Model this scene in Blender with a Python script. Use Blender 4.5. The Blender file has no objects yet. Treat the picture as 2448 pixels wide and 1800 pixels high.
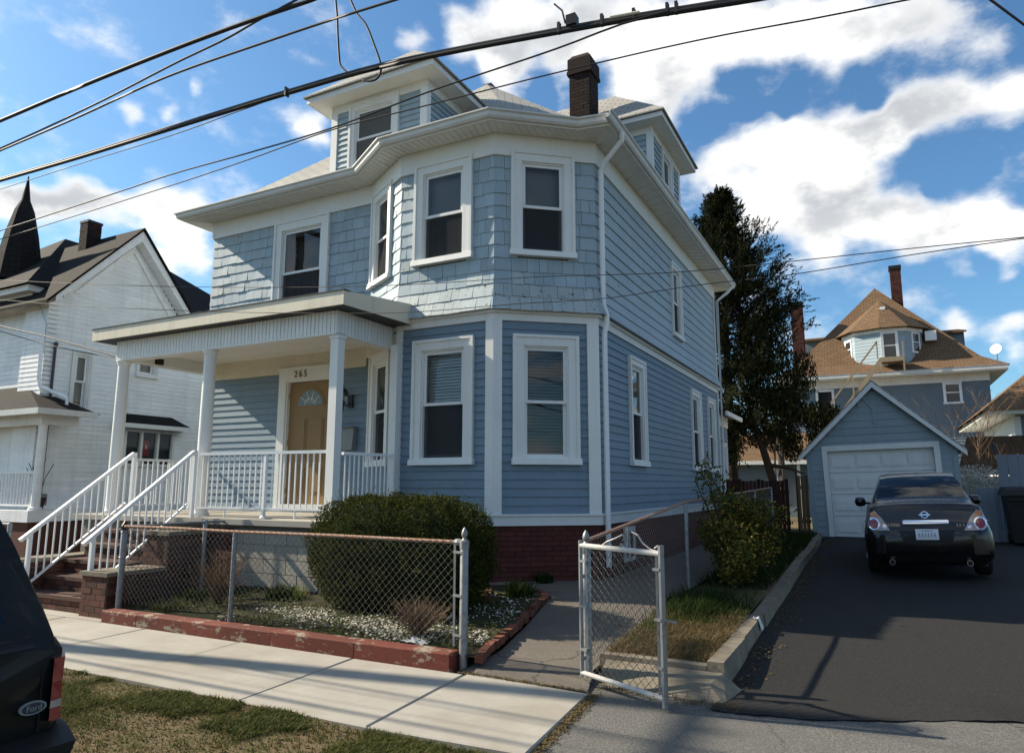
import bpy, math, random
import numpy as np
from mathutils import Vector, Matrix

random.seed(7)
rng = np.random.default_rng(7)
scene = bpy.context.scene
R = math.radians

# ---------------------------------------------------------------- camera
CAM_H = 1.6
cam_data = bpy.data.cameras.new('camera')
cam = bpy.data.objects.new('camera', cam_data)
scene.collection.objects.link(cam)
scene.camera = cam
cam_data.sensor_fit = 'HORIZONTAL'
cam_data.sensor_width = 36.0
cam_data.lens = 36.0 * 1672.9 / 2448.0
cam_data.clip_start = 0.05
cam_data.clip_end = 2000
cam.location = (0, 0, CAM_H)
YAW, PITCH, ROLL = R(-27.303), R(8.823), R(0.08)
cam.rotation_mode = 'XYZ'
cam.rotation_euler = (R(90) + PITCH, -ROLL, -YAW)

# ---------------------------------------------------------------- sky and sun
SUN_AZ, SUN_EL = R(9.5), R(33.5)           # azimuth measured from -X towards -Y
to_sun = Vector((-math.cos(SUN_AZ) * math.cos(SUN_EL), -math.sin(SUN_AZ) * math.cos(SUN_EL), math.sin(SUN_EL)))
sun_data = bpy.data.lights.new('sun', 'SUN')
sun_data.energy = 4.8
sun_data.angle = R(0.6)
sun_data.color = (1.0, 0.88, 0.70)
sun = bpy.data.objects.new('sun', sun_data)
scene.collection.objects.link(sun)
sun.location = (-20, -5, 30)
sun.rotation_euler = (-to_sun).to_track_quat('-Z', 'Y').to_euler()

world = bpy.data.worlds.new('World')
scene.world = world
world.use_nodes = True
SKY_STRENGTH = 0.105
CLOUDS = [  # direction of each cloud bank: azimuth (deg, from +Y towards +X), elevation (deg), radius (deg), weight
    (-63.4, 18.6, 2.6, 0.95), (-61.0, 19.3, 2.5, 0.95), (-58.8, 19.6, 2.5, 0.90), (-55.8, 20.3, 2.9, 0.95), (-53.3, 19.4, 2.7, 0.90), (-54.9, 16.7, 2.2, 0.75),
    (-52.4, 16.7, 2.1, 0.80), (-64.5, 18.7, 2.1, 0.80), (-57.5, 26.0, 1.2, 0.55), (-54.9, 26.7, 0.9, 0.45), (-53.3, 28.7, 0.8, 0.50), (-45.2, 27.3, 1.9, 0.60),
    (-43.7, 26.3, 1.1, 0.45), (-36.1, 33.7, 1.7, 0.60), (-32.3, 34.8, 2.7, 0.75), (-27.8, 35.3, 4.1, 1.00), (-22.1, 34.6, 4.4, 1.00), (-16.1, 34.2, 4.7, 1.00),
    (-27.4, 32.6, 3.1, 0.80), (-16.2, 30.8, 3.7, 1.00), (-14.8, 28.5, 2.5, 0.60), (-10.3, 34.1, 4.5, 1.00), (-4.9, 33.2, 4.4, 0.95), (0.2, 32.1, 3.6, 0.80),
    (4.8, 31.5, 3.5, 0.75), (8.9, 29.4, 2.8, 0.50), (-12.4, 31.1, 2.9, 0.70), (-9.4, 23.9, 3.3, 0.95), (-5.5, 24.4, 3.8, 1.00), (-2.1, 24.5, 4.0, 1.00),
    (1.1, 24.8, 3.8, 0.95), (4.2, 25.2, 3.1, 0.85), (7.4, 25.2, 2.6, 0.80), (10.4, 24.8, 2.4, 0.80), (-7.5, 21.0, 2.8, 0.80), (-4.1, 20.2, 3.7, 1.00),
    (-0.8, 20.4, 3.7, 1.00), (2.2, 18.9, 3.3, 0.95), (5.0, 17.8, 2.9, 0.90), (7.7, 17.9, 3.0, 0.90), (9.4, 16.3, 2.6, 0.85), (-2.6, 17.7, 2.0, 0.60),
    (6.4, 14.7, 1.4, 0.50), (3.4, 16.1, 1.6, 0.50), (8.7, 14.3, 1.2, 0.40), (-10.3, 27.6, 1.9, -0.80), (-7.0, 28.3, 1.9, -0.90), (-3.9, 28.5, 1.8, -0.80),
    (1.6, 27.3, 1.6, -0.60), (5.6, 21.4, 1.6, -0.75), (8.1, 21.2, 1.5, -0.70), (-24.2, 30.4, 1.5, -0.60), (-8.1, 16.8, 2.0, -0.60), (1.2, 29.3, 1.3, -0.30),
    (6.6, 10.8, 1.7, 0.75), (8.6, 10.4, 1.6, 0.75), (9.1, 8.6, 1.1, 0.50),
]
scene.view_settings.view_transform = 'Standard'
scene.view_settings.look = 'None'
scene.view_settings.exposure = 0.98
scene.view_settings.gamma = 1.0
scene.render.engine = 'CYCLES'

def build_world():
    nt = world.node_tree
    nt.nodes.clear()
    N, L = nt.nodes, nt.links
    out = N.new('ShaderNodeOutputWorld')
    bg = N.new('ShaderNodeBackground')
    bg.inputs['Strength'].default_value = SKY_STRENGTH
    L.new(bg.outputs[0], out.inputs[0])
    sky = N.new('ShaderNodeTexSky')
    sky.sky_type = 'NISHITA'
    sky.sun_disc = False
    sky.sun_elevation = SUN_EL
    sky.sun_rotation = math.atan2(to_sun.x, to_sun.y)
    sky.altitude = 50
    sky.air_density = 1.0
    sky.dust_density = 0.9
    sky.ozone_density = 1.2
    tc = N.new('ShaderNodeTexCoord')
    nrm = N.new('ShaderNodeVectorMath'); nrm.operation = 'NORMALIZE'
    L.new(tc.outputs['Generated'], nrm.inputs[0])
    def noise(scale, detail, rough, vec):
        n = N.new('ShaderNodeTexNoise')
        n.inputs['Scale'].default_value = scale
        n.inputs['Detail'].default_value = detail
        n.inputs['Roughness'].default_value = rough
        L.new(vec, n.inputs['Vector'])
        return n
    def math_(op, a, b=None, c=None, clamp=False):
        m = N.new('ShaderNodeMath'); m.operation = op; m.use_clamp = clamp
        for i, q in enumerate((a, b, c)):
            if q is None: continue
            if isinstance(q, (int, float)): m.inputs[i].default_value = q
            else: L.new(q, m.inputs[i])
        return m.outputs[0]
    def mapr(v, a, b, c, d, smooth=True):
        m = N.new('ShaderNodeMapRange')
        m.interpolation_type = 'SMOOTHSTEP' if smooth else 'LINEAR'
        m.clamp = True
        L.new(v, m.inputs['Value'])
        for nme, q in zip(('From Min', 'From Max', 'To Min', 'To Max'), (a, b, c, d)): m.inputs[nme].default_value = q
        return m.outputs[0]
    # warp the lookup direction a little so that the banks get ragged outlines
    wn = noise(9.0, 3.0, 0.55, nrm.outputs[0])
    sub = N.new('ShaderNodeVectorMath'); sub.operation = 'SUBTRACT'
    L.new(wn.outputs['Color'], sub.inputs[0]); sub.inputs[1].default_value = (0.5, 0.5, 0.5)
    scl = N.new('ShaderNodeVectorMath'); scl.operation = 'SCALE'; scl.inputs['Scale'].default_value = 0.07
    L.new(sub.outputs[0], scl.inputs[0])
    add = N.new('ShaderNodeVectorMath'); add.operation = 'ADD'
    L.new(nrm.outputs[0], add.inputs[0]); L.new(scl.outputs[0], add.inputs[1])
    wv = add.outputs[0]
    total = None
    for az, el, rad, w in CLOUDS:
        d = N.new('ShaderNodeVectorMath'); d.operation = 'DISTANCE'
        L.new(wv, d.inputs[0])
        a, e = R(az), R(el)
        d.inputs[1].default_value = (math.sin(a) * math.cos(e), math.cos(a) * math.cos(e), math.sin(e))
        v = mapr(d.outputs['Value'], 0.0, 2 * math.sin(R(rad) / 2), w, 0.0)
        total = v if total is None else math_('ADD', total, v)
    # the same broken cloud cover carries on round the rest of the sky
    gmap = N.new('ShaderNodeMapping'); gmap.inputs['Scale'].default_value = (1, 1, 1.8)
    L.new(nrm.outputs[0], gmap.inputs[0])
    gn = noise(3.1, 6.0, 0.55, gmap.outputs[0])
    g = mapr(gn.outputs['Fac'], 0.50, 0.66, 0.0, 0.9)
    dv = N.new('ShaderNodeVectorMath'); dv.operation = 'DISTANCE'
    L.new(nrm.outputs[0], dv.inputs[0])
    dv.inputs[1].default_value = (math.sin(YAW) * math.cos(R(14)), math.cos(YAW) * math.cos(R(14)), math.sin(R(14)))
    outm = mapr(dv.outputs['Value'], 0.80, 1.05, 0.0, 1.0)
    g = math_('MULTIPLY', g, outm)
    total = g if total is None else math_('ADD', total, g)
    stretch = N.new('ShaderNodeMapping'); stretch.inputs['Scale'].default_value = (1, 1, 1.7)
    L.new(nrm.outputs[0], stretch.inputs[0])
    fn = noise(11.0, 10.0, 0.60, stretch.outputs[0])
    rag = mapr(fn.outputs['Fac'], 0.22, 0.78, -0.48, 0.48, smooth=False)
    dens = math_('ADD', total, rag)
    cov = mapr(dens, -0.03, 0.74, 0.0, 1.0)
    # cloud shading: compare the billows here with those a little nearer the sun
    shift = N.new('ShaderNodeVectorMath'); shift.operation = 'ADD'
    L.new(nrm.outputs[0], shift.inputs[0]); shift.inputs[1].default_value = tuple((to_sun * .05 + Vector((0, 0, .03)))[:])
    def billow(v):
        mp = N.new('ShaderNodeMapping'); mp.inputs['Scale'].default_value = (1, 1, 1.6); L.new(v, mp.inputs[0])
        return noise(7.5, 6.0, 0.55, mp.outputs[0]).outputs['Fac']
    lit = math_('SUBTRACT', billow(nrm.outputs[0]), billow(shift.outputs[0]))
    shade = mapr(lit, -.16, .12, 1.0, 0.0)
    big = mapr(noise(3.4, 3.0, 0.5, wv).outputs['Fac'], .36, .60, .55, 1.0)
    thick = mapr(dens, 0.15, 0.95, 0.1, 1.0)
    grey = math_('MULTIPLY', math_('MULTIPLY', shade, thick), big)
    ccol = N.new('ShaderNodeMix'); ccol.data_type = 'RGBA'
    L.new(grey, ccol.inputs['Factor'])
    ccol.inputs['A'].default_value = CLOUD_LIT
    ccol.inputs['B'].default_value = CLOUD_GREY
    tint = N.new('ShaderNodeMix'); tint.data_type = 'RGBA'; tint.blend_type = 'MULTIPLY'
    tint.inputs['Factor'].default_value = 1.0
    L.new(sky.outputs[0], tint.inputs['A']); tint.inputs['B'].default_value = SKY_TINT
    mix = N.new('ShaderNodeMix'); mix.data_type = 'RGBA'
    L.new(cov, mix.inputs['Factor'])
    L.new(tint.outputs['Result'], mix.inputs['A']); L.new(ccol.outputs['Result'], mix.inputs['B'])
    L.new(mix.outputs['Result'], bg.inputs['Color'])
CLOUD_LIT = (5.9, 5.85, 5.7, 1)
CLOUD_GREY = (2.9, 3.05, 3.25, 1)
SKY_TINT = (0.45, 0.69, 0.83, 1)

# ---------------------------------------------------------------- helpers
COL = scene.collection
ORG = {}                                     # world origin of every root and of its parts

def setp(o, **kw):
    for k, v in kw.items():
        if v: o[k] = v
    return o

def thing(name, label, cat, loc=(0, 0, 0), rot=(0, 0, 0), group=None, local=False):
    o = bpy.data.objects.new(name, None)
    o.empty_display_size = 0.2
    COL.objects.link(o)
    o.location = loc; o.rotation_euler = rot
    o['label'] = label; o['category'] = cat
    if group: o['group'] = group
    ORG[o] = (0, 0, 0) if local else tuple(loc)
    return o

class MB:
    def __init__(s): s.v = []; s.f = []
    def add(s, verts, faces):
        b = len(s.v); s.v += [tuple(p) for p in verts]; s.f += [tuple(i + b for i in q) for q in faces]; return s
    def hexa(s, p):      # p: 4 bottom (ccw from above) then 4 top
        return s.add(p, [(3, 2, 1, 0), (4, 5, 6, 7), (0, 1, 5, 4), (1, 2, 6, 5), (2, 3, 7, 6), (3, 0, 4, 7)])
    def box(s, x0, x1, y0, y1, z0, z1):
        return s.hexa([(x0, y0, z0), (x1, y0, z0), (x1, y1, z0), (x0, y1, z0), (x0, y0, z1), (x1, y0, z1), (x1, y1, z1), (x0, y1, z1)])
    def fbox(s, fr, s0, s1, d0, d1, z0, z1, d0t=None, d1t=None):
        d0t = d0 if d0t is None else d0t; d1t = d1 if d1t is None else d1t
        P = fr.P
        return s.hexa([P(s0, d1, z0), P(s1, d1, z0), P(s1, d0, z0), P(s0, d0, z0), P(s0, d1t, z1), P(s1, d1t, z1), P(s1, d0t, z1), P(s0, d0t, z1)])
    def prism(s, poly, z0, z1):
        n = len(poly)
        return s.add([(p[0], p[1], z0) for p in poly] + [(p[0], p[1], z1) for p in poly],
                     [tuple(range(n - 1, -1, -1)), tuple(range(n, 2 * n))] + [(i, (i + 1) % n, n + (i + 1) % n, n + i) for i in range(n)])
    def fprism(s, fr, poly, d0, d1):         # poly of (s, z) on a facade, extruded from d0 to d1 (d1 outer)
        n = len(poly)
        return s.add([fr.P(a, d0, z) for a, z in poly] + [fr.P(a, d1, z) for a, z in poly],
                     [tuple(range(n - 1, -1, -1)), tuple(range(n, 2 * n))] + [(i, (i + 1) % n, n + (i + 1) % n, n + i) for i in range(n)])
    def tube(s, pts, r, n=6, cap=True):
        pts = [Vector(p) for p in pts]
        m = len(pts)
        rr = r if isinstance(r, (list, tuple)) else [r] * m
        rings = []
        t0 = (pts[1] - pts[0]).normalized()
        up = Vector((0, 0, 1)) if abs(t0.z) < 0.9 else Vector((1, 0, 0))
        b = len(s.v)
        for i, p in enumerate(pts):
            t = (pts[min(i + 1, m - 1)] - pts[max(i - 1, 0)])
            t = t.normalized() if t.length > 1e-9 else t0
            a = t.cross(up)
            if a.length < 1e-4: a = t.cross(Vector((0, 1, 0)))
            a.normalize(); c = a.cross(t).normalized()
            for k in range(n):
                q = 2 * math.pi * k / n
                s.v.append(tuple(p + (a * math.cos(q) + c * math.sin(q)) * rr[i]))
        for i in range(m - 1):
            for k in range(n):
                k2 = (k + 1) % n
                s.f.append((b + i * n + k, b + i * n + k2, b + (i + 1) * n + k2, b + (i + 1) * n + k))
        if cap:
            s.f.append(tuple(b + k for k in range(n - 1, -1, -1)))
            s.f.append(tuple(b + (m - 1) * n + k for k in range(n)))
        return s
    def lathe(s, c, prof, n=16, axis='Z'):
        b = len(s.v)
        for r, z in prof:
            for k in range(n):
                q = 2 * math.pi * k / n
                x, y = r * math.cos(q), r * math.sin(q)
                if axis == 'Z': s.v.append((c[0] + x, c[1] + y, c[2] + z))
                elif axis == 'Y': s.v.append((c[0] + x, c[1] + z, c[2] + y))
                else: s.v.append((c[0] + z, c[1] + x, c[2] + y))
        for i in range(len(prof) - 1):
            for k in range(n):
                k2 = (k + 1) % n
                q = (b + i * n + k, b + i * n + k2, b + (i + 1) * n + k2, b + (i + 1) * n + k)
                s.f.append(q if axis == 'Z' else q[::-1])
        s.f.append(tuple(b + k for k in range(n - 1, -1, -1)))
        s.f.append(tuple(b + (len(prof) - 1) * n + k for k in range(n)))
        return s
    def beam(s, p, q, w, h):                 # a square bar from p to q, w wide (level), h high
        p, q = Vector(p), Vector(q); t = (q - p).normalized()
        a = t.cross(Vector((0, 0, 1)))
        a = Vector((1, 0, 0)) if a.length < 1e-3 else a.normalized()
        c = a.cross(t).normalized()
        a = a * w / 2; c = c * h / 2
        return s.hexa([p - a - c, q - a - c, q + a - c, p + a - c, p - a + c, q - a + c, q + a + c, p + a + c]) if False else \
            s.add([p - a - c, p + a - c, p + a + c, p - a + c, q - a - c, q + a - c, q + a + c, q - a + c],
                  [(0, 1, 2, 3), (7, 6, 5, 4), (0, 4, 5, 1), (1, 5, 6, 2), (2, 6, 7, 3), (3, 7, 4, 0)])
    def build(s, name, mat, parent=None, smooth=False, kind=None, label=None, cat=None, group=None):
        me = bpy.data.meshes.new(name)
        o0 = ORG.get(parent, (0, 0, 0)) if parent else (0, 0, 0)
        if any(o0): vv = [(x - o0[0], y - o0[1], z - o0[2]) for x, y, z in s.v]
        else: vv = s.v
        me.from_pydata(vv, [], s.f)
        me.materials.append(M[mat])
        if smooth: me.polygons.foreach_set('use_smooth', [True] * len(me.polygons))
        me.update()
        o = bpy.data.objects.new(name, me)
        COL.objects.link(o)
        if parent: o.parent = parent; ORG[o] = o0
        else: ORG[o] = (0, 0, 0)
        return setp(o, kind=kind, label=label, category=cat, group=group)

def auto_smooth(o, ang=35):
    me = o.data
    me.polygons.foreach_set('use_smooth', [True] * len(me.polygons))
    me.set_sharp_from_angle(angle=R(ang))
    return o

class Fr:
    """a facade: s along the wall, d outwards, z up"""
    def __init__(s, p, q):
        s.p = Vector((p[0], p[1], 0)); q = Vector((q[0], q[1], 0)); s.len = (q - s.p).length
        s.u = (q - s.p).normalized(); s.n = Vector((s.u.y, -s.u.x, 0))
    def P(s, a, d, z):
        w = s.p + s.u * a + s.n * d
        return (w.x, w.y, z)

def np_mesh(name, verts, faces, mat, parent=None, kind=None, smooth=False, label=None, cat=None):
    """verts (n,3) array, faces (m,k) array"""
    o0 = np.array(ORG.get(parent, (0, 0, 0)) if parent else (0, 0, 0), float)
    verts = np.asarray(verts, np.float32) - o0.astype(np.float32)
    faces = np.asarray(faces, np.int32)
    me = bpy.data.meshes.new(name)
    m, k = faces.shape
    me.vertices.add(len(verts)); me.vertices.foreach_set('co', verts.ravel())
    me.loops.add(m * k); me.loops.foreach_set('vertex_index', faces.ravel())
    me.polygons.add(m); me.polygons.foreach_set('loop_start', np.arange(0, m * k, k, dtype=np.int32))
    if smooth: me.polygons.foreach_set('use_smooth', np.ones(m, bool))
    me.update(calc_edges=True)
    me.materials.append(M[mat])
    o = bpy.data.objects.new(name, me); COL.objects.link(o)
    if parent: o.parent = parent
    ORG[o] = tuple(o0)
    return setp(o, kind=kind, label=label, category=cat)

def leaf_quads(c, d, nrm, ln, wd):
    """leaf-shaped quads (rhombi): centres c, long axes d, normals nrm, lengths ln, widths wd (arrays)"""
    d = d / np.linalg.norm(d, axis=1, keepdims=True)
    s = np.cross(d, nrm); s /= np.maximum(np.linalg.norm(s, axis=1, keepdims=True), 1e-6)
    ln = np.asarray(ln).reshape(-1, 1); wd = np.asarray(wd).reshape(-1, 1)
    v = np.stack([c - d * ln * .5, c + s * wd * .5 - d * ln * .08, c + d * ln * .5, c - s * wd * .5 - d * ln * .08], 1).reshape(-1, 3)
    f = np.arange(len(v)).reshape(-1, 4)
    return v, f
def rdir(n):
    v = rng.normal(size=(n, 3)); return v / np.linalg.norm(v, axis=1, keepdims=True)

# ---------------------------------------------------------------- materials
M = {}
class Mat:
    def __init__(s, name, color=(.5, .5, .5), rough=.7, spec=.3, metal=0.0):
        s.m = bpy.data.materials.new(name); s.m.use_nodes = True
        s.nt = s.m.node_tree; s.N = s.nt.nodes; s.L = s.nt.links
        s.b = s.N['Principled BSDF']
        s.b.inputs['Base Color'].default_value = (*color, 1)
        s.b.inputs['Roughness'].default_value = rough
        s.b.inputs['Specular IOR Level'].default_value = spec
        s.b.inputs['Metallic'].default_value = metal
        s._c = None
        M[name] = s.m
    def coord(s, scale=(1, 1, 1), world=True):
        key = (tuple(scale), world)
        if world:
            g = s.N.new('ShaderNodeNewGeometry'); o = g.outputs['Position']
        else:
            g = s.N.new('ShaderNodeTexCoord'); o = g.outputs['Object']
        mp = s.N.new('ShaderNodeMapping'); mp.inputs['Scale'].default_value = scale
        s.L.new(o, mp.inputs[0]); return mp.outputs[0]
    def noise(s, scale, detail=4, rough=.55, vec=None):
        n = s.N.new('ShaderNodeTexNoise')
        n.inputs['Scale'].default_value = scale; n.inputs['Detail'].default_value = detail; n.inputs['Roughness'].default_value = rough
        s.L.new(vec if vec is not None else s.coord(), n.inputs['Vector'])
        return n.outputs['Fac']
    def ramp(s, v, a, b, c=0.0, d=1.0):
        m = s.N.new('ShaderNodeMapRange'); m.clamp = True
        s.L.new(v, m.inputs['Value'])
        for nme, q in zip(('From Min', 'From Max', 'To Min', 'To Max'), (a, b, c, d)): m.inputs[nme].default_value = q
        return m.outputs[0]
    def mul(s, a, b):
        m = s.N.new('ShaderNodeMath'); m.operation = 'MULTIPLY'
        for i, q in enumerate((a, b)):
            if isinstance(q, (int, float)): m.inputs[i].default_value = q
            else: s.L.new(q, m.inputs[i])
        return m.outputs[0]
    def mix(s, fac, a, b, mode='MIX'):
        m = s.N.new('ShaderNodeMix'); m.data_type = 'RGBA'; m.blend_type = mode
        for k, q in (('Factor', fac), ('A', a), ('B', b)):
            if isinstance(q, (int, float)): m.inputs[k].default_value = q
            elif isinstance(q, (tuple, list)): m.inputs[k].default_value = (*q[:3], 1)
            else: s.L.new(q, m.inputs[k])
        return m.outputs['Result']
    def col(s, v): s.L.new(v, s.b.inputs['Base Color']); return s
    def rnd(s):
        o = s.N.new('ShaderNodeObjectInfo'); return o.outputs['Random']
    def island(s):
        g = s.N.new('ShaderNodeNewGeometry'); return g.outputs['Random Per Island']
    def bump(s, v, strength=.3, dist=.01):
        b = s.N.new('ShaderNodeBump'); b.inputs['Strength'].default_value = strength; b.inputs['Distance'].default_value = dist
        s.L.new(v, b.inputs['Height']); s.L.new(b.outputs[0], s.b.inputs['Normal']); return s
    def rough(s, v): s.L.new(v, s.b.inputs['Roughness']); return s
    def bright(s, c, v):       # multiply colour c by value v
        m = s.N.new('ShaderNodeVectorMath'); m.operation = 'SCALE'
        if isinstance(c, (tuple, list)): m.inputs[0].default_value = c[:3]
        else: s.L.new(c, m.inputs[0])
        s.L.new(v, m.inputs['Scale']); return m.outputs[0]

def painted(name, color, var=.12, dirt=.25, rough=.55, grain=None, chip=None, chipcol=(.09, .05, .035)):
    m = Mat(name, color, rough)
    v = m.ramp(m.rnd(), 0, 1, 1 - var, 1 + var)
    c = m.bright(color, v)
    n = m.noise(1.3, 5, .6)
    c = m.mix(m.mul(m.ramp(n, .45, .75), dirt), c, tuple(x * .55 for x in color))
    st = m.noise(1.0, 5, .65, m.coord((7, 7, .45)))
    c = m.mix(m.mul(m.ramp(st, .52, .74), dirt * .9), c, (color[0] * .5, color[1] * .47, color[2] * .42))
    if grain:
        g = m.noise(1.0, 3, .6, m.coord(grain))
        c = m.mix(m.ramp(g, .5, .72, 0, .4), c, tuple(x * .62 for x in color))
        m.bump(g, .35, .004)
    if chip:
        k = m.noise(chip[0], 4, .65)
        c = m.mix(m.ramp(k, chip[1], chip[1] + .025), c, chipcol)
    m.col(c)
    return m

def make_materials():
    painted('paint_blue', (.172, .238, .297), .05, .22, grain=(4, 4, 60))
    painted('paint_blue_garage', (.275, .34, .375), .05, .25, grain=(4, 4, 60))
    m = painted('paint_shingle', (.305, .385, .43), .10, .25, grain=(75, 75, 5))
    # peeling paint on the shingles, thick on the lowest flared courses
    painted('paint_shingle_worn', (.36, .42, .43), .12, .3, grain=(75, 75, 5), chip=(16, .625))
    painted('paint_course', (.335, .41, .445), .05, .25, grain=(60, 60, 4), chip=(9, .665))
    painted('white_trim', (.72, .72, .69), .03, .18, .5)
    painted('white_cream', (.66, .60, .47), .03, .3, .55)
    painted('white_vinyl', (.74, .74, .72), .03, .2, .45)
    painted('ceiling_white', (.70, .69, .64), .03, .15, .6)
    painted('white_metal', (.78, .79, .79), .02, .1, .35)
    painted('gutter', (.60, .60, .57), .04, .3, .4)
    painted('soffit', (.76, .76, .71), .03, .25, .6)
    painted('neighbour_white', (.84, .845, .84), .05, .35, .6, grain=(3, 3, 50))
    painted('tan_door', (.245, .15, .062), .0, .12, .45)
    painted('iron', (.015, .015, .016), 0, 0, .4)
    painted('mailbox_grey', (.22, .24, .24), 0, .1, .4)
    painted('brass', (.26, .16, .06), .05, .1, .35)
    # roofs
    def roof(name, c1, c2, mortar, sc, bumpd=.012, rough=.9):
        m = Mat(name, c1, rough, .15)
        g = m.N.new('ShaderNodeTexCoord')
        geo = m.N.new('ShaderNodeNewGeometry')
        # courses run level: use height for rows and the horizontal run for the tabs
        sep = m.N.new('ShaderNodeSeparateXYZ'); m.L.new(geo.outputs['Position'], sep.inputs[0])
        nsep = m.N.new('ShaderNodeSeparateXYZ'); m.L.new(geo.outputs['True Normal'], nsep.inputs[0])
        def mm(op, a, b):
            q = m.N.new('ShaderNodeMath'); q.operation = op
            for i, z in enumerate((a, b)):
                if isinstance(z, (int, float)): q.inputs[i].default_value = z
                else: m.L.new(z, q.inputs[i])
            return q.outputs[0]
        run = mm('SUBTRACT', mm('MULTIPLY', sep.outputs['X'], nsep.outputs['Y']), mm('MULTIPLY', sep.outputs['Y'], nsep.outputs['X']))
        hl = mm('MAXIMUM', mm('POWER', mm('ADD', mm('POWER', nsep.outputs['X'], 2.0), mm('POWER', nsep.outputs['Y'], 2.0)), .5), .05)
        run = mm('DIVIDE', run, hl)
        row = mm('DIVIDE', sep.outputs['Z'], hl)
        cmb = m.N.new('ShaderNodeCombineXYZ'); m.L.new(run, cmb.inputs[0]); m.L.new(row, cmb.inputs[1])
        br = m.N.new('ShaderNodeTexBrick'); m.L.new(cmb.outputs[0], br.inputs['Vector'])
        br.inputs['Scale'].default_value = 1.0; br.inputs['Brick Width'].default_value = sc[0]; br.inputs['Row Height'].default_value = sc[1]
        br.inputs['Mortar Size'].default_value = sc[2]; br.inputs['Color1'].default_value = (*c1, 1); br.inputs['Color2'].default_value = (*c2, 1)
        br.inputs['Mortar'].default_value = (*mortar, 1); br.inputs['Bias'].default_value = 0; br.inputs['Mortar Smooth'].default_value = .2
        n = m.noise(1.1, 6, .65)
        c = m.mix(m.ramp(n, .42, .7, 0, .45), br.outputs['Color'], tuple(x * .6 for x in c1))
        n2 = m.noise(60, 3, .7)
        c = m.mix(m.ramp(n2, .35, .65, 0, .25), c, tuple(x * .5 for x in c2))
        m.col(c)
        inv = mm('SUBTRACT', 1.0, br.outputs['Fac'])
        m.bump(inv, .6, bumpd)
    roof('roof_grey', (.42, .41, .375), (.36, .35, .32), (.16, .155, .145), (.30, .14, .012))
    roof('roof_black', (.022, .020, .019), (.016, .015, .015), (.008, .008, .008), (.30, .15, .01))
    roof('roof_brown', (.014, .0115, .0105), (.011, .009, .0085), (.007, .006, .006), (.30, .15, .01))
    roof('roof_tan', (.19, .12, .07), (.145, .09, .052), (.07, .046, .028), (.32, .16, .014))
    # masonry
    m = Mat('brick_red_dark', (.105, .026, .02), .75)
    c = m.bright((.092, .025, .019), m.ramp(m.rnd(), 0, 1, .8, 1.2))
    c = m.mix(m.ramp(m.noise(7, 5, .7), .55, .8, 0, .5), c, (.055, .02, .016)); m.col(c); m.bump(m.noise(60, 3), .3, .004)
    m = Mat('brick_stair', (.16, .06, .035), .85)
    c = m.bright((.085, .032, .02), m.ramp(m.rnd(), 0, 1, .55, 1.3))
    c = m.mix(m.ramp(m.noise(9, 5, .7), .5, .8, 0, .6), c, (.05, .035, .028)); m.col(c); m.bump(m.noise(50, 3), .4, .005)
    m = Mat('brick_edge', (.13, .045, .028), .9)
    c = m.bright((.14, .05, .03), m.ramp(m.rnd(), 0, 1, .6, 1.3))
    m.col(m.mix(m.ramp(m.noise(14, 5, .7), .5, .75, 0, .7), c, (.06, .04, .03))); m.bump(m.noise(50, 3), .5, .008)
    m = Mat('brick_chimney', (.07, .035, .027), .9)
    c = m.bright((.026, .014, .011), m.ramp(m.rnd(), 0, 1, .5, 1.2))
    c = m.mix(m.ramp(m.noise(3, 5, .7), .5, .75, 0, .7), c, (.014, .011, .010)); m.col(c)
    m = Mat('brick_far', (.17, .055, .035), .9)
    c = m.bright((.085, .03, .022), m.ramp(m.rnd(), 0, 1, .6, 1.3)); m.col(c)
    m = Mat('mortar_dark', (.035, .02, .017), .95); m.bump(m.noise(40), .3, .004)
    m = Mat('mortar_grey', (.20, .18, .15), .95); m.bump(m.noise(40), .3, .004)
    m = Mat('mortar_red', (.045, .014, .011), .95)
    m = Mat('block', (.34, .32, .27), .9)
    c = m.bright((.35, .33, .28), m.ramp(m.rnd(), 0, 1, .85, 1.12))
    c = m.mix(m.ramp(m.noise(5, 6, .7), .5, .75, 0, .45), c, (.2, .18, .14)); m.col(c); m.bump(m.noise(90, 3), .35, .004)
    m = Mat('red_block', (.27, .065, .04), .85)
    c = m.bright((.135, .034, .022), m.ramp(m.rnd(), 0, 1, .8, 1.15))
    c = m.mix(m.ramp(m.noise(4.5, 7, .72, m.coord((1, 1, 2.2))), .55, .61), c, (.27, .225, .17))
    c = m.mix(m.ramp(m.noise(11, 5, .7), .55, .75, 0, .7), c, (.06, .018, .013)); m.col(c); m.bump(m.noise(70, 4), .4, .006)
    m = Mat('concrete', (.50, .465, .40), .9)
    n = m.noise(2.2, 7, .7)
    c = m.mix(m.ramp(n, .35, .7), (.365, .345, .303), (.29, .27, .23))
    c = m.mix(m.ramp(m.noise(160, 2, .7), .4, .7, 0, .35), c, (.25, .235, .205))
    c = m.mix(m.ramp(m.noise(28, 2, .5), .73, .76, 0, .7), c, (.14, .13, .11))
    c = m.mix(m.ramp(m.noise(.75, 5, .65), .50, .66, 0, .6), c, (.24, .215, .17))
    m.col(m.bright(c, m.ramp(m.rnd(), 0, 1, .93, 1.05))); m.bump(m.noise(140, 3), .25, .003)
    m = Mat('concrete_old', (.33, .29, .23), .92)
    c = m.mix(m.ramp(m.noise(3.5, 7, .7), .35, .7), (.23, .20, .15), (.115, .096, .072)); m.col(c); m.bump(m.noise(40, 5, .7), .5, .01)
    m = Mat('step_stone', (.19, .10, .075), .9)
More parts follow.
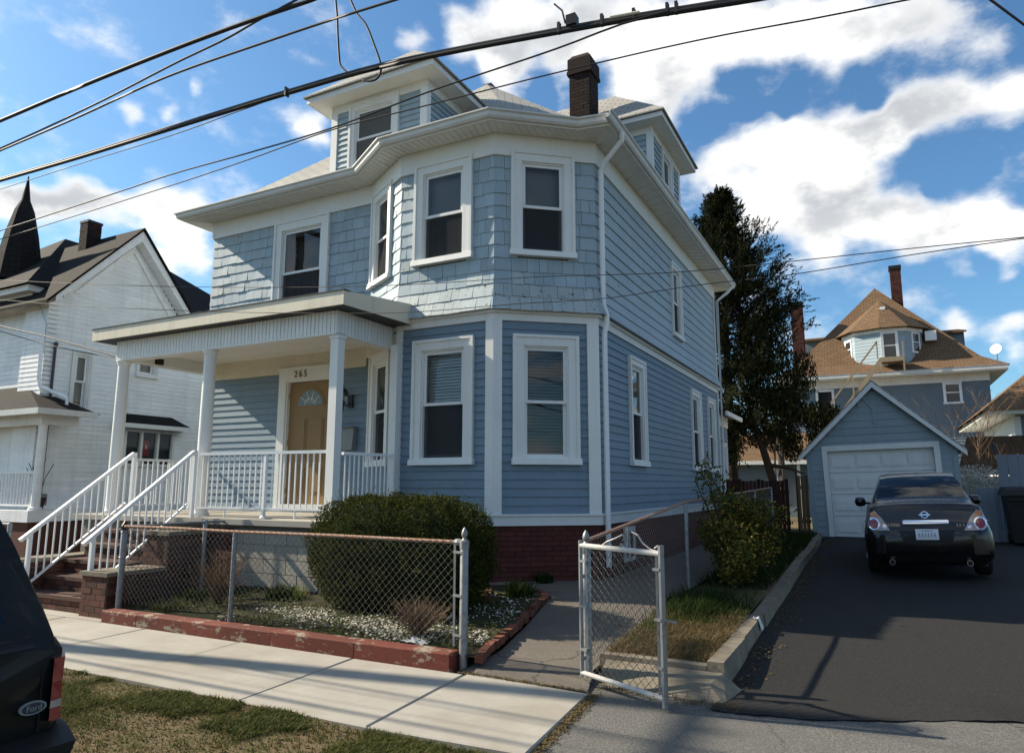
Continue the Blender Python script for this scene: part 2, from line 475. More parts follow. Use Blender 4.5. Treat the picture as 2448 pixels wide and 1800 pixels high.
    c = m.mix(m.ramp(m.noise(5, 6, .7), .4, .65), (.10, .045, .03), (.06, .042, .034)); m.col(c); m.bump(m.noise(40, 5), .4, .006)
    def asphalt(nm, dark, light, patch, tar):
        m = Mat(nm, dark, .93, .2)
        n = m.noise(55, 3, .85); n2 = m.noise(190, 2, .8)
        c = m.mix(m.ramp(n, .46, .62), dark, light)
        c = m.mix(m.ramp(n2, .52, .66, 0, .8), c, tuple(x * 1.7 for x in light))
        c = m.mix(m.ramp(m.noise(1.1, 6, .68), .42, .68, 0, .65), c, patch)
        c = m.mix(m.ramp(m.noise(.45, 5, .7), .56, .66, 0, .5), c, tar)
        vo = m.N.new('ShaderNodeTexVoronoi'); vo.feature = 'DISTANCE_TO_EDGE'; vo.inputs['Scale'].default_value = .62
        wp = m.N.new('ShaderNodeTexNoise'); wp.inputs['Scale'].default_value = 2.5; wp.inputs['Detail'].default_value = 5
        g0 = m.coord(); m.L.new(g0, wp.inputs['Vector'])
        ws = m.N.new('ShaderNodeVectorMath'); ws.operation = 'SCALE'; ws.inputs['Scale'].default_value = .55; m.L.new(wp.outputs['Color'], ws.inputs[0])
        wa = m.N.new('ShaderNodeVectorMath'); wa.operation = 'ADD'; m.L.new(g0, wa.inputs[0]); m.L.new(ws.outputs[0], wa.inputs[1]); m.L.new(wa.outputs[0], vo.inputs['Vector'])
        ck = m.mul(m.ramp(vo.outputs['Distance'], .004, .011, 1, 0), m.ramp(m.noise(.5, 2, .5), .45, .55))
        c = m.mix(m.mul(ck, .6 if nm != 'asphalt_new' else 0.0), c, tuple(x * .35 for x in dark))
        m.col(c); m.bump(n, .5, .006)
    asphalt('asphalt_old', (.070, .068, .063), (.16, .154, .142), (.10, .096, .088), (.075, .072, .067))
    asphalt('asphalt_path', (.095, .085, .072), (.155, .137, .115), (.11, .096, .08), (.085, .076, .065))
    asphalt('asphalt_new', (.0115, .0115, .0117), (.031, .030, .029), (.024, .0228, .0212), (.010, .010, .0105))
    m = Mat('street', (.10, .098, .094), .92, .2)
    n = m.noise(120, 2, .8); m.col(m.mix(m.ramp(n, .35, .7), (.07, .07, .068), (.15, .147, .14))); m.bump(n, .4, .004)
    m = Mat('soil', (.10, .075, .05), .98, .1)
    n = m.noise(2.3, 7, .7)
    c = m.mix(m.ramp(n, .42, .60), (.17, .125, .078), (.085, .085, .034))
    c = m.mix(m.ramp(m.noise(45, 4, .7), .45, .7, 0, .7), c, (.15, .112, .072)); m.col(c); m.bump(m.noise(60, 4, .7), .8, .02)
    m = Mat('garden_soil', (.05, .04, .028), .98, .1)
    c = m.mix(m.ramp(m.noise(5, 6, .7), .42, .6), (.05, .04, .028), (.045, .055, .022))
    c = m.mix(m.ramp(m.noise(60, 3, .7), .55, .7, 0, .6), c, (.13, .11, .075)); m.col(c); m.bump(m.noise(60, 4, .7), .8, .02)
    m = Mat('far_ground', (.09, .085, .05), .98, .1)
    m.col(m.mix(m.ramp(m.noise(.4, 6, .7), .4, .65), (.075, .08, .035), (.13, .11, .075)))
    # metals
    m = Mat('galvanised', (.30, .41, .42), .5, .5, .6)
    c = m.mix(m.ramp(m.noise(14, 5, .7), .5, .7), (.25, .255, .26), (.15, .15, .146)); m.col(c)
    m = Mat('wire_mesh', (.13, .127, .118), .6, .4, .3)
    m = Mat('rusty_rail', (.30, .12, .05), .85)
    n = m.noise(9, 6, .75, m.coord((6, 6, 1)))
    m.col(m.mix(m.ramp(n, .42, .60), (.30, .095, .035), (.33, .30, .25)))
    m = Mat('rusty_gate', (.42, .40, .36), .7)
    n = m.noise(7, 6, .75, m.coord((3, 3, 3)))
    m.col(m.mix(m.ramp(n, .56, .70), (.46, .45, .42), (.22, .12, .06)))
    Mat('cable', (.012, .012, .014), .6)
    Mat('cable_grey', (.06, .06, .065), .6)
    Mat('cable_pale', (.55, .52, .42), .6)
    # glass and interiors
    for nm, tint, base in (('glass', (.85, .9, .9), .0), ('car_glass', (.42, .46, .45), .0)):
        m = Mat(nm)
        N, L = m.N, m.L
        N.remove(m.b)
        out = [x for x in N if x.type == 'OUTPUT_MATERIAL'][0]
        tr = N.new('ShaderNodeBsdfTransparent'); tr.inputs[0].default_value = (*tint, 1)
        gl = N.new('ShaderNodeBsdfGlossy'); gl.inputs['Roughness'].default_value = .015; gl.inputs[0].default_value = (.95, .97, 1, 1)
        wv = m.noise(2.2, 2, .5); bp = N.new('ShaderNodeBump'); bp.inputs['Strength'].default_value = .025; bp.inputs['Distance'].default_value = .05
        L.new(wv, bp.inputs['Height']); L.new(bp.outputs[0], gl.inputs['Normal'])
        fr = N.new('ShaderNodeFresnel'); fr.inputs[0].default_value = 1.5
        ad = N.new('ShaderNodeMath'); ad.operation = 'ADD'; ad.use_clamp = True; ad.inputs[1].default_value = base
        L.new(fr.outputs[0], ad.inputs[0])
        mx = N.new('ShaderNodeMixShader'); L.new(ad.outputs[0], mx.inputs[0]); L.new(tr.outputs[0], mx.inputs[1]); L.new(gl.outputs[0], mx.inputs[2])
        L.new(mx.outputs[0], out.inputs[0])
    Mat('interior', (.10, .095, .09), .9)
    Mat('insect_screen', (.06, .062, .062), .8)
    m = Mat('shade_grey', (.27, .23, .20), .8)
    Mat('blind', (.62, .63, .62), .6)
    Mat('blind_slate', (.27, .28, .285), .6)
    Mat('blind_dark', (.34, .35, .35), .6)
    m = Mat('curtain', (.25, .18, .24), .9)
    w = m.noise(1.0, 2, .5, m.coord((26, 26, .6))); m.col(m.mix(m.ramp(w, .35, .65), (.16, .12, .17), (.36, .25, .33)))
    m = Mat('red_poster', (.45, .07, .06), .7)
    Mat('leaded_glass', (.12, .14, .15), .25, .6)
    # vehicles
    def carpaint(nm, c, rough=.22):
        m = Mat(nm, c, rough, .5)
        m.b.inputs['Coat Weight'].default_value = .8; m.b.inputs['Coat Roughness'].default_value = .06
        n = m.noise(2.5, 5, .6, m.coord(world=False)); m.rough(m.ramp(n, .3, .7, rough * .8, rough * 1.5))
    carpaint('car_black', (.005, .0052, .0058)); M['car_black'].node_tree.nodes['Principled BSDF'].inputs['Coat Weight'].default_value = .35
    carpaint('suv_black', (.006, .0065, .007), .4); M['suv_black'].node_tree.nodes['Principled BSDF'].inputs['Coat Weight'].default_value = .12; M['suv_black'].node_tree.nodes['Principled BSDF'].inputs['Specular IOR Level'].default_value = .18
    Mat('black_plastic', (.014, .014, .015), .55)
    Mat('seat', (.03, .032, .034), .8)
    Mat('tyre', (.012, .012, .012), .85)
    Mat('chrome', (.75, .76, .78), .12, .5, 1.0)
    Mat('alloy', (.45, .46, .48), .3, .5, .9)
    m = Mat('lamp_red', (.24, .008, .008), .15, .6); m.b.inputs['Coat Weight'].default_value = 1
    m = Mat('lamp_orange', (.55, .16, .02), .15, .6); m.b.inputs['Coat Weight'].default_value = 1
    m = Mat('lamp_clear', (.34, .27, .23), .12, .8); m.b.inputs['Coat Weight'].default_value = 1
    Mat('plate_white', (.62, .62, .64), .4)
    Mat('plate_ink', (.30, .32, .40), .5)
    Mat('emblem_blue', (.035, .04, .05), .3)
    Mat('bin_black', (.010, .010, .011), .5)
    # vegetation
    def leaf(nm, stops, rough=.55, trans=.25):
        m = Mat(nm, stops[0], min(1, rough + .25), .08)
        i = m.island()
        cr = m.N.new('ShaderNodeValToRGB')
        e = cr.color_ramp.elements
        while len(e) < len(stops): e.new(.5)
        for k, c in enumerate(stops):
            e[k].position = k / (len(stops) - 1); e[k].color = (*c, 1)
        m.L.new(i, cr.inputs[0])
        m.col(cr.outputs[0])
        t = m.N.new('ShaderNodeBsdfTranslucent'); m.L.new(cr.outputs[0], t.inputs[0])
        mx = m.N.new('ShaderNodeMixShader'); mx.inputs[0].default_value = trans
        out = [x for x in m.N if x.type == 'OUTPUT_MATERIAL'][0]
        m.L.new(m.b.outputs[0], mx.inputs[1]); m.L.new(t.outputs[0], mx.inputs[2]); m.L.new(mx.outputs[0], out.inputs[0])
    leaf('yew', [(.018, .027, .007), (.028, .038, .009), (.045, .055, .012), (.085, .088, .016), (.032, .041, .010)], .5, .2)
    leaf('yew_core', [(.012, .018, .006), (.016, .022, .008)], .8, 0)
    leaf('spruce', [(.008, .012, .005), (.012, .017, .0065), (.018, .022, .008), (.032, .031, .010), (.010, .014, .006)], .6, .12)
    leaf('bush_leaf', [(.026, .036, .010), (.045, .058, .013), (.085, .085, .016), (.16, .12, .024), (.04, .046, .013)], .5, .3)
    leaf('bush_flower', [(.42, .27, .04), (.45, .34, .06), (.40, .17, .07)], .6, .3)
    leaf('grass', [(.045, .07, .017), (.062, .09, .021), (.10, .105, .032), (.16, .13, .055), (.055, .08, .018)], .6, .3)
    leaf('grass_dry', [(.15, .105, .052), (.20, .145, .075), (.12, .088, .04), (.07, .065, .022), (.23, .18, .11)], .7, .3)
    leaf('grass_dark', [(.018, .034, .010), (.026, .046, .012), (.036, .056, .016)], .6, .3)
    leaf('cover', [(.05, .07, .025), (.08, .10, .03), (.13, .13, .05), (.045, .06, .02)], .6, .25)
    leaf('petal', [(.62, .60, .52), (.55, .52, .42), (.70, .69, .64), (.42, .38, .28)], .7, .2)
    leaf('twig', [(.16, .10, .06), (.23, .15, .09), (.12, .08, .05), (.28, .19, .12)], .8, .1)
    leaf('daffodil', [(.10, .16, .035), (.14, .2, .04), (.45, .38, .04)], .6, .3)
    m = Mat('bark', (.035, .028, .022), .95, .1); m.bump(m.noise(12, 5, .7, m.coord((3, 3, .6))), .6, .03)
    m = Mat('bark_grey', (.10, .085, .075), .95, .1)
    m = Mat('fence_redbrown', (.10, .03, .022), .9)
    m.col(m.bright((.055, .02, .016), m.ramp(m.rnd(), 0, 1, .6, 1.3)))
    m = Mat('fence_wood', (.20, .13, .075), .9)
    m.col(m.bright((.20, .13, .075), m.ramp(m.rnd(), 0, 1, .7, 1.3)))
    painted('fence_blue', (.17, .20, .24), .08, .3)
    painted('far_blue', (.15, .19, .225), 0, .2)
    m = Mat('timber_weathered', (.30, .235, .155), .9)
    m = Mat('debris', (.5, .5, .5), .8)
make_materials()
# ================================================================= the setting
import bmesh
def lerp_pts(y, pts):
    if y <= pts[0][0]: return pts[0][1]
    for (a, za), (b, zb) in zip(pts, pts[1:]):
        if y <= b: return za + (zb - za) * (y - a) / (b - a)
    return pts[-1][1]
def z_drive(x, y): return lerp_pts(y, [(2.0, -.17), (3.4, -.06), (4.2, -.012), (5.4, -.004), (6.4, .012), (12.5, .215), (20, .37), (24, .40)])
def z_yard(x, y): return lerp_pts(y, [(5.4, .10), (5.8, .14), (7.2, .23), (8.6, .285), (12, .30), (20, .36)])
def z_path(x, y): return lerp_pts(y, [(5.3, -.01), (5.7, .03), (7.0, .14), (8.4, .262), (9, .28), (12, .295), (20, .35)])
def z_bed(x, y): return lerp_pts(y, [(6.0, .13), (8, .22), (12, .30), (18, .42), (22, .45)])
def z_ground(x, y): return lerp_pts(y, [(-30, -.24), (2.2, -.24), (2.4, -.11), (5.5, -.10), (12, .08), (19, .24), (30, .28), (80, .4), (600, .5)])

def sheet(name, poly, zf, mat, step=.5, lift=0.0, jitter=0.0, kind='structure', parent=None, skirt=None):
    bm = bmesh.new()
    vs = [bm.verts.new((x, y, 0)) for x, y in poly]
    bm.faces.new(vs)
    xs = [p[0] for p in poly]; ys = [p[1] for p in poly]
    for ax, lo, hi in ((0, min(xs), max(xs)), (1, min(ys), max(ys))):
        st = step if (hi - lo) / step < 90 else (hi - lo) / 90
        k = lo + st
        while k < hi - 1e-3:
            no = (1, 0, 0) if ax == 0 else (0, 1, 0); co = (k, 0, 0) if ax == 0 else (0, k, 0)
            bmesh.ops.bisect_plane(bm, geom=bm.verts[:] + bm.edges[:] + bm.faces[:], plane_co=co, plane_no=no)
            k += st
    for v in bm.verts:
        v.co.z = zf(v.co.x, v.co.y) + lift + (random.uniform(-jitter, jitter) if jitter else 0)
    bmesh.ops.recalc_face_normals(bm, faces=bm.faces[:])
    if bm.faces and sum(f.normal.z for f in bm.faces) < 0: bmesh.ops.reverse_faces(bm, faces=bm.faces[:])
    me = bpy.data.meshes.new(name); bm.to_mesh(me); bm.free()
    me.materials.append(M[mat])
    me.polygons.foreach_set('use_smooth', [True] * len(me.polygons))
    o = bpy.data.objects.new(name, me); COL.objects.link(o)
    ORG[o] = (0, 0, 0)
    if parent: o.parent = parent
    if kind: o['kind'] = kind
    return o

# one sheet to the horizon, with the street, verge and yards laid on it
def ground_sheet():
    ys = [-600, -60, -30, 2.2, 2.4, 5.5, 12, 19, 30, 80, 200, 600]
    xs = [-600, -80, -30, 0, 30, 80, 600]
    v = [(x, y, z_ground(x, y)) for y in ys for x in xs]; n = len(xs)
    f = [(j * n + i, j * n + i + 1, (j + 1) * n + i + 1, (j + 1) * n + i) for j in range(len(ys) - 1) for i in range(n - 1)]
    MB().add(v, f).build('ground', 'far_ground', kind='structure')
ground_sheet()
MB().box(-80, 80, -7.5, 2.18, -.235, -.18).build('street', 'street', kind='structure')
# kerb stones along the street, dropped at the driveway
kerb = MB().box(-60, -58.5, 2.19, 2.34, -.23, -.045).build('kerb', 'concrete_old', kind='structure')
x = -16.0
while x < -2.0:
    w = min(1.45, -1.95 - x)
    if w > .3: MB().box(x, x + w - .012, 2.19, 2.34, -.23, -.045 + random.uniform(-.006, .006)).build('kerb_stone', 'concrete_old', kerb)
    x += 1.45
MB().box(-40, -16.01, 2.19, 2.34, -.23, -.045).build('kerb_stone', 'concrete_old', kerb)

VERGE = [(-40, 2.345), (-1.97, 2.345), (-1.99, 3.98), (-40, 3.98)]
def z_verge(x, y): return lerp_pts(y, [(2.3, -.06), (3.0, -.03), (3.9, -.02)]) + .018 * math.sin(x * 2.1 + y) * math.sin(y * 3.3)
sheet('grass_verge', [(-14, 2.345), (-1.97, 2.345), (-1.99, 3.99), (-14, 3.99)], z_verge, 'soil', .25, jitter=.006)
sheet('grass_verge', [(-40, 2.345), (-14, 2.345), (-14, 3.99), (-40, 3.99)], z_verge, 'soil', .6, jitter=.006)

# sidewalk: each poured slab its own piece
sw = MB().box(-40.0, -1.99, 4.03, 5.40, -.10, -.05).build('sidewalk', 'soil', kind='structure')
def slab(poly, z):
    """slab with a worn, rounded arris"""
    cx = sum(p[0] for p in poly) / 4; cy = sum(p[1] for p in poly) / 4
    ins = []
    for p in poly:
        dx, dy = cx - p[0], cy - p[1]
        ins.append((p[0] + math.copysign(.012, dx), p[1] + math.copysign(.012, dy)))
    v = [(p[0], p[1], -.09) for p in poly] + [(p[0], p[1], z - .009) for p in poly] + [(p[0], p[1], z) for p in ins]
    f = [(3, 2, 1, 0), (8, 9, 10, 11)]
    for a in (0, 4):
        for i in range(4): f.append((a + i, a + (i + 1) % 4, a + 4 + (i + 1) % 4, a + 4 + i))
    o = MB().add(v, f).build('slab', 'concrete', sw)
    return o
edges = [-40, -34, -28.5, -23, -20, -17.95, -16.45, -14.95, -13.45, -11.95, -10.45, -8.95, -7.45, -5.95, -4.47, -3.26]
for a, b in zip(edges, edges[1:]):
    sh = .10 if b > -9 else 0
    slab([(a + .005 + sh * .8, 4.0), (b - .005 + sh, 4.0), (b - .005, 5.43), (a + .005, 5.43)], random.uniform(-.004, .003))
MB().box(-10.80, -8.30, 5.436, 5.70, -.09, -.004).build('slab', 'concrete', sw)
slab([(-3.155, 4.0), (-2.0, 4.06), (-2.11, 5.40), (-3.25, 5.47)], .0)
# old asphalt apron, new driveway
sheet('driveway_apron', [(-2.6, 2.0), (7.5, 2.0), (7.5, 7.2), (2.6, 7.2), (1.6, 6.6), (.7, 6.2), (-.3, 5.75), (-1.2, 5.5), (-1.2, 6.05), (-2.25, 6.1), (-2.30, 5.5), (-2.16, 5.44), (-2.04, 4.05), (-1.93, 3.95), (-1.96, 2.2)],
      lambda x, y: z_drive(x, y) - .011, 'asphalt_old', .35, jitter=.003)
edge = [(-1.19, 5.44), (-.9, 5.47), (-.55, 5.55), (-.1, 5.72), (.35, 5.98), (.8, 6.14), (1.3, 6.3), (1.9, 6.62), (2.7, 7.0), (4.0, 7.3), (6.5, 7.9)]
_e = []
for (a, b) in zip(edge, edge[1:]):
    for k in range(6):
        t = k / 6; _e.append((a[0] + (b[0] - a[0]) * t, a[1] + (b[1] - a[1]) * t + random.uniform(-.022, .022)))
edge = _e + [edge[-1]]
sheet('driveway', edge + [(6.5, 19.55), (1.95, 19.55), (1.95, 19.9), (-1.4, 19.9), (-1.4, 19.2), (-1.21, 18.4)], z_drive, 'asphalt_new', .4, jitter=.004)
# path and the concrete strip round the bay
sheet('path', [(-3.34, 5.44), (-2.13, 5.42), (-2.26, 5.9), (-2.24, 8.0), (-2.25, 17.9), (-3.50, 17.9), (-3.50, 9.85), (-4.6, 8.98), (-4.4, 8.62), (-3.93, 8.42), (-3.66, 8.15), (-3.40, 6.9), (-3.26, 6.1)], z_path, 'asphalt_path', .3, jitter=.003)
sheet('path', [(-6.1, 8.78), (-6.1, 8.36), (-5.1, 8.24), (-4.45, 8.64), (-4.66, 8.95)], lambda x, y: z_path(x, y) + .012, 'concrete_old', .3)
# garden beds
GARDEN = [(-8.30, 5.56), (-3.22, 5.56), (-3.30, 6.1), (-3.44, 6.9), (-3.70, 8.13), (-3.95, 8.36), (-4.42, 8.56), (-5.1, 8.2), (-6.35, 8.3), (-6.35, 7.15), (-8.30, 7.15)]
sheet('garden_bed', GARDEN, lambda x, y: z_yard(x, y) + .012 * math.sin(5 * x) * math.sin(4 * y), 'garden_soil', .25, jitter=.008)
BED = [(-2.27, 6.16), (-1.33, 6.16), (-1.33, 18.9), (-2.27, 18.9)]
sheet('side_bed', BED, z_bed, 'soil', .3, jitter=.012)
sheet('back_yard', [(-3.5, 18.0), (-1.33, 18.0), (-1.33, 27), (-12, 27), (-12, 21.0), (-3.5, 21.0)], lambda x, y: .40, 'soil', 1.0, jitter=.02)
sheet('neighbour_yard', [(-40, 5.44), (-10.6, 5.44), (-10.6, 7.0), (-11.7, 7.2), (-11.7, 26), (-40, 26)], lambda x, y: .02 + .012 * (y - 5.4), 'soil', 2.0)
# ================================================================= the blue house
ZG = .288
H = thing('house', 'large blue two-storey house with white trim, corner bay and covered front porch', 'house', (-7.6, 13.5, .2))
pA, pB, pC, pD, pE = (-7.60, 9.35), (-6.49, 8.70), (-4.79, 8.70), (-3.575, 9.675), (-3.575, 18.6)
pL, pK = (-11.63, 9.35), (-11.63, 18.6)
F_main, F_A, F_B, F_C, F_side = Fr(pL, pA), Fr(pA, pB), Fr(pB, pC), Fr(pC, pD), Fr(pD, pE)
F_left = Fr(pK, pL); F_back = Fr(pE, pK)
Z_T0, Z_T1 = 1.04, 1.20          # water table
Z_B0, Z_B1 = 3.97, 4.125         # belt
Z_F = 6.52; Z_S = 6.86           # frieze, soffit
outline = [pL, pA, pB, pC, pD, pE, pK]
def inset(poly, d):
    out = []
    n = len(poly)
    for i in range(n):
        a, b, c = Vector(poly[i - 1]), Vector(poly[i]), Vector(poly[(i + 1) % n])
        u1 = (b - a).normalized(); u2 = (c - b).normalized()
        n1 = Vector((u1.y, -u1.x)); n2 = Vector((u2.y, -u2.x))
        k = (n1 + n2); k = k / k.dot(n1)
        q = b + k * d
        out.append((q.x, q.y))
    return out
# solid core set back behind the cladding, seen only through the windows
MB().prism(inset(outline, -.34), .1, 6.85).build('wall', 'interior', H)

OPEN = {}                         # openings per facade: (s0, s1, z0, z1)
def segs(s0, s1, z0, z1, ops):
    out = [(s0, s1)]
    for a, b, za, zb in ops:
        if zb <= z0 + .015 or za >= z1 - .015: continue
        nxt = []
        for p, q in out:
            if b <= p or a >= q: nxt.append((p, q)); continue
            if a > p + .01: nxt.append((p, a))
            if b < q - .01: nxt.append((b, q))
        out = nxt
    return out
def clapboards(fr, s0, s1, z0, z1, n, ops, mat, parent, name='clapboard', out=.017, jit=.002, base=0.0):
    e = (z1 - z0) / n
    for i in range(n):
        za, zb = z0 + i * e, z0 + (i + 1) * e
        ss = []
        for a, b in segs(s0, s1, za, zb, ops):
            if b - a > 2.4 and name == 'clapboard' and mat == 'paint_blue':
                c_ = a + (b - a) * random.uniform(.3, .7); ss += [(a, c_ - .0015), (c_ + .0015, b)]
            else: ss.append((a, b))
        for a, b in ss:
            j = random.uniform(-jit, jit)
            MB().fbox(fr, a, b, -.03 + base, base + out + j, za + random.uniform(-.0015, .0015), min(zb + .012, z1 + .004), -.03 + base, base - .002).build(name, mat, parent)

LIM = []                           # shingles collected, nearest become pieces
def shingles(fr, s0, s1, rows, ops):
    """rows: list of (z0, z1, d_bottom, d_top)"""
    for r, (za, zb, db, dt) in enumerate(rows):
        for a, b in segs(s0, s1, za, zb, ops):
            p = a
            while p < b - 1e-3:
                w = random.choice((.13, .155, .18, .20, .225, .25)) * random.uniform(.9, 1.1)
                q = p + w
                if b - q < .07: q = b
                zj = random.uniform(-.008, .008)
                mb = MB()
                g = .0025
                tl = random.uniform(-.004, .004)
                P = fr.P
                dj = random.uniform(-.004, .006)
                o1 = db + .016 + dj; o2 = dt + .002
                mb.hexa([P(p + g, o1, za + zj - tl), P(q - g, o1, za + zj + tl), P(q - g, db - .02, za), P(p + g, db - .02, za),
                         P(p + g, o2, zb + .012), P(q - g, o2, zb + .012), P(q - g, dt - .02, zb + .012), P(p + g, dt - .02, zb + .012)])
                c = P((p + q) / 2, 0, za)
                worn = db > .03
                LIM.append((math.dist(c, (0, 0, 1.6)), mb, 'paint_shingle_worn' if worn or random.random() < .05 else 'paint_shingle'))
                p = q

def window(fr, s0, s1, z0, z1, parent, cw=.15, sill=True, screen=True, upper='shade', lower=None, head=True, meet=.5, sill_ext=.03, rail=.045):
    """outer casing from s0..s1, z0..z1; sash and panes recessed"""
    w = MB()
    D = .045
    zb = z0 + (.085 if sill else cw)
    w.fbox(fr, s0, s0 + cw, -.06, D, zb, z1 - cw)
    w.fbox(fr, s1 - cw, s1, -.06, D, zb, z1 - cw)
    w.fbox(fr, s0, s1, -.06, D + .002, z1 - cw, z1)
    if head:                               # back band round the casing
        w.fbox(fr, s0 - .012, s0 + .035, .0, D + .02, zb, z1 + .014)
        w.fbox(fr, s1 - .035, s1 + .012, .0, D + .02, zb, z1 + .014)
        w.fbox(fr, s0 + .035, s1 - .035, .0, D + .021, z1 - .03, z1 + .013)
    if not sill: w.fbox(fr, s0, s1, -.06, D + .002, z0, zb)
    win = w.build('window', 'white_trim', parent)
    if sill:
        MB().fbox(fr, s0 - sill_ext, s1 + sill_ext, -.05, D + .05, z0, zb + .004, -.05, D + .035).build('sill', 'white_trim', win)
    a, b = s0 + cw, s1 - cw; t = z1 - cw
    # jamb liner
    j = .022
    li = MB()
    li.fbox(fr, a, a + j, -.30, .02, zb, t); li.fbox(fr, b - j, b, -.30, .02, zb, t)
    li.fbox(fr, a + j, b - j, -.30, .021, t - j, t); li.fbox(fr, a + j, b - j, -.30, .021, zb, zb + j)
    li.build('jamb', 'white_vinyl', win)
    a += j; b -= j; t -= j; zb += j
    m = zb + (t - zb) * meet
    r = rail
    def sash(za, zc, d0, d1):
        q = MB()
        q.fbox(fr, a, a + r, d0, d1, za, zc); q.fbox(fr, b - r, b, d0, d1, za, zc)
        q.fbox(fr, a + r, b - r, d0, d1 + .001, za, za + r); q.fbox(fr, a + r, b - r, d0, d1 + .001, zc - r, zc)
        q.build('sash', 'white_vinyl', win)
        g = MB(); dm = (d0 + d1) / 2
        g.add([fr.P(a + r, dm, za + r), fr.P(b - r, dm, za + r), fr.P(b - r, dm, zc - r), fr.P(a + r, dm, zc - r)], [(0, 1, 2, 3)])
        g.build('pane', 'glass', win)
    sash(m - r / 2, t, -.035, -.005)
    sash(zb, m + r / 2, -.075, -.045)
    if screen:
        MB().fbox(fr, a + .012, b - .012, -.028, -.024, zb, m - r / 2).build('insect_screen', 'screen_mesh', win)
    for which, za, zc in ((upper, m, t), (lower, zb, m)):
        if which is None: continue
        if which == 'shade':
            MB().fbox(fr, a, b, -.15, -.145, za, zc).build('roller_shade', 'shade_grey', win)
        elif which == 'curtain':
            MB().fbox(fr, a, b, -.17, -.165, za, zc).build('curtain', 'curtain', win)
        elif which in ('blind', 'blind_dark', 'blind_open'):
            n = max(4, int((zc - za) / .046))
            til = {'blind': .9, 'blind_dark': .75, 'blind_open': .58}[which]
            for k in range(n):
                z = za + (k + .5) * (zc - za) / n
                hh = .024 * math.sin(til); dd = .024 * math.cos(til)
                MB().add([fr.P(a + .01, -.14 - dd, z + hh), fr.P(b - .01, -.14 - dd, z + hh), fr.P(b - .01, -.14 + dd, z - hh), fr.P(a + .01, -.14 + dd, z - hh)], [(0, 1, 2, 3)]).build('slat', {'blind': 'blind', 'blind_open': 'blind_slate'}.get(which, 'blind_dark'), win)
    return win
_ms = Mat('screen_mesh')
_ms.N.remove(_ms.b)
_o = [x for x in _ms.N if x.type == 'OUTPUT_MATERIAL'][0]
_t = _ms.N.new('ShaderNodeBsdfTransparent'); _d = _ms.N.new('ShaderNodeBsdfDiffuse'); _d.inputs[0].default_value = (.05, .052, .055, 1)
_x = _ms.N.new('ShaderNodeMixShader'); _x.inputs[0].default_value = .55
_ms.L.new(_t.outputs[0], _x.inputs[1]); _ms.L.new(_d.outputs[0], _x.inputs[2]); _ms.L.new(_x.outputs[0], _o.inputs[0])

# --- windows
def W(fr, *a, **k):
    cw = k.get('cw', .15) * .6
    OPEN.setdefault(fr, []).append((a[0] + cw, a[1] - cw, a[2] + .05, a[3] - cw))
    return window(fr, *a, H, **k)
W(F_B, .32, 1.37, 1.89, 3.76, upper='blind', lower='shade')
W(F_B, .28, 1.32, 4.96, 6.60, upper='shade', lower=None)
W(F_C, .285, 1.255, 1.89, 3.76, upper='blind_open', lower='blind_open', screen=False)
W(F_C, .255, 1.22, 4.96, 6.60, upper='shade', lower=None)
W(F_A, .20, 1.05, 1.89, 3.72, upper=None, lower='blind_dark')
W(F_A, .07, .93, 4.93, 6.60, upper=None, lower=None)
W(F_main, 1.72, 3.05, 4.60, 6.53, upper=None, lower='curtain', cw=.17)
W(F_side, 1.45, 2.33, 1.92, 3.74, upper=None, lower='curtain', cw=.12)
W(F_side, 5.85, 6.78, 1.92, 3.72, upper=None, lower=None, cw=.12)
W(F_side, 7.55, 8.42, 1.92, 3.72, upper='blind_dark', lower='blind_dark', cw=.12)
W(F_side, 4.45, 5.25, 4.66, 6.26, upper='shade', lower=None, cw=.11)
# --- front door with its casing
DS0, DS1 = 2.23, 3.23             # slab, along F_main
D_ = MB()
D_.fbox(F_main, DS0 - .20, DS0 - .03, -.05, .05, 1.17, 3.47); D_.fbox(F_main, DS1 + .03, DS1 + .20, -.05, .05, 1.17, 3.47)
D_.fbox(F_main, DS0 - .20, DS1 + .20, -.05, .055, 3.47, 3.66)
D_.fbox(F_main, DS0 - .22, DS1 + .22, -.05, .085, 3.66, 3.70)
D_.fbox(F_main, DS0 - .03, DS0, -.12, .02, 1.27, 3.44); D_.fbox(F_main, DS1, DS1 + .03, -.12, .02, 1.27, 3.44); D_.fbox(F_main, DS0 - .03, DS1 + .03, -.12, .021, 3.44, 3.47)
D_.fbox(F_main, DS0 - .03, DS1 + .03, -.12, .09, 1.17, 1.265)
cas = D_.build('door_casing', 'white_trim', H)
OPEN.setdefault(F_main, []).append((DS0 - .2, DS1 + .2, 1.15, 3.69))
door = MB()
door.fbox(F_main, DS0, DS1, -.10, -.045, 1.27, 3.43)
door = door.build('door', 'tan_door', H)
def dpanel(a, b, za, zb):
    MB().fbox(F_main, a, b, -.046, -.036, za, zb).fbox(F_main, a + .035, b - .035, -.04, -.026, za + .035, zb - .035).build('panel', 'tan_door', door)
for a, b in ((DS0 + .17, DS0 + .43), (DS0 + .57, DS0 + .83)):
    dpanel(a, b, 2.02, 2.78); dpanel(a, b, 1.45, 1.90)
cx = (DS0 + DS1) / 2
def fan(r, n=16): return [(cx + r * math.cos(math.pi * k / n), 3.00 + r * .98 * math.sin(math.pi * k / n)) for k in range(n + 1)]
MB().fprism(F_main, fan(.335), -.046, -.033).build('fanlight_frame', 'tan_door', door)
MB().fprism(F_main, fan(.285), -.034, -.029).build('fanlight', 'leaded_glass', door)
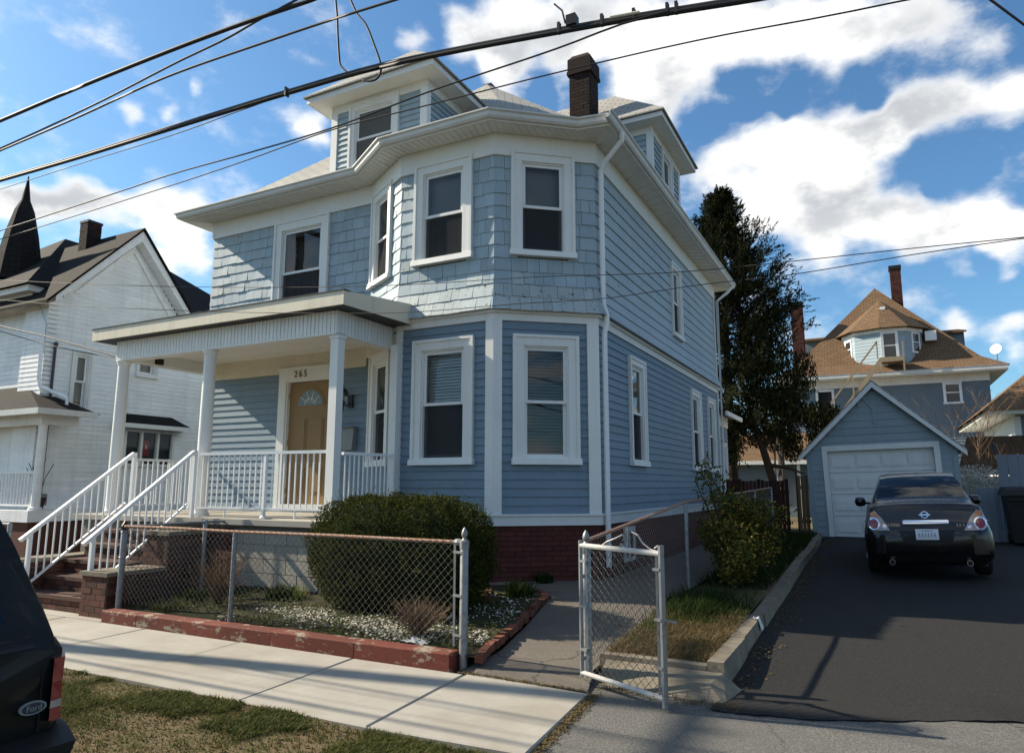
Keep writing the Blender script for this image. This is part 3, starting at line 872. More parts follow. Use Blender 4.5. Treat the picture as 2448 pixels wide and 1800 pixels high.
for k in range(1, 5):
    q = math.pi * k / 5
    MB().tube([F_main.P(cx + .06 * math.cos(q), -.026, 3.0 + .06 * math.sin(q)), F_main.P(cx + .27 * math.cos(q), -.026, 3.0 + .27 * math.sin(q))], .006, 5).build('muntin', 'white_vinyl', door)
MB().tube([F_main.P(cx + .13 * math.cos(math.pi * k / 10), -.026, 3.0 + .13 * math.sin(math.pi * k / 10)) for k in range(11)], .006, 5).build('muntin', 'white_vinyl', door)
MB().lathe(F_main.P(DS1 - .08, 0, 2.1), [(.012, .045), (.03, .02), (.033, .0), (.02, -.02)], 12, 'Y').build('door_knob', 'brass', door)
for z in (1.5, 2.35, 3.2):
    MB().tube([F_main.P(DS0 - .006, -.03, z - .05), F_main.P(DS0 - .006, -.03, z + .05)], .010, 6).build('hinge', 'black_plastic', door)

def text_mesh(txt, size, depth, name, mat, parent, matrix, spacing=1.0):
    cu = bpy.data.curves.new(name, 'FONT'); cu.body = txt; cu.size = size; cu.extrude = depth; cu.align_x = 'CENTER'; cu.align_y = 'CENTER'
    cu.space_character = spacing; cu.resolution_u = 3
    tmp = bpy.data.objects.new(name, cu); COL.objects.link(tmp)
    dg = bpy.context.evaluated_depsgraph_get()
    me = bpy.data.meshes.new_from_object(tmp.evaluated_get(dg))
    bpy.data.objects.remove(tmp); bpy.data.curves.remove(cu)
    o0 = Vector(ORG.get(parent, (0, 0, 0)))
    me.transform(Matrix.Translation(-o0) @ matrix)
    me.materials.clear(); me.materials.append(M[mat])
    o = bpy.data.objects.new(name, me); COL.objects.link(o); o.parent = parent; ORG[o] = tuple(o0)
    return o
def facade_matrix(fr, s, d, z):
    u, n = fr.u, fr.n; p = Vector(fr.P(s, d, z))
    return Matrix(((u.x, 0, n.x, p.x), (u.y, 0, n.y, p.y), (0, 1, 0, p.z), (0, 0, 0, 1)))
for k, ch in enumerate('265'):
    text_mesh(ch, .17, .006, 'house_numeral', 'brass', cas, facade_matrix(F_main, cx - .17 + (k - 1) * .115, .064, 3.565))

# --- trim
def band(fr, z0, z1, d, name, mat, a=None, b=None, parent=H):
    return MB().fbox(fr, 0 if a is None else a, fr.len if b is None else b, -.04, d, z0, z1).build(name, mat, parent)
def wrap(d, z0, z1, name, mat, pts=outline):
    """closed ring of boards with mitred corners"""
    o = inset(pts, d); i = inset(pts, -.05)
    n = len(pts); mb = MB()
    for k in range(n):
        k2 = (k + 1) % n
        mb = MB()
        mb.hexa([(*o[k], z0), (*o[k2], z0), (*i[k2], z0), (*i[k], z0), (*o[k], z1), (*o[k2], z1), (*i[k2], z1), (*i[k], z1)])
        mb.build(name, mat, H)
wrap(.040, Z_T0, 1.175, 'water_table', 'white_trim')
wrap(.065, 1.175, Z_T1, 'water_table_cap', 'white_trim')
wrap(.034, Z_B0, Z_B1 - .05, 'belt_board', 'white_trim')
wrap(.075, Z_B1 - .05, Z_B1, 'belt_cap', 'white_trim')
wrap(.040, Z_F, Z_S, 'frieze_board', 'white_trim')
def corner_board(p, fa, fb, w=.13, z0=Z_T1, z1=Z_B0, d=.042, only=None):
    m = MB()
    a = fa.len
    if only != 'b': m.fbox(fa, a - w, a + (d * math.tan(math.acos(max(-1, min(1, fa.n.dot(fb.n)))) / 2)), -.02, d, z0, z1)
    if only != 'a': m.fbox(fb, -(d * math.tan(math.acos(max(-1, min(1, fa.n.dot(fb.n)))) / 2)) + .002, w, -.02, d - .001, z0, z1)
    m.build('corner_board', 'white_trim', H)
corner_board(pC, F_B, F_C, .115); corner_board(pD, F_C, F_side, .16, only='a')
corner_board(pB, F_A, F_B, .10, only='b')
MB().fbox(F_main, -.04, .11, -.02, .042, Z_T1, Z_B0).build('corner_board', 'white_trim', H)
MB().fbox(F_side, F_side.len - .09, F_side.len + .02, -.02, .04, Z_T1, Z_F).build('corner_board', 'white_trim', H)
# --- lower clapboards
NB = 23
for fr in (F_main, F_A, F_B, F_C, F_side):
    ops = OPEN.get(fr, [])
    clapboards(fr, -.003, fr.len + .003, Z_T1, Z_B0, NB, ops, 'paint_blue', H)
for fr in (F_left, F_back):
    MB().fbox(fr, 0, fr.len, -.04, .012, Z_T1, Z_B0).build('wall_cladding', 'paint_blue', H)
    MB().fbox(fr, 0, fr.len, -.04, .012, Z_B1, Z_F).build('wall_cladding', 'paint_shingle', H)
# --- upper shingles, the lowest three courses flared out over the belt
def rows(n, flare):
    e = (Z_F - Z_B1) / n; out = []
    fl = lambda z: flare * max(0, 1 - (z - Z_B1) / (e * 3.2)) ** 1.6
    for i in range(n):
        za = Z_B1 + i * e - (.012 if i == 0 else 0); zb = Z_B1 + (i + 1) * e
        out.append((za, zb, fl(za), fl(zb)))
    return out
RW = rows(12, .13)
for fr in (F_main, F_A, F_B, F_C):
    fa = .02 if fr in (F_A, F_C, F_B) else 0
    shingles(fr, -.012, fr.len + .012, RW, OPEN.get(fr, []))
LIM.sort(key=lambda t: t[0])
for d, mb, mt in LIM[:298]: mb.build('shingle', mt, H)
rest = {}
for d, mb, mt in LIM[298:]: rest.setdefault(mt, MB()).add(mb.v, mb.f)
for mt, mb in rest.items(): mb.build('shingle', mt, H, kind='stuff')
# corner wedges of the flare
for (fa, fb) in ((F_A, F_B), (F_B, F_C), (F_C, F_side)):
    mb = MB()
    for za, zb, db, dt in RW:
        k = math.tan(math.acos(fa.n.dot(fb.n)) / 2)
        a0, a1 = fa.P(fa.len, db + .012, za), fa.P(fa.len + (db + .012) * k, db + .012, za)
        b1 = fb.P(0, db + .012, za); c0 = fa.P(fa.len, -.02, za)
        t0, t1, u1, v0 = fa.P(fa.len, dt + .004, zb + .008), fa.P(fa.len + (dt + .004) * k, dt + .004, zb + .008), fb.P(0, dt + .004, zb + .008), fa.P(fa.len, -.02, zb + .008)
        mb.hexa([a0, a1, b1, c0, t0, t1, u1, v0])
    mb.build('corner_shingle', 'paint_shingle', H)
# side wall upper storey: long shingle courses
opsS = OPEN[F_side]
for (za, zb, db, dt) in RW:
    for a, b in segs(-.012, F_side.len - .09, za, zb, opsS):
        p = a
        while p < b - .01:
            q = min(b, p + random.uniform(2.2, 4.2))
            if b - q < .6: q = b
            j = random.uniform(-.004, .004)
            MB().fbox(F_side, p, q - .002, db - .03, db + .020, za + j, zb + .012, dt - .03, dt - .001).build('shingle_course', 'paint_course', H)
            p = q
# --- painted brick foundation
def bricks(fr, s0, s1, z0, z1, d, bw, bh, mat, parent, cap=None, name='brick', gap=.008, proud=.010, ops=()):
    n = max(1, round((z1 - z0) / bh)); h = (z1 - z0) / n
    spare = MB(); cnt = 0
    for r in range(n):
        p = s0 - (bw / 2 if r % 2 else 0)
        while p < s1 - .005:
            a, b = max(p, s0), min(p + bw, s1)
            if b - a > .02 and not any(o[0] < (a + b) / 2 < o[1] and o[2] < z0 + (r + .5) * h < o[3] for o in ops):
                j = random.uniform(-.002, .003)
                mb = MB().fbox(fr, a + gap / 2, b - gap / 2, d - .02, d + proud + j, z0 + r * h + gap / 2, z0 + (r + 1) * h - gap / 2)
                if cap is None or cnt < cap: mb.build(name, mat, parent)
                else: spare.add(mb.v, mb.f)
                cnt += 1
            p += bw
    if spare.v: spare.build(name, mat, parent, kind='stuff')
    return cnt
fd = MB().prism(inset(outline, -.01), .05, 1.04).build('foundation', 'mortar_red', H)
bricks(F_C, 0, F_C.len, .27, 1.035, -.012, .215, .072, 'brick_red_dark', fd)
bricks(F_B, .5, F_B.len, .27, 1.035, -.012, .215, .072, 'brick_red_dark', fd)
bricks(F_side, 0, F_side.len, .27, 1.035, -.012, .215, .072, 'brick_red_dark', fd, cap=70, ops=[(1.05, 1.6, .42, .95)])
bw_ = MB()
bw_.fbox(F_side, 1.05, 1.12, -.02, .02, .42, .95); bw_.fbox(F_side, 1.53, 1.6, -.02, .02, .42, .95)
bw_.fbox(F_side, 1.12, 1.53, -.02, .021, .88, .95); bw_.fbox(F_side, 1.12, 1.53, -.02, .03, .42, .47); bw_.fbox(F_side, 1.31, 1.34, -.02, .015, .47, .88)
bwin = bw_.build('basement_window', 'white_trim', H)
MB().fbox(F_side, 1.12, 1.53, -.03, -.015, .47, .88).build('pane', 'glass', bwin)

# --- eaves: soffit, fascia and gutters
EAVE = [(-12.10, 8.90), (-7.60, 8.90), (-6.58, 8.28), (-4.66, 8.28), (-3.62, 9.14), (-3.15, 9.22), (-3.15, 19.15), (-12.10, 19.15)]
ZE = 6.99
wall8 = [pL, pA, pB, pC, pD, (pD[0], pD[1] + .05), pE, pK]
sof = MB()
for k in range(8):
    k2 = (k + 1) % 8
    w1, w2 = inset(outline, -.03)[min(k, 6)] if False else wall8[k], wall8[k2]
    sof.add([(*EAVE[k], Z_S), (*EAVE[k2], Z_S), (*w2, Z_S + .005), (*w1, Z_S + .005)], [(3, 2, 1, 0)])
sofo = sof.build('soffit', 'soffit', H)
# soffit seams
sm = MB()
def seams(a, b, c, d, step):
    a, b, c, d = (Vector((*p, Z_S - .004)) for p in (a, b, c, d))
    n = int((b - a).length / step)
    for i in range(n):
        t = (i + .5) / n
        p, q = a.lerp(b, t), c.lerp(d, t)
        sm.beam(p, q, .010, .012)
for k in (0, 1, 2, 3, 4, 5): seams(EAVE[k], EAVE[k + 1], wall8[k], wall8[k + 1], .11 if k != 5 else .30)
sm.build('soffit_seam', 'soffit', H, kind='stuff')
fa = MB()
def extrude_profile(mb, pts, prof, closed=False):
    """sweep profile [(outward, z)] along the plan polyline with mitres"""
    n = len(pts); V = [Vector(p) for p in pts]
    rings = []
    for i in range(n):
        if closed or 0 < i < n - 1:
            a, b, c = V[i - 1], V[i], V[(i + 1) % n]
            u1 = (b - a).normalized(); u2 = (c - b).normalized()
        else:
            u1 = u2 = (V[1] - V[0]).normalized() if i == 0 else (V[-1] - V[-2]).normalized()
        n1 = Vector((u1.y, -u1.x)); n2 = Vector((u2.y, -u2.x)); k = n1 + n2; k = k / k.dot(n1)
        rings.append([(V[i].x + k.x * o, V[i].y + k.y * o, z) for o, z in prof])
    m = len(prof); b0 = len(mb.v)
    for r in rings: mb.v += r
    for i in range(n if closed else n - 1):
        i2 = (i + 1) % n
        for j in range(m):
            j2 = (j + 1) % m
            mb.f.append((b0 + i * m + j, b0 + i2 * m + j, b0 + i2 * m + j2, b0 + i * m + j2))
    if not closed:
        mb.f.append(tuple(b0 + j for j in range(m))); mb.f.append(tuple(b0 + (n - 1) * m + j for j in range(m - 1, -1, -1)))
    return mb
extrude_profile(fa, EAVE, [(-.03, 6.85), (.0, 6.85), (.0, 6.985), (-.03, 6.985)], True).build('fascia', 'white_trim', H)
gprof = [(.0, 6.875), (.05, 6.875), (.075, 6.905), (.08, 6.955), (.112, 6.972), (.112, 6.992), (.10, 6.992), (.095, 6.978), (.068, 6.965), (.06, 6.915), (.045, 6.89), (.004, 6.89)]
for seg in ([0, 1], [1, 2], [2, 3, 4, 5]):
    pass
extrude_profile(MB(), [EAVE[i] for i in (7, 0, 1, 2, 3, 4, 5)], gprof).build('gutter', 'gutter', H)
extrude_profile(MB(), [(-3.15, 9.02), (-3.15, 19.15)], gprof).build('gutter', 'gutter', H)
# downspouts
ds = MB().tube([(-3.09, 9.6, 6.90), (-3.09, 9.62, 6.78), (-3.40, 9.72, 6.55), (-3.49, 9.76, 6.42), (-3.49, 9.76, 4.3), (-3.44, 9.76, 4.12), (-3.44, 9.76, 4.0), (-3.48, 9.76, 3.85), (-3.48, 9.76, .45)], .042, 8)
auto_smooth(ds.build('downspout', 'white_metal', H))
ds = MB().tube([(-3.12, 18.9, 6.88), (-3.2, 18.75, 6.7), (-3.47, 18.62, 6.45), (-3.47, 18.62, .5)], .04, 8)
auto_smooth(ds.build('downspout', 'white_metal', H))
# --- main roof: hipped, bell-cast at the eaves
rt = MB()
e0 = [(x, y, ZE) for x, y in inset(EAVE, .03)]
r1 = [(-11.30, 9.70, 7.52), (-7.45, 9.72, 7.53), (-6.35, 9.62, 7.60), (-4.95, 9.62, 7.60), (-4.15, 9.98, 7.55), (-3.95, 10.05, 7.52), (-3.95, 18.35, 7.52), (-11.30, 18.35, 7.52)]
RZ = 11.05
rg = [(-7.63, 13.45, RZ), (-7.63, 14.7, RZ)]
V_ = e0 + r1 + rg
F_ = [(i, (i + 1) % 8, 8 + (i + 1) % 8, 8 + i) for i in range(8)]
F_ += [(8, 9, 16), (9, 10, 16), (10, 11, 16), (11, 12, 16), (12, 13, 16), (13, 14, 17, 16), (14, 15, 17), (15, 8, 16, 17)]
rt.add(V_, F_)
roof = rt.build('roof', 'roof_grey', H)
rc = MB()
for a, b in ((rg[0], rg[1]),):
    rc.beam((a[0], a[1], a[2] + .012), (b[0], b[1], b[2] + .012), .22, .02)
rc.build('ridge_cap', 'roof_grey', roof)

# --- dormers
def dormer(fr, s0, s1, back, z0, zt, ov, rise, win, nrow):
    """fr: facade line of the dormer front; back: depth of cheek walls"""
    core = MB().fbox(fr, s0, s1, -back, -.01, z0, zt).build('dormer', 'interior', H)
    P = fr.P
    o = [(s0 + .12, win[0], 0, 99), (win[1], s1 - .12, 0, 99)]
    clapboards(fr, s0 + .10, s1 - .10, z0, zt - .16, nrow, [(win[0], win[1], 0, 99)], 'paint_shingle', H, out=.024)
    # cheeks
    pr = Fr(P(s1, 0, 0)[:2], P(s1, -back, 0)[:2]); pl = Fr(P(s0, -back, 0)[:2], P(s0, 0, 0)[:2])
    clapboards(pr, .0, back, z0, zt - .16, nrow, [], 'paint_shingle', H, out=.024)
    clapboards(pl, .0, back - .0, z0, zt - .16, nrow, [], 'paint_shingle', H, out=.024)
    for a, b, d in ((s0 - .035, s0 + .11, .03), (s1 - .11, s1 + .035, .03)):
        MB().fbox(fr, a, b, -.09, d, z0 - .06, zt - .14).build('corner_board', 'white_trim', H)
    MB().fbox(fr, s0 - .03, s1 + .03, -.03, .034, zt - .17, zt).build('frieze_board', 'white_trim', H)
    MB().fbox(pr, 0, back, -.03, .034, zt - .17, zt).build('frieze_board', 'white_trim', H)
    MB().fbox(pl, 0, back, -.03, .034, zt - .17, zt).build('frieze_board', 'white_trim', H)
    window(fr, win[0], win[1], win[2], win[3], H, cw=.12, upper='shade', lower=None, sill=True)
    # hipped roof with boxed eave
    m = (s0 + s1) / 2; hw = (s1 - s0) / 2 + ov
    zs = zt - .005; ze = zt + .10
    eb = [P(s0 - ov, ov, zs), P(s1 + ov, ov, zs), P(s1 + ov, -back, zs), P(s0 - ov, -back, zs)]
    MB().add(eb, [(3, 2, 1, 0)]).build('soffit', 'soffit', core)
    fm = MB()
    fm.fbox(fr, s0 - ov, s1 + ov, ov - .02, ov, zs - .01, ze - .012)
    fm.fbox(fr, s1 + ov - .02, s1 + ov - .001, -back, ov - .02, zs - .009, ze - .013); fm.fbox(fr, s0 - ov + .001, s0 - ov + .02, -back, ov - .02, zs - .009, ze - .013)
    fm.build('fascia', 'white_trim', core)
    g = .05
    v = [P(s0 - ov - g, ov + g, ze - .01), P(s1 + ov + g, ov + g, ze - .01), P(s1 + ov + g, -back, ze - .01), P(s0 - ov - g, -back, ze - .01), P(m, ov - hw, zt + rise), P(m, -back - 1.9, zt + rise),
         P(s0 - ov - g, ov + g, ze + .02), P(s1 + ov + g, ov + g, ze + .02), P(s1 + ov + g, -back - .8, ze + .02), P(s0 - ov - g, -back - .8, ze + .02)]
    MB().add(v, [(6, 7, 4), (7, 8, 5, 4), (9, 6, 4, 5), (0, 1, 7, 6), (1, 2, 8, 7), (3, 0, 6, 9), (3, 2, 1, 0)]).build('dormer_roof', 'roof_grey', core)
    return core
F_fd = Fr((-8.66, 9.42), (-6.56, 9.42))
dormer(F_fd, 0, F_fd.len, 1.5, 7.30, 8.66, .36, 1.50, (.42, 1.52, 7.22, 8.56), 11)
F_rd = Fr((-3.70, 13.45), (-3.70, 15.75))
dormer(F_rd, 0, F_rd.len, 1.6, 7.18, 9.02, .34, 1.58, (.72, 1.55, 7.5, 8.9), 13)
# --- chimney
CX0, CX1, CY0, CY1 = -5.36, -4.90, 13.10, 13.60
ch = MB().box(CX0, CX1, CY0, CY1, 7.6, 10.42).build('chimney', 'mortar_dark', H)
for fr in (Fr((CX0, CY0), (CX1, CY0)), Fr((CX1, CY0), (CX1, CY1)), Fr((CX0, CY1), (CX0, CY0))):
    bricks(fr, 0, fr.len, 8.9, 10.42, .0, .21, .075, 'brick_chimney', ch)
cc = MB().box(CX0 - .05, CX1 + .05, CY0 - .05, CY1 + .05, 10.42, 10.50).box(CX0 - .035, CX1 + .035, CY0 - .035, CY1 + .035, 10.5, 10.78)
cc.hexa([(CX0 - .035, CY0 - .035, 10.78), (CX1 + .035, CY0 - .035, 10.78), (CX1 + .035, CY1 + .035, 10.78), (CX0 - .035, CY1 + .035, 10.78), (CX0 + .05, CY0 + .05, 10.90), (CX1 - .05, CY0 + .05, 10.90), (CX1 - .05, CY1 - .05, 10.90), (CX0 + .05, CY1 - .05, 10.90)])
cc.build('chimney_cap', 'brick_chimney', ch)
MB().box(CX0 - .05, CX1 + .05, CY0 - .08, CY1, 8.2, 9.15).build('flashing', 'iron', ch)
# --- rear ell
ell = MB().box(-8.5, -3.72, 18.62, 20.6, .3, 3.42).build('rear_wing', 'interior', H)
F_ell = Fr((-3.72, 18.62), (-3.72, 20.6))
clapboards(F_ell, 0, F_ell.len, 1.1, 3.2, 17, [(1.0, 1.55, 1.2, 2.75)], 'paint_blue', H)
MB().fbox(F_ell, 0, F_ell.len, -.02, .03, 3.2, 3.5).build('frieze_board', 'white_trim', H)
window(F_ell, 1.0, 1.55, 1.2, 2.75, H, cw=.09)
rw = MB(); rw.add([(-3.35, 18.6, 3.50), (-3.35, 20.9, 3.50), (-8.5, 20.9, 3.5), (-8.5, 18.6, 3.5), (-5.2, 18.6, 4.2), (-5.2, 19.6, 4.2)], [(0, 1, 5, 4), (1, 2, 5), (0, 3, 2, 1)]).build('wing_roof', 'roof_grey', H)
MB().box(-3.38, -3.33, 18.6, 20.92, 3.40, 3.515).build('fascia', 'white_trim', H)
# ================================================================= porch (part of the house)
PF = 1.13
poly = [(-11.72, 7.00), (-6.42, 7.00), (-6.42, 8.66), (-6.50, 8.66), (-7.60, 9.31), (-11.72, 9.31)]
MB().prism(poly, 1.055, PF).build('porch_floor', 'concrete', H)
MB().box(-11.6, -6.55, 7.16, 9.2, .1, 1.054).build('porch_base', 'mortar_grey', H)
pbase = MB().box(-8.04, -6.46, 7.10, 7.158, .18, 1.0).build('block_wall', 'mortar_grey', H)
F_pb = Fr((-8.04, 7.10), (-6.46, 7.10)); F_pr = Fr((-6.46, 7.10), (-6.46, 8.66))
bricks(F_pb, 0, F_pb.len, .24, .985, .0, .405, .186, 'block', pbase, name='block', gap=.010, proud=.008)
MB().box(-6.46, -6.40, 7.10, 8.66, .2, 1.05).build('porch_side_wall', 'block', H)
F_pl = Fr((-8.9, 7.10), (-8.05, 7.10))
bl = MB().box(-8.9, -8.045, 7.10, 7.158, .1, 1.0).build('brick_wall', 'mortar_red', H)
bricks(F_pl, 0, F_pl.len, .2, 1.0, 0, .215, .072, 'brick_red_dark', bl)
bricks(F_pb, 0, F_pb.len, .16, .24, .012, .215, .078, 'brick_red_dark', pbase)
# roof slab
FX0, FX1, FY = -11.86, -6.33, 7.22
rp = [(FX0, FY), (FX1, FY), (-6.22, 8.75), (-6.44, 8.66), (-7.55, 9.31), (FX0, 9.33)]
n = len(rp); zt = lambda y: 4.245 + .085 * (y - FY)
v = [(x, y, 4.045) for x, y in rp] + [(x, y, zt(y)) for x, y in rp]
proof = MB().add(v, [tuple(range(n - 1, -1, -1)), tuple(range(n, 2 * n))] + [(i, (i + 1) % n, n + (i + 1) % n, n + i) for i in range(n)]).build('porch_roof', 'iron', H)
ff = MB().box(FX0 - .02, FX1 + .022, FY - .025, FY - .002, 4.04, 4.235)
ff.build('fascia', 'white_cream', proof)
MB().add([(FX1 + .002, FY - .001, 4.04), (FX1 + .022, FY - .001, 4.04), (-6.198, 8.75, 4.04), (-6.218, 8.75, 4.04), (FX1 + .002, FY - .001, 4.235), (FX1 + .022, FY - .001, 4.235), (-6.198, 8.75, 4.37), (-6.218, 8.75, 4.37)],
         [(3, 2, 1, 0), (4, 5, 6, 7), (0, 1, 5, 4), (1, 2, 6, 5), (2, 3, 7, 6), (3, 0, 4, 7)]).build('fascia', 'white_cream', proof)
MB().box(FX0 - .02, FX0 - .001, FY, 9.33, 4.04, 4.235).build('fascia', 'white_cream', proof)
MB().box(FX0 - .035, FX1 + .035, FY - .04, FY + .1, 4.237, 4.252).build('drip_edge', 'iron', proof)
# beam faced with narrow boards
bx0, bx1, by = -11.52, -6.62, 7.44
beam_ = MB().box(bx0, bx1, by, by + .16, 3.725, 4.044).build('porch_beam', 'mailbox_grey', H)  # core coloured dark to stand in for shadow in the board gaps
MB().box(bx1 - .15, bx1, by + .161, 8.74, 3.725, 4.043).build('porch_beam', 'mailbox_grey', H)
MB().box(bx0, bx1, by - .02, by + .17, 3.700, 3.7245).build('beam_cap', 'white_trim', H)
MB().box(bx1 - .16, bx1 + .02, by + .171, 8.74, 3.700, 3.7245).build('beam_cap', 'white_trim', H)
MB().box(bx0, bx0 + .15, by + .161, 9.32, 3.725, 4.043).build('porch_beam', 'white_trim', H)
p = bx0 - .012
while p < bx1:
    q = min(p + .074, bx1 + .012)
    MB().box(p + .0045, q - .0045, by - .020 + random.uniform(-.001, .001), by - .001, 3.715, 4.04).build('board', 'white_vinyl', beam_)
    p += .074
p = by - .012
while p < 8.70:
    MB().box(bx1 + .001, bx1 + .020 + random.uniform(-.001, .001), p + .0045, p + .0695, 3.715, 4.04).build('board', 'white_vinyl', beam_)
    p += .074
MB().box(bx0 - .014, bx0 - .001, by - .012, 9.3, 3.715, 4.04).build('board', 'white_vinyl', beam_)
y = by + .165
while y < 9.26:
    MB().box(bx0 + .155, (bx1 - .155) if y < 8.6 else -7.3 + max(0, (9.0 - y)) * .9, y, y + .092, 3.925, 3.94).build('ceiling_board', 'ceiling_white', H)
    y += .096
MB().box(bx0, bx1 - .02, by + .1, 9.3, 3.945, 4.03).build('porch_ceiling', 'ceiling_white', H)
MB().fbox(F_main, .1, F_main.len, .0, .052, 3.60, 3.93).build('frieze_board', 'white_cream', H)
MB().fbox(F_A, 0, F_A.len - .02, .0, .052, 3.73, 3.93).build('frieze_board', 'white_cream', H)
MB().box(-11.37, -11.33, 8.05, 8.2, 3.735, 3.84).build('bracket', 'bark', H)
def column(x, y, r=.115):
    c = MB().lathe((x, y, PF), [(r * 1.32, 0), (r * 1.32, .035), (r * 1.18, .055), (r * 1.04, .075), (r, .12), (r * .98, .9), (r * .9, 2.4), (r * .9, 2.50), (r * 1.08, 2.51), (r * 1.08, 2.535), (r * 1.22, 2.55), (r * 1.22, 2.568)], 24)
    auto_smooth(c.build('porch_column', 'white_trim', H), 40)
column(-11.40, 7.5, .100); column(-9.25, 7.5, .102)
sq = MB().box(-6.755, -6.615, 7.47, 7.61, PF, 3.70).box(-6.775, -6.595, 7.45, 7.63, PF, PF + .10).box(-6.77, -6.60, 7.455, 7.625, 3.65, 3.701)
sq.build('porch_column', 'white_trim', H)
MB().box(-6.53, -6.40, 8.56, 8.655, PF, 3.73).build('pilaster', 'white_trim', H)

# ---------------------------------------------------------------- porch railings
def railing(name, label, p, q, zb, ztop, step, posts=(), group='white metal railings of the porch', legs=()):
    """level railing from p to q (plan points)"""
    p, q = Vector((*p, 0)), Vector((*q, 0)); L_ = (q - p).length
    t = thing(name, label, 'railing', (p.x, p.y, zb), group=group)
    at = lambda s, z: tuple(p.lerp(q, s / L_) + Vector((0, 0, z)))
    MB().beam(at(0, ztop - .02), at(L_, ztop - .02), .055, .042).build('top_rail', 'white_metal', t)
    MB().beam(at(0, zb + .13), at(L_, zb + .13), .03, .026).build('bottom_rail', 'white_metal', t)
    s = step * .6
    while s < L_ - .03:
        MB().beam(at(s, zb + .142), at(s, ztop - .04), .018, .018).build('baluster', 'white_metal', t)
        s += step
    for s in posts:
        MB().beam(at(s, zb), at(s, ztop - .05), .045, .045).lathe(at(s, zb), [(.05, 0), (.05, .012), (.03, .03)], 10).build('post', 'white_metal', t)
    for s in legs:
        MB().tube([at(s, zb), at(s, zb + .13)], .012, 6).build('foot', 'white_metal', t)
    return t
railing('porch_railing', 'white metal porch railing between the round and square columns', (-9.14, 7.36), (-6.765, 7.52), PF, 2.08, .104, posts=(1.28,), legs=(.55, 1.85))
railing('porch_railing', 'white metal railing from the square porch column to the bay wall', (-6.64, 7.68), (-6.47, 8.56), PF, 2.06, .082)
railing('porch_railing', 'white metal railing along the far open end of the porch', (-11.40, 7.64), (-11.40, 9.28), PF, 2.05, .10, posts=(.9,))
railing('porch_railing', 'short white metal railing between stair top and middle porch column', (-8.98, 7.05), (-9.2, 7.30), PF, 2.08, .10)
def stair_rail(label, x):
    t = thing('stair_railing', label, 'railing', (x, 5.6, .4), group=None)
    a, b = Vector((x, 5.50, .86)), Vector((x, 7.02, 2.08))
    MB().beam(a, b, .055, .045).build('top_rail', 'white_metal', t)
    zr = lambda y: .86 + (y - 5.5) * (1.22 / 1.52)
    zn = lambda y: max(.42, .25 + (y - 5.6) * .80)
    y = 5.66; 
    z0 = lambda y: (zr(y) - .70)
    MB().beam((x, 5.62, z0(5.62)), (x, 6.95, z0(6.95)), .03, .026).build('bottom_rail', 'white_metal', t)
    y = 5.74
    while y < 6.93:
        MB().beam((x, y, z0(y)), (x, y, zr(y) - .02), .018, .018).build('baluster', 'white_metal', t); y += .097
    for y, zb in ((5.62, .19 if x < -9.5 else .53), (7.04, PF)):
        MB().beam((x, y, zb), (x, y, zr(min(y, 7.0)) - .01 + (.04 if y > 7 else 0)), .05, .05).build('post', 'white_metal', t)
stair_rail('sloping white stair railing standing on the low brick pier', -8.86)
stair_rail('sloping white stair railing on the far side of the brick steps', -10.24)

# ---------------------------------------------------------------- brick steps
st = thing('brick_stairs', 'worn brown brick steps rising from the sidewalk to the porch', 'stairs', (-9.6, 6.3, 0))
for k in range(6):
    y0 = 5.62 + .272 * k; z1 = .188 * (k + 1)
    if k == 5: break
    m = MB().box(-10.36, -8.95, y0 + .03, 7.0, z1 - .188, z1 - .05)
    step = m.build('step', 'mortar_dark', st)
    MB().box(-10.38, -8.94, y0, y0 + .30, z1 - .048, z1).build('tread', 'step_stone', step)
    fr = Fr((-10.36, y0 + .03), (-8.95, y0 + .03))
    bricks(fr, 0, fr.len, z1 - .188, z1 - .05, 0, .205, .069, 'brick_stair', step)
def pier(x0, x1, y0, y1, z1):
    p = MB().box(x0 + .01, x1 - .01, y0 + .01, y1 - .01, -.05, z1 - .05).build('pier', 'mortar_grey', st)
    for fr in (Fr((x0 + .01, y0 + .01), (x1 - .01, y0 + .01)), Fr((x1 - .01, y0 + .01), (x1 - .01, y1 - .01))):
        bricks(fr, 0, fr.len, -.02, z1 - .05, 0, .205, .072, 'brick_stair', p)
    MB().box(x0 - .02, x1 + .02, y0 - .02, y1 + .0, z1 - .05, z1).build('pier_cap', 'concrete_old', p)
pier(-8.93, -8.42, 5.56, 6.36, .535)
pier(-8.93, -8.42, 6.37, 6.99, .98)
pier(-10.72, -10.37, 5.56, 6.99, .60)
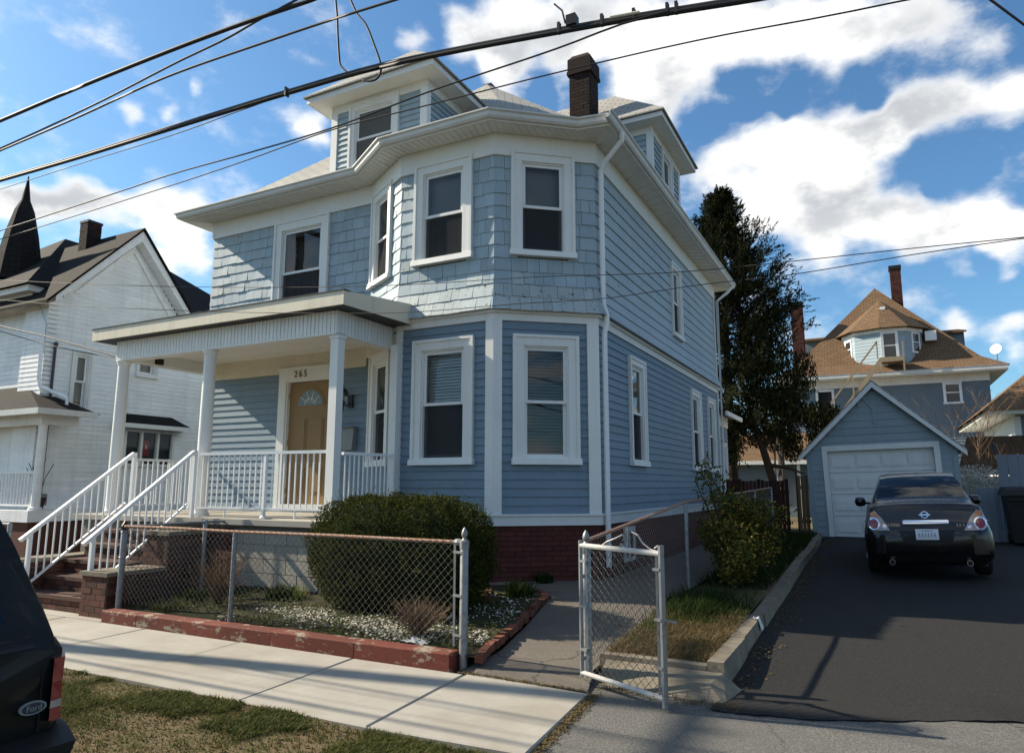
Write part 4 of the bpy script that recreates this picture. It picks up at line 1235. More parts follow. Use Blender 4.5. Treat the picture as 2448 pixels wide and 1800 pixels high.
# ================================================================= fences, gate and garden walls
def chain_mesh(P0, P1, zb, zt, pitch=.078, r=.0022, parent=None, name='wire_mesh', knuckle=True):
    """diamond wire mesh from plan point P0 to P1; zb, zt: functions of distance"""
    P0, P1 = Vector((*P0, 0)), Vector((*P1, 0)); L_ = (P1 - P0).length; u = (P1 - P0) / L_; nn = Vector((u.y, -u.x, 0))
    mb = MB()
    b0, b1, t0, t1 = zb(0), zb(L_), zt(0), zt(L_)
    def clip(s_, z_, ds, dz):
        # intersect the ray with the (possibly sloping) band
        lo, hi = 0.0, 1e9
        # s range
        if ds > 0: lo = max(lo, -s_ / ds); hi = min(hi, (L_ - s_) / ds)
        else: lo = max(lo, (L_ - s_) / ds); hi = min(hi, -s_ / ds)
        fb = lambda t: z_ + dz * t - (b0 + (b1 - b0) * (s_ + ds * t) / L_)
        ft = lambda t: (t0 + (t1 - t0) * (s_ + ds * t) / L_) - (z_ + dz * t)
        for f in (fb, ft):
            f0, k = f(0), f(1) - f(0)
            if abs(k) < 1e-9:
                if f0 < 0: return None
            elif k > 0: lo = max(lo, -f0 / k)
            else: hi = min(hi, -f0 / k)
        return (lo, hi) if hi > lo + .01 else None
    hmax = max(t0, t1) - min(b0, b1); zmin = min(b0, b1)
    for sgn in (1, -1):
        s = -hmax if sgn > 0 else 0
        end = L_ if sgn > 0 else L_ + hmax
        while s < end:
            c = clip(s, zmin - 1e-4, sgn * 1.0, 1.0)
            if c:
                a, b = c
                off = nn * (r * .9 * sgn)
                pa = P0 + u * (s + sgn * a) + off; pb = P0 + u * (s + sgn * b) + off
                mb.tube([(pa.x, pa.y, zmin + a), (pb.x, pb.y, zmin + b)], r, 3, cap=False)
            s += pitch
    if knuckle:
        s = pitch / 2
        while s < L_:
            z = zt(s); p = P0 + u * s
            mb.tube([(p.x - u.x * .012, p.y - u.y * .012, z - .015), (p.x, p.y, z + .022), (p.x + u.x * .012, p.y + u.y * .012, z - .015)], r, 3, cap=False)
            s += pitch
    return mb.build(name, 'wire_mesh', parent, kind='stuff')
def post(parent, x, y, z0, z1, r=.033, acorn=False, mat='galvanised', name='post'):
    mb = MB().lathe((x, y, 0), [(r, z0), (r, z1), (r * .9, z1 + .006)], 12)
    o = auto_smooth(mb.build(name, mat, parent), 40)
    if acorn:
        a = MB().lathe((x, y, z1), [(r * 1.15, -.07), (r * 1.15, .0), (r * .7, .012), (r * .42, .022), (r * .42, .03), (r * .72, .042), (r * .78, .062), (r * .62, .088), (r * .25, .112), (r * .05, .122)], 12)
        auto_smooth(a.build('finial', mat, parent), 50)
    return o
def band(parent, x, y, z, r=.037):
    auto_smooth(MB().lathe((x, y, z), [(r, -.011), (r + .003, -.008), (r + .003, .008), (r, .011)], 10).build('clamp', 'galvanised', parent))

ff = thing('chain_link_fence', 'low chain-link fence with rusty top rail on red block wall', 'fence', (-5.8, 5.64, .15))
FYY = 5.62
post(ff, -8.28, FYY + .02, .12, 1.10, .037); post(ff, -6.34, FYY, .12, 1.07, .026); post(ff, -3.37, FYY - .03, -.05, 1.10, .038, True)
MB().lathe((-8.28, FYY + .02, 1.10), [(.045, -.05), (.045, .0), (.03, .025), (.012, .05), (.004, .06)], 10).build('finial', 'iron', ff)
MB().tube([(-8.25, FYY, 1.095), (-7.3, FYY, 1.098), (-6.3, FYY, 1.088), (-5, FYY, 1.093), (-3.42, FYY - .02, 1.085)], .017, 8).build('top_rail', 'rusty_rail', ff)
MB().lathe((-3.44, FYY - .02, 1.085), [(.03, -.03), (.034, 0), (.03, .03)], 10, 'X').build('rail_cup', 'galvanised', ff)
chain_mesh((-8.24, FYY - .02), (-3.47, FYY - .035), lambda s: .20, lambda s: 1.09, parent=ff)
MB().beam((-3.465, FYY - .04, .18), (-3.465, FYY - .04, 1.08), .022, .006).build('tension_bar', 'galvanised', ff)
for z in (.28, .62, 1.0):
    MB().beam((-3.47, FYY - .05, z), (-3.37, FYY - .07, z), .012, .022).build('clamp', 'galvanised', ff)
for z in (.3, .72, 1.02): band(ff, -8.28, FYY + .02, z, .040)
# return fence beside the steps
rf = thing('chain_link_fence', 'short chain-link fence running back beside the brick steps', 'fence', (-8.2, 6.3, .15))
post(rf, -8.16, 6.72, .15, 1.12, .028)
MB().tube([(-8.26, 5.66, 1.09), (-8.16, 6.72, 1.10), (-8.12, 7.08, 1.10)], .016, 8).build('top_rail', 'galvanised', rf)
chain_mesh((-8.26, 5.70), (-8.12, 7.06), lambda s: .2, lambda s: 1.09, parent=rf)

# red painted retaining blocks under the front fence
rw = thing('retaining_wall', 'low wall of peeling red painted blocks under the front fence', 'wall', (-5.8, 5.5, 0))
x = -8.27; ws = [.62, .78, .60, .72, .42, .65, .58, .44, .50, .0]
i = 0
while x < -3.43:
    w = ws[i % 9] if i < 9 else .5
    e = min(x + w, -3.42)
    if -3.42 - e < .2: e = -3.42
    j = random.uniform(-.002, .002)
    y0, y1 = 5.435 + j, 5.60
    z1 = .145 + random.uniform(-.002, .002) + .02 * (x + 5) * .2
    b = .012
    v = [(x + .0012, y0, -.05), (e - .0012, y0, -.05), (e - .0012, y1, -.05), (x + .0012, y1, -.05), (x + .0012, y0, z1 - b), (e - .0012, y0, z1 - b), (e - .0012, y1, z1), (x + .0012, y1, z1), (x + .0012, y0 + b, z1), (e - .0012, y0 + b, z1)]
    MB().add(v, [(3, 2, 1, 0), (8, 9, 6, 7), (0, 1, 5, 4), (4, 5, 9, 8), (1, 2, 6, 9, 5), (2, 3, 7, 6), (3, 0, 4, 8, 7)]).build('block', 'red_block', rw)
    x = e; i += 1

# brick edging of the garden bed
ge = thing('garden_edging', 'row of weathered red bricks edging the front garden bed along the path', 'edging', (-3.5, 7, .1))
path_pts = [(-3.22, 5.58), (-3.31, 6.1), (-3.45, 6.9), (-3.71, 8.13), (-3.96, 8.37), (-4.44, 8.56)]
def along(pts, step, w, hgt, zf, mat, parent):
    for (a, b) in zip(pts, pts[1:]):
        a, b = Vector(a), Vector(b); L_ = (b - a).length; u = (b - a) / L_; n_ = max(1, round(L_ / step))
        for k in range(n_):
            p = a + u * (k + .04) * L_ / n_; q = a + u * (k + .94) * L_ / n_
            sd = Vector((u.y, -u.x)) * w / 2
            jt = Vector((random.uniform(-.012, .012), random.uniform(-.012, .012)))
            p += jt; q += jt + Vector((random.uniform(-.01, .01), random.uniform(-.01, .01)))
            z = zf((p.x + q.x) / 2, (p.y + q.y) / 2); t = random.uniform(-.012, .012)
            MB().hexa([(*(p + sd), z - .06), (*(q + sd), z - .06), (*(q - sd), z - .06), (*(p - sd), z - .06), (*(p + sd), z + hgt + t), (*(q + sd), z + hgt - t), (*(q - sd), z + hgt - t), (*(p - sd), z + hgt + t)]).build('brick', mat, parent)
along(path_pts, .145, .075, .012, z_yard, 'brick_edge', ge)
ge2 = thing('garden_edging', 'short row of red bricks beside the trimmed yew hedge', 'edging', (-4.4, 7.8, .2))
along([(-4.05, 7.35), (-4.45, 7.95), (-4.62, 8.35)], .145, .075, .02, z_yard, 'brick_edge', ge2)

# side fence along the path
sf = thing('chain_link_fence', 'long chain-link fence between the side path and the shrub bed', 'fence', (-2.28, 11, .2))
SX = -2.27
zr = lambda y: lerp_pts(y, [(5.7, 1.12), (9.4, 1.385), (17.9, 1.55)])
post(sf, SX + .02, 5.74, -.05, 1.10, .040, True)
for y in (9.4, 12.4, 15.3, 17.9): post(sf, SX, y, z_path(0, y) - .02, zr(y) - .02, .027)
MB().tube([(SX, y, zr(y)) for y in (5.76, 7.5, 9.4, 12, 15, 17.9)], .018, 8).build('top_rail', 'rusty_rail', sf)
chain_mesh((SX - .02, 5.78), (SX - .02, 9.4), lambda s: z_path(0, 5.78 + s) + .03 if False else (.06 + (.28 - .06) * s / 3.62), lambda s: zr(5.78 + s) - .005, parent=sf, r=.0017)
chain_mesh((SX - .02, 9.4), (SX - .02, 17.9), lambda s: .30 + .05 * s / 8.5, lambda s: zr(9.4 + s) - .005, parent=sf, pitch=.085, r=.0017)

# gate, swung open towards the street
gt = thing('gate', 'chain-link garden gate with scroll ornament, swung open', 'gate', (-2.24, 5.6, .06))
Hg, Fg = Vector((-2.245, 5.60, 0)), Vector((-1.475, 5.285, 0))
zH0, zH1, zF0, zF1 = .085, 1.115, .06, 1.125
def gp(p, z): return (p.x, p.y, z)
fr_ = auto_smooth(MB().tube([gp(Hg, zH0 - .02), gp(Hg, zH1 + .03)], .019, 8).build('gate_frame', 'galvanised', gt))
auto_smooth(MB().tube([gp(Fg, zF0 - .05), gp(Fg, zF1 + .03)], .024, 8).build('gate_frame', 'galvanised', gt))
auto_smooth(MB().tube([gp(Hg, zH1 - .01), gp(Fg, zF1 - .03)], .021, 8).build('gate_frame', 'rusty_gate', gt))
auto_smooth(MB().tube([gp(Hg, zH0 + .01), gp(Fg, zF0 + .01)], .020, 8).build('gate_frame', 'rusty_gate', gt))
d_ = (Fg - Hg).normalized()
chain_mesh((Hg + d_ * .07)[:2], (Fg - d_ * .05)[:2], lambda s: .095, lambda s: 1.085, pitch=.074, r=.0025, parent=gt, knuckle=False)
for q in (Hg + d_ * .065, Fg - d_ * .045):
    MB().beam(gp(q, .08), gp(q, 1.10), .018, .008).build('tension_bar', 'galvanised', gt)
for z in (.28, .62, .98):
    MB().beam(gp(Hg, z), gp(Hg + d_ * .075, z), .045, .02).build('clamp', 'galvanised', gt)
    MB().beam(gp(Fg - d_ * .06, z), gp(Fg, z), .055, .02).build('clamp', 'galvanised', gt)
for z in (.2, .85): MB().beam(gp(Hg, z), (SX + .02, 5.74, z), .03, .03).build('hinge', 'galvanised', gt)
nrm_ = Vector((d_.y, -d_.x, 0))
mid = Hg.lerp(Fg, .62)
def sc(pts):
    return MB().tube([gp(mid + d_ * a, 1.10 + b) for a, b in pts], .0075, 6)
sc([(-.30, .0), (-.22, .05), (-.12, .085), (-.05, .115), (-.03, .09), (-.05, .07)]).build('scroll', 'galvanised', gt)
sc([(.04, .14), (.10, .12), (.15, .06), (.22, .02), (.30, .005), (.32, .03), (.29, .05), (.26, .03)]).build('scroll', 'galvanised', gt)
sc([(-.01, .0), (.0, .09), (.0, .175)]).build('scroll', 'galvanised', gt)
sc([(-.10, .0), (-.07, .045), (-.03, .01)]).build('scroll', 'galvanised', gt)
MB().beam(gp(Fg, .62), gp(Fg + d_ * .11 + Vector((0, .05, 0)), .61), .035, .012).build('latch', 'galvanised', gt)

# concrete kerb round the shrub bed and the poured skirt at its corner
kb = MB().box(-2.26, -1.34, 6.05, 6.15, -.03, .15).build('bed_kerb', 'concrete_old', kind='structure')
ys = [6.03, 7.1, 8.35, 9.7, 11.2, 12.7, 14.2, 15.8, 17.3, 18.7]
for a, b in zip(ys, ys[1:]):
    jx = random.uniform(-.015, .015)
    w = .13
    za, zb = max(.19, z_drive(0, a) + .13), max(.19, z_drive(0, b) + .13)
    x0, x1 = -1.335 + jx, -1.205 + jx
    if a > 15: x0 -= .03 * (a - 15); x1 -= .03 * (a - 15)
    MB().hexa([(x0, a + .01, -.05), (x1 + .03, a + .01, -.05), (x1 + .03, b - .01, -.05), (x0, b - .01, -.05), (x0, a + .01, za), (x1, a + .01, za), (x1, b - .01, zb), (x0, b - .01, zb)]).build('kerb_block', 'concrete_old', kb)
MB().hexa([(-2.2, 5.70, -.03), (-1.10, 5.60, -.03), (-1.02, 6.02, -.03), (-2.2, 6.06, -.03), (-2.15, 5.80, .075), (-1.26, 5.76, .085), (-1.2, 6.0, .12), (-2.2, 6.05, .11)]).build('concrete_skirt', 'concrete_old', kb)
# ================================================================= neighbouring buildings
# ---------------------------------------------------------------- white clapboard house
N_ = thing('house', 'white clapboard house with steep gable, dark roof and pointed turret', 'house', (-20, 11, 0))
WX = -16.5
F_w = Fr((WX, 8.95), (WX, 13.25))                    # gable wall, facing the blue house
core = MB().box(-24, WX - .25, 9.4, 13.2, .1, 5.9).build('wall', 'interior', N_)
wins = [(.62, 1.08, 3.27, 4.70), (2.22, 2.80, 4.30, 5.55)]
triple = (2.05, 3.45, 2.10, 2.97)
ops = [(a + .07, b - .07, c + .07, d - .07) for a, b, c, d in wins + [triple]]
def gable_span(z):
    if z < 5.9: return 0.0, F_w.len
    t = (z - 5.75) / (7.86 - 5.75)
    return max(0, .08 + t * 1.80), min(F_w.len, 3.62 - t * 1.74)
z = .92
E_ = .108
while z < 7.66:
    a, b = gable_span(z + E_)
    if b - a > .1:
        for p, q in segs(a, b, z, z + E_, ops):
            MB().fbox(F_w, p, q, -.03, .016 + random.uniform(-.002, .002), z + random.uniform(-.003, .003), z + E_ + .012, -.03, .004).build('clapboard', 'neighbour_white', N_)
    z += E_
for a, b, c, d in wins: window(F_w, a, b, c, d, N_, cw=.075, upper='shade', lower='shade', screen=False, sill_ext=.02)
# triple window under its own little roof
tw = MB()
a, b, c, d = triple
for s_ in (a, a + .44, a + .90, b - .06): tw.fbox(F_w, s_, s_ + .06, -.06, .05, c, d)
tw.fbox(F_w, a, b, -.06, .051, d - .06, d); tw.fbox(F_w, a - .03, b + .03, -.06, .07, c - .05, c)
tw = tw.build('window', 'white_trim', N_)
for s_ in (a + .06, a + .50, a + .96):
    e = min(s_ + .38, b - .06)
    MB().add([F_w.P(s_, -.02, c), F_w.P(e, -.02, c), F_w.P(e, -.02, d - .06), F_w.P(s_, -.02, d - .06)], [(0, 1, 2, 3)]).build('pane', 'glass', tw)
MB().fbox(F_w, a + .56, a + .74, -.045, -.04, c + .22, c + .62).build('poster', 'red_poster', tw)
MB().fbox(F_w, a + .63, a + .68, -.039, -.038, c + .40, c + .50).build('poster_mark', 'plate_white', tw)
MB().add([F_w.P(a - .1, .0, 3.36), F_w.P(b - .12, .0, 3.36), F_w.P(b + .22, .36, 3.09), F_w.P(a - .25, .36, 3.09), F_w.P(a - .25, .36, 3.0), F_w.P(b + .22, .36, 3.0), F_w.P(b + .22, .0, 3.0), F_w.P(a - .25, .0, 3.0)],
         [(0, 3, 2, 1), (1, 2, 5, 6), (0, 7, 4, 3), (4, 7, 6, 5)]).build('window_canopy', 'roof_black', N_)
MB().fbox(F_w, a - .27, b + .24, .355, .385, 2.98, 3.09).build('canopy_fascia', 'white_trim', N_)
# rakes and roof of the gable wing
pk = (1.88, 7.98)
rk = MB()
for q in ((-.06, 5.72), (3.78, 5.62)):
    sgn = 1 if q[0] < pk[0] else -1
    rk.fprism(F_w, [(q[0], q[1] - .02), (q[0], q[1] + .20), (pk[0], pk[1]), (pk[0], pk[1] - .26)][::-sgn if sgn < 0 else 1] if False else ([(q[0], q[1] - .04), (pk[0], pk[1] - .28), (pk[0], pk[1]), (q[0], q[1] + .18)] if sgn > 0 else [(pk[0], pk[1] - .28), (q[0], q[1] - .04), (q[0], q[1] + .18), (pk[0], pk[1])]), .02, .34)
rk.build('rake_board', 'neighbour_white', N_)
rb = MB()
for q, t in (((.5, 6.05), 1), ((3.2, 5.95), -1)):
    mpts = [(q[0], q[1]), (q[0] + .14 * t, q[1]), (1.88, 7.45), (1.88, 7.60)]
    rb.fprism(F_w, mpts if t > 0 else mpts[::-1], .015, .05)
rb.build('barge_moulding', 'neighbour_white', N_)
rr = MB()
def slope(q, top, x0, x1, th=.07):
    a = [F_w.P(q[0], d, q[1]) for d in (x0, x1)]; b = [F_w.P(top[0], d, top[1]) for d in (x0, x1)]
    return [a[0], a[1], b[1], b[0]] + [(p[0], p[1], p[2] - th) for p in (a[0], a[1], b[1], b[0])]
for q in ((-.28, 5.66), (4.0, 5.56)):
    v = slope(q, (pk[0], pk[1] + .07), .40, -7.5)
    rr.add(v, [(0, 1, 2, 3), (7, 6, 5, 4), (0, 4, 5, 1), (1, 5, 6, 2), (2, 6, 7, 3), (3, 7, 4, 0)])
rr.build('roof', 'roof_brown', N_)
# main body with hipped roof, towards the street
bx = (-25.0, -17.4, 9.1, 17.0)
MB().box(bx[0] + .3, bx[1] - .25, bx[2] + .25, bx[3], .1, 6.2).build('wall', 'interior', N_)
F_n1 = Fr((-25.0, 9.1), (-17.4, 9.1)); F_n2 = Fr((-17.4, 9.1), (-17.4, 17.0))
z = 3.3
while z < 6.05:
    MB().fbox(F_n1, 4.5, F_n1.len, -.03, .016, z, z + E_ + .012, -.03, .004).build('clapboard', 'neighbour_white', N_)
    MB().fbox(F_n2, 0, 1.2, -.03, .016, z, z + E_ + .012, -.03, .004).build('clapboard', 'neighbour_white', N_)
    z += E_
MB().box(-25, -17.42, 9.13, 9.3, 1.0, 3.3).build('wall', 'neighbour_white', N_)
F_wf = Fr((-17.4, 8.95), (WX, 8.95))
z = 1.0
while z < 5.7:
    MB().fbox(F_wf, 0, F_wf.len + .01, -.2, .016, z, z + E_ + .012, -.2, .004).build('clapboard', 'neighbour_white', N_); z += E_
MB().fbox(F_n1, F_n1.len - .16, F_n1.len + .03, -.03, .04, 3.1, 6.1).build('corner_board', 'neighbour_white', N_)
MB().fbox(F_n2, 0, .16, -.03, .039, 3.1, 6.1).build('corner_board', 'neighbour_white', N_)
MB().box(-25.4, -17.05, 8.75, 17.3, 6.02, 6.16).build('eave', 'neighbour_white', N_)
MB().box(-25.2, -17.25, 8.95, 17.2, 5.80, 6.02).build('frieze_board', 'neighbour_white', N_)
ap = [(-25.5, 8.65, 6.16), (-16.95, 8.65, 6.16), (-16.95, 17.4, 6.16), (-25.5, 17.4, 6.16), (-20.2, 11.2, 8.55), (-20.2, 14.5, 8.55)]
MB().add(ap, [(0, 1, 4), (1, 2, 5, 4), (2, 3, 5), (3, 0, 4, 5)]).build('roof', 'roof_black', N_)
# turret spire
sp = MB()
tc = (-19.3, 9.62)
prof = [(.56, 6.7), (.47, 7.4), (.37, 8.0), (.22, 8.66), (.10, 8.95), (.045, 9.35), (.01, 9.62)]
nseg = 8
for r_, z_ in prof: sp.v += [(tc[0] + r_ * math.cos(2 * math.pi * (k + .5) / nseg), tc[1] + r_ * math.sin(2 * math.pi * (k + .5) / nseg), z_) for k in range(nseg)]
for i in range(len(prof) - 1):
    for k in range(nseg): sp.f.append((i * nseg + k, i * nseg + (k + 1) % nseg, (i + 1) * nseg + (k + 1) % nseg, (i + 1) * nseg + k))
sp.build('spire', 'roof_black', N_)
nc = MB().box(-18.27, -17.93, 10.48, 10.84, 6.9, 8.42).build('chimney', 'mortar_dark', N_)
for fr in (Fr((-18.27, 10.48), (-17.93, 10.48)), Fr((-17.93, 10.48), (-17.93, 10.84))): bricks(fr, 0, fr.len, 7.0, 8.4, 0, .21, .078, 'brick_chimney', nc)
MB().box(-18.29, -17.91, 10.46, 10.86, 8.42, 8.48).build('chimney_cap', 'iron', nc)
MB().tube([(-16.9, 12.6, 6.0), (-16.9, 12.6, 6.72)], .04, 8).lathe((-16.9, 12.6, 6.70), [(.06, 0), (.07, .05), (.03, .09)], 8).build('vent_pipe', 'white_metal', N_)
# front porch of the white house
MB().box(-24.5, -15.75, 8.55, 10.2, .82, 1.06).build('porch_floor', 'neighbour_white', N_)
MB().box(-24.4, -15.8, 8.6, 10.2, -.1, .82).build('porch_base', 'brick_stair', N_)
MB().box(-24.5, -15.72, 8.62, 8.80, 2.88, 3.12).box(-15.9, -15.72, 8.8, 9.4, 2.88, 3.12).build('porch_beam', 'neighbour_white', N_)
MB().add([(-24.8, 8.3, 3.13), (-15.25, 8.3, 3.13), (-15.25, 9.6, 3.13), (-17.3, 9.1, 3.86), (-24.8, 9.1, 3.86), (-24.8, 9.6, 3.13)], [(0, 1, 3, 4), (1, 2, 3), (0, 4, 5), (5, 2, 1, 0)]).build('porch_roof', 'roof_black', N_)
MB().box(-24.85, -15.2, 8.24, 8.34, 3.05, 3.17).box(-15.3, -15.2, 8.34, 9.5, 3.05, 3.17).build('gutter', 'gutter', N_)
for x_ in (-15.86, -19.4):
    auto_smooth(MB().lathe((x_, 8.74, 1.06), [(.13, 0), (.13, .06), (.09, .08), (.085, 1.8), (.11, 1.81), (.11, 1.82)], 14).build('porch_column', 'neighbour_white', N_), 40)
MB().beam((-24, 8.72, 1.86), (-15.95, 8.72, 1.86), .05, .05).beam((-24, 8.72, 1.16), (-15.95, 8.72, 1.16), .04, .04).build('rail', 'neighbour_white', N_)
for k in range(34): MB().beam((-20.0 + k * .12, 8.72, 1.17), (-20.0 + k * .12, 8.72, 1.85), .025, .025).build('baluster', 'neighbour_white', N_)
# brick foundation of the wing
fb = MB().box(-23, WX + .02, 9.0, 13.2, -.05, .92).build('foundation', 'mortar_grey', N_)
bricks(Fr((WX + .02, 9.0), (WX + .02, 13.2)), 0, 4.2, 0, .9, 0, .215, .078, 'brick_stair', fb)
# service conduit, meter and downspout
MB().tube([F_w.P(.20, .05, 1.2), F_w.P(.20, .05, 4.72)], .03, 8).lathe(F_w.P(.20, .06, 4.72), [(.04, 0), (.05, .06), (.02, .1)], 8).build('conduit', 'cable_grey', N_)
MB().fbox(F_w, .12, .30, .02, .14, 1.15, 1.40).build('meter', 'mailbox_grey', N_)
auto_smooth(MB().tube([(-16.9, 8.98, 5.7), (-16.7, 8.92, 5.4), (-16.55, 8.9, 5.2), (-16.48, 8.88, 3.9), (-16.42, 8.9, 3.75), (-15.9, 9.2, 3.5), (-15.9, 9.2, 3.3)], .045, 8).build('downspout', 'neighbour_white', N_))
# dry potted plant on that porch
pp = thing('potted_plant', 'dried-up plant in a terracotta pot on the white porch', 'plant', (-15.95, 8.95, 1.06))
MB().lathe((-16.25, 9.0, 1.06), [(.10, 0), (.15, .22), (.16, .26), (.14, .26)], 12).build('pot', 'brick_stair', pp)
tw_ = MB()
for k in range(16):
    a_ = random.uniform(0, 6.28); l_ = random.uniform(.5, 1.1); o_ = random.uniform(.05, .28)
    tw_.tube([(-16.25, 9.0, 1.25), (-16.25 + o_ * .4 * math.cos(a_), 9.0 + o_ * .4 * math.sin(a_), 1.25 + l_ * .6), (-16.25 + o_ * math.cos(a_), 9.0 + o_ * math.sin(a_), 1.25 + l_)], .008, 4)
tw_.build('stem', 'bark', pp)
# fence posts of the neighbour's yard
nf = thing('chain_link_fence', 'low chain-link fence in front of the white house', 'fence', (-13, 5.7, 0))
for x_ in (-10.9, -13.2, -15.5): post(nf, x_, 5.7, 0, 1.05, .03)
MB().tube([(-10.9, 5.7, 1.05), (-15.5, 5.7, 1.05)], .018, 8).build('top_rail', 'galvanised', nf)
chain_mesh((-15.4, 5.7), (-10.95, 5.7), lambda s: .1, lambda s: 1.05, pitch=.075, parent=nf)

# ---------------------------------------------------------------- garage
G = thing('garage', 'small blue-grey gabled garage with a white panelled door', 'garage', (.13, 19.4, .34), (0, R(-1.5), 0), local=True)
G.scale = (.955, 1, 1)
F_g = Fr((-1.70, 0), (1.70, 0)); GW = 3.40
MB().box(-1.66, 1.66, .25, 6.0, -.1, 2.2).build('wall', 'paint_blue_garage', G)
gp_ = 3.74
MB().fprism(F_g, [(.0, 2.2), (GW, 2.2), (GW / 2, 3.72)], -6.0, -.03).build('gable_wall', 'paint_blue_garage', G)
DX0, DX1, DZ = .50, 2.92, 2.14
EG = .172
z = -.06
while z < 3.6:
    zt_ = z + EG
    if zt_ < 2.22: a, b = 0, GW
    else:
        t = (zt_ - 2.2) / (3.72 - 2.2); a, b = t * GW / 2, GW - t * GW / 2
    if b - a > .1:
        for p, q in segs(a, b, z, zt_, [(DX0, DX1, -1, DZ + .02)]):
            MB().fbox(F_g, p, q, -.04, .022, z, zt_ + .012, -.04, .005).build('clapboard', 'paint_blue_garage', G)
    z += EG
for a, b in ((-.02, .1), (GW - .1, GW + .02)):
    MB().fbox(F_g, a, b, -.03, .028, -.06, 2.1).build('corner_board', 'paint_blue_garage', G)
g = MB().fbox(F_g, GW / 2 - .05, GW / 2 + .05, 0, .035, 2.75, 3.3)
g.fprism(F_g, [(GW / 2 - .03, 3.12), (GW / 2 + .03, 3.12), (GW / 2 + .28, 3.42), (GW / 2 + .2, 3.47)], 0, .036); g.fprism(F_g, [(GW / 2 + .03, 3.12), (GW / 2 - .2, 3.47), (GW / 2 - .28, 3.42), (GW / 2 - .03, 3.12)], 0, .037)
g.build('gable_brace', 'paint_blue_garage', G)
tr = MB().fbox(F_g, DX0 - .13, DX0, -.05, .04, -.06, DZ); tr.fbox(F_g, DX1, DX1 + .13, -.05, .04, -.06, DZ); tr.fbox(F_g, DX0 - .13, DX1 + .13, -.05, .041, DZ, DZ + .13)
tr.build('door_casing', 'white_trim', G)
gd = MB().fbox(F_g, DX0, DX1, -.16, -.10, 0, DZ).build('garage_door', 'white_vinyl', G)
for r_ in range(4):
    z0 = .02 + r_ * (DZ - .02) / 4; z1 = z0 + (DZ - .02) / 4 - .012
    for c_ in range(4):
        a = DX0 + .06 + c_ * (DX1 - DX0 - .06) / 4; b = a + (DX1 - DX0 - .06) / 4 - .08
        m = MB()
        za, zb = z0 + .11, z1 - .11
        m.fbox(F_g, a, b, -.101, -.088, za, zb); m.fbox(F_g, a + .03, b - .03, -.095, -.076, za + .03, zb - .03)
        m.build('panel', 'white_vinyl', gd)
    if r_: MB().fbox(F_g, DX0 + .002, DX1 - .002, -.101, -.097, z0 - .014, z0 - .002).build('joint', 'mailbox_grey', gd)
MB().fbox(F_g, DX0, DX1, -.12, -.09, -.03, .01).build('door_seal', 'iron', gd)
for sgn in (-1, 1):
    e0_, e1_ = (GW / 2 + sgn * (GW / 2 + .20), 2.06), (GW / 2, 3.84)
    P_ = F_g.P
    v = [P_(e0_[0], .20, e0_[1]), P_(e0_[0], -6.2, e0_[1]), P_(e1_[0], -6.2, e1_[1]), P_(e1_[0], .20, e1_[1])]
    v2 = [(p[0], p[1], p[2] - .05) for p in v]
    MB().add(v + v2, [(0, 1, 2, 3), (7, 6, 5, 4), (0, 4, 5, 1), (1, 5, 6, 2), (2, 6, 7, 3), (3, 7, 4, 0)]).build('roof', 'roof_grey', G)
    pts = [(e0_[0], e0_[1] - .16), (e0_[0], e0_[1] - .05), (e1_[0], e1_[1] - .05), (e1_[0], e1_[1] - .19)]
    MB().fprism(F_g, pts if sgn > 0 else pts[::-1], .17, .20).build('rake_board', 'white_trim', G)

# ---------------------------------------------------------------- big house behind
B_ = thing('house', 'big blue house with tan hipped roof behind the garage', 'house', (.8, 45, .3))
bx0, bx1, byf = -3.95, 5.15, 40.3
F_b = Fr((bx0, byf), (bx1, byf))
MB().box(bx0, bx1, byf, 52, .2, 6.75).build('wall', 'far_blue', B_)
z = 3.0
while z < 6.7:
    MB().fbox(F_b, 0, F_b.len, 0, .02, z, z + .15, 0, .004).build('clapboard', 'far_blue', B_); z += .145
MB().box(bx0 - .02, bx1 + .02, byf - .06, byf, 6.65, 7.05).build('frieze_board', 'neighbour_white', B_)
MB().box(bx0 - .65, bx1 + .7, byf - .75, 52.6, 7.02, 7.10).build('soffit', 'soffit', B_)
MB().box(bx0 - .65, bx1 + .7, byf - .80, byf - .72, 7.08, 7.28).build('gutter', 'gutter', B_)
ex0, ex1, ey0, ey1, ez = bx0 - .72, bx1 + .78, byf - .82, 53.3, 7.26
mx = (ex0 + ex1) / 2
i1 = 1.0
rv = [(ex0, ey0, ez), (ex1, ey0, ez), (ex1, ey1, ez), (ex0, ey1, ez), (ex0 + i1, ey0 + i1, ez + .62), (ex1 - i1, ey0 + i1, ez + .62), (ex1 - i1, ey1 - i1, ez + .62), (ex0 + i1, ey1 - i1, ez + .62), (mx, ey0 + 4.9, 12.85), (mx, ey1 - 4.9, 12.85)]
MB().add(rv, [(0, 1, 5, 4), (1, 2, 6, 5), (2, 3, 7, 6), (3, 0, 4, 7), (4, 5, 8), (5, 6, 9, 8), (6, 7, 9), (7, 4, 8, 9)]).build('roof', 'roof_tan', B_)
def far_window(fr, a, b, z0, z1, parent, cw=.12):
    f = MB().fbox(fr, a, a + cw, -.02, .05, z0, z1); f.fbox(fr, b - cw, b, -.02, .05, z0, z1); f.fbox(fr, a + cw, b - cw, -.02, .051, z1 - cw, z1); f.fbox(fr, a - .03, b + .03, -.02, .07, z0 - .05, z0 + .05)
    f.fbox(fr, a + cw, b - cw, -.01, .045, (z0 + z1) / 2 - .025, (z0 + z1) / 2 + .025)
    w_ = f.build('window', 'neighbour_white', parent)
    MB().fbox(fr, a + cw, b - cw, .02, .032, z0 + .05, z1 - cw).build('pane', 'dark_glass', w_)
    return w_
Mat('dark_glass', (.02, .022, .025), .08, .6)
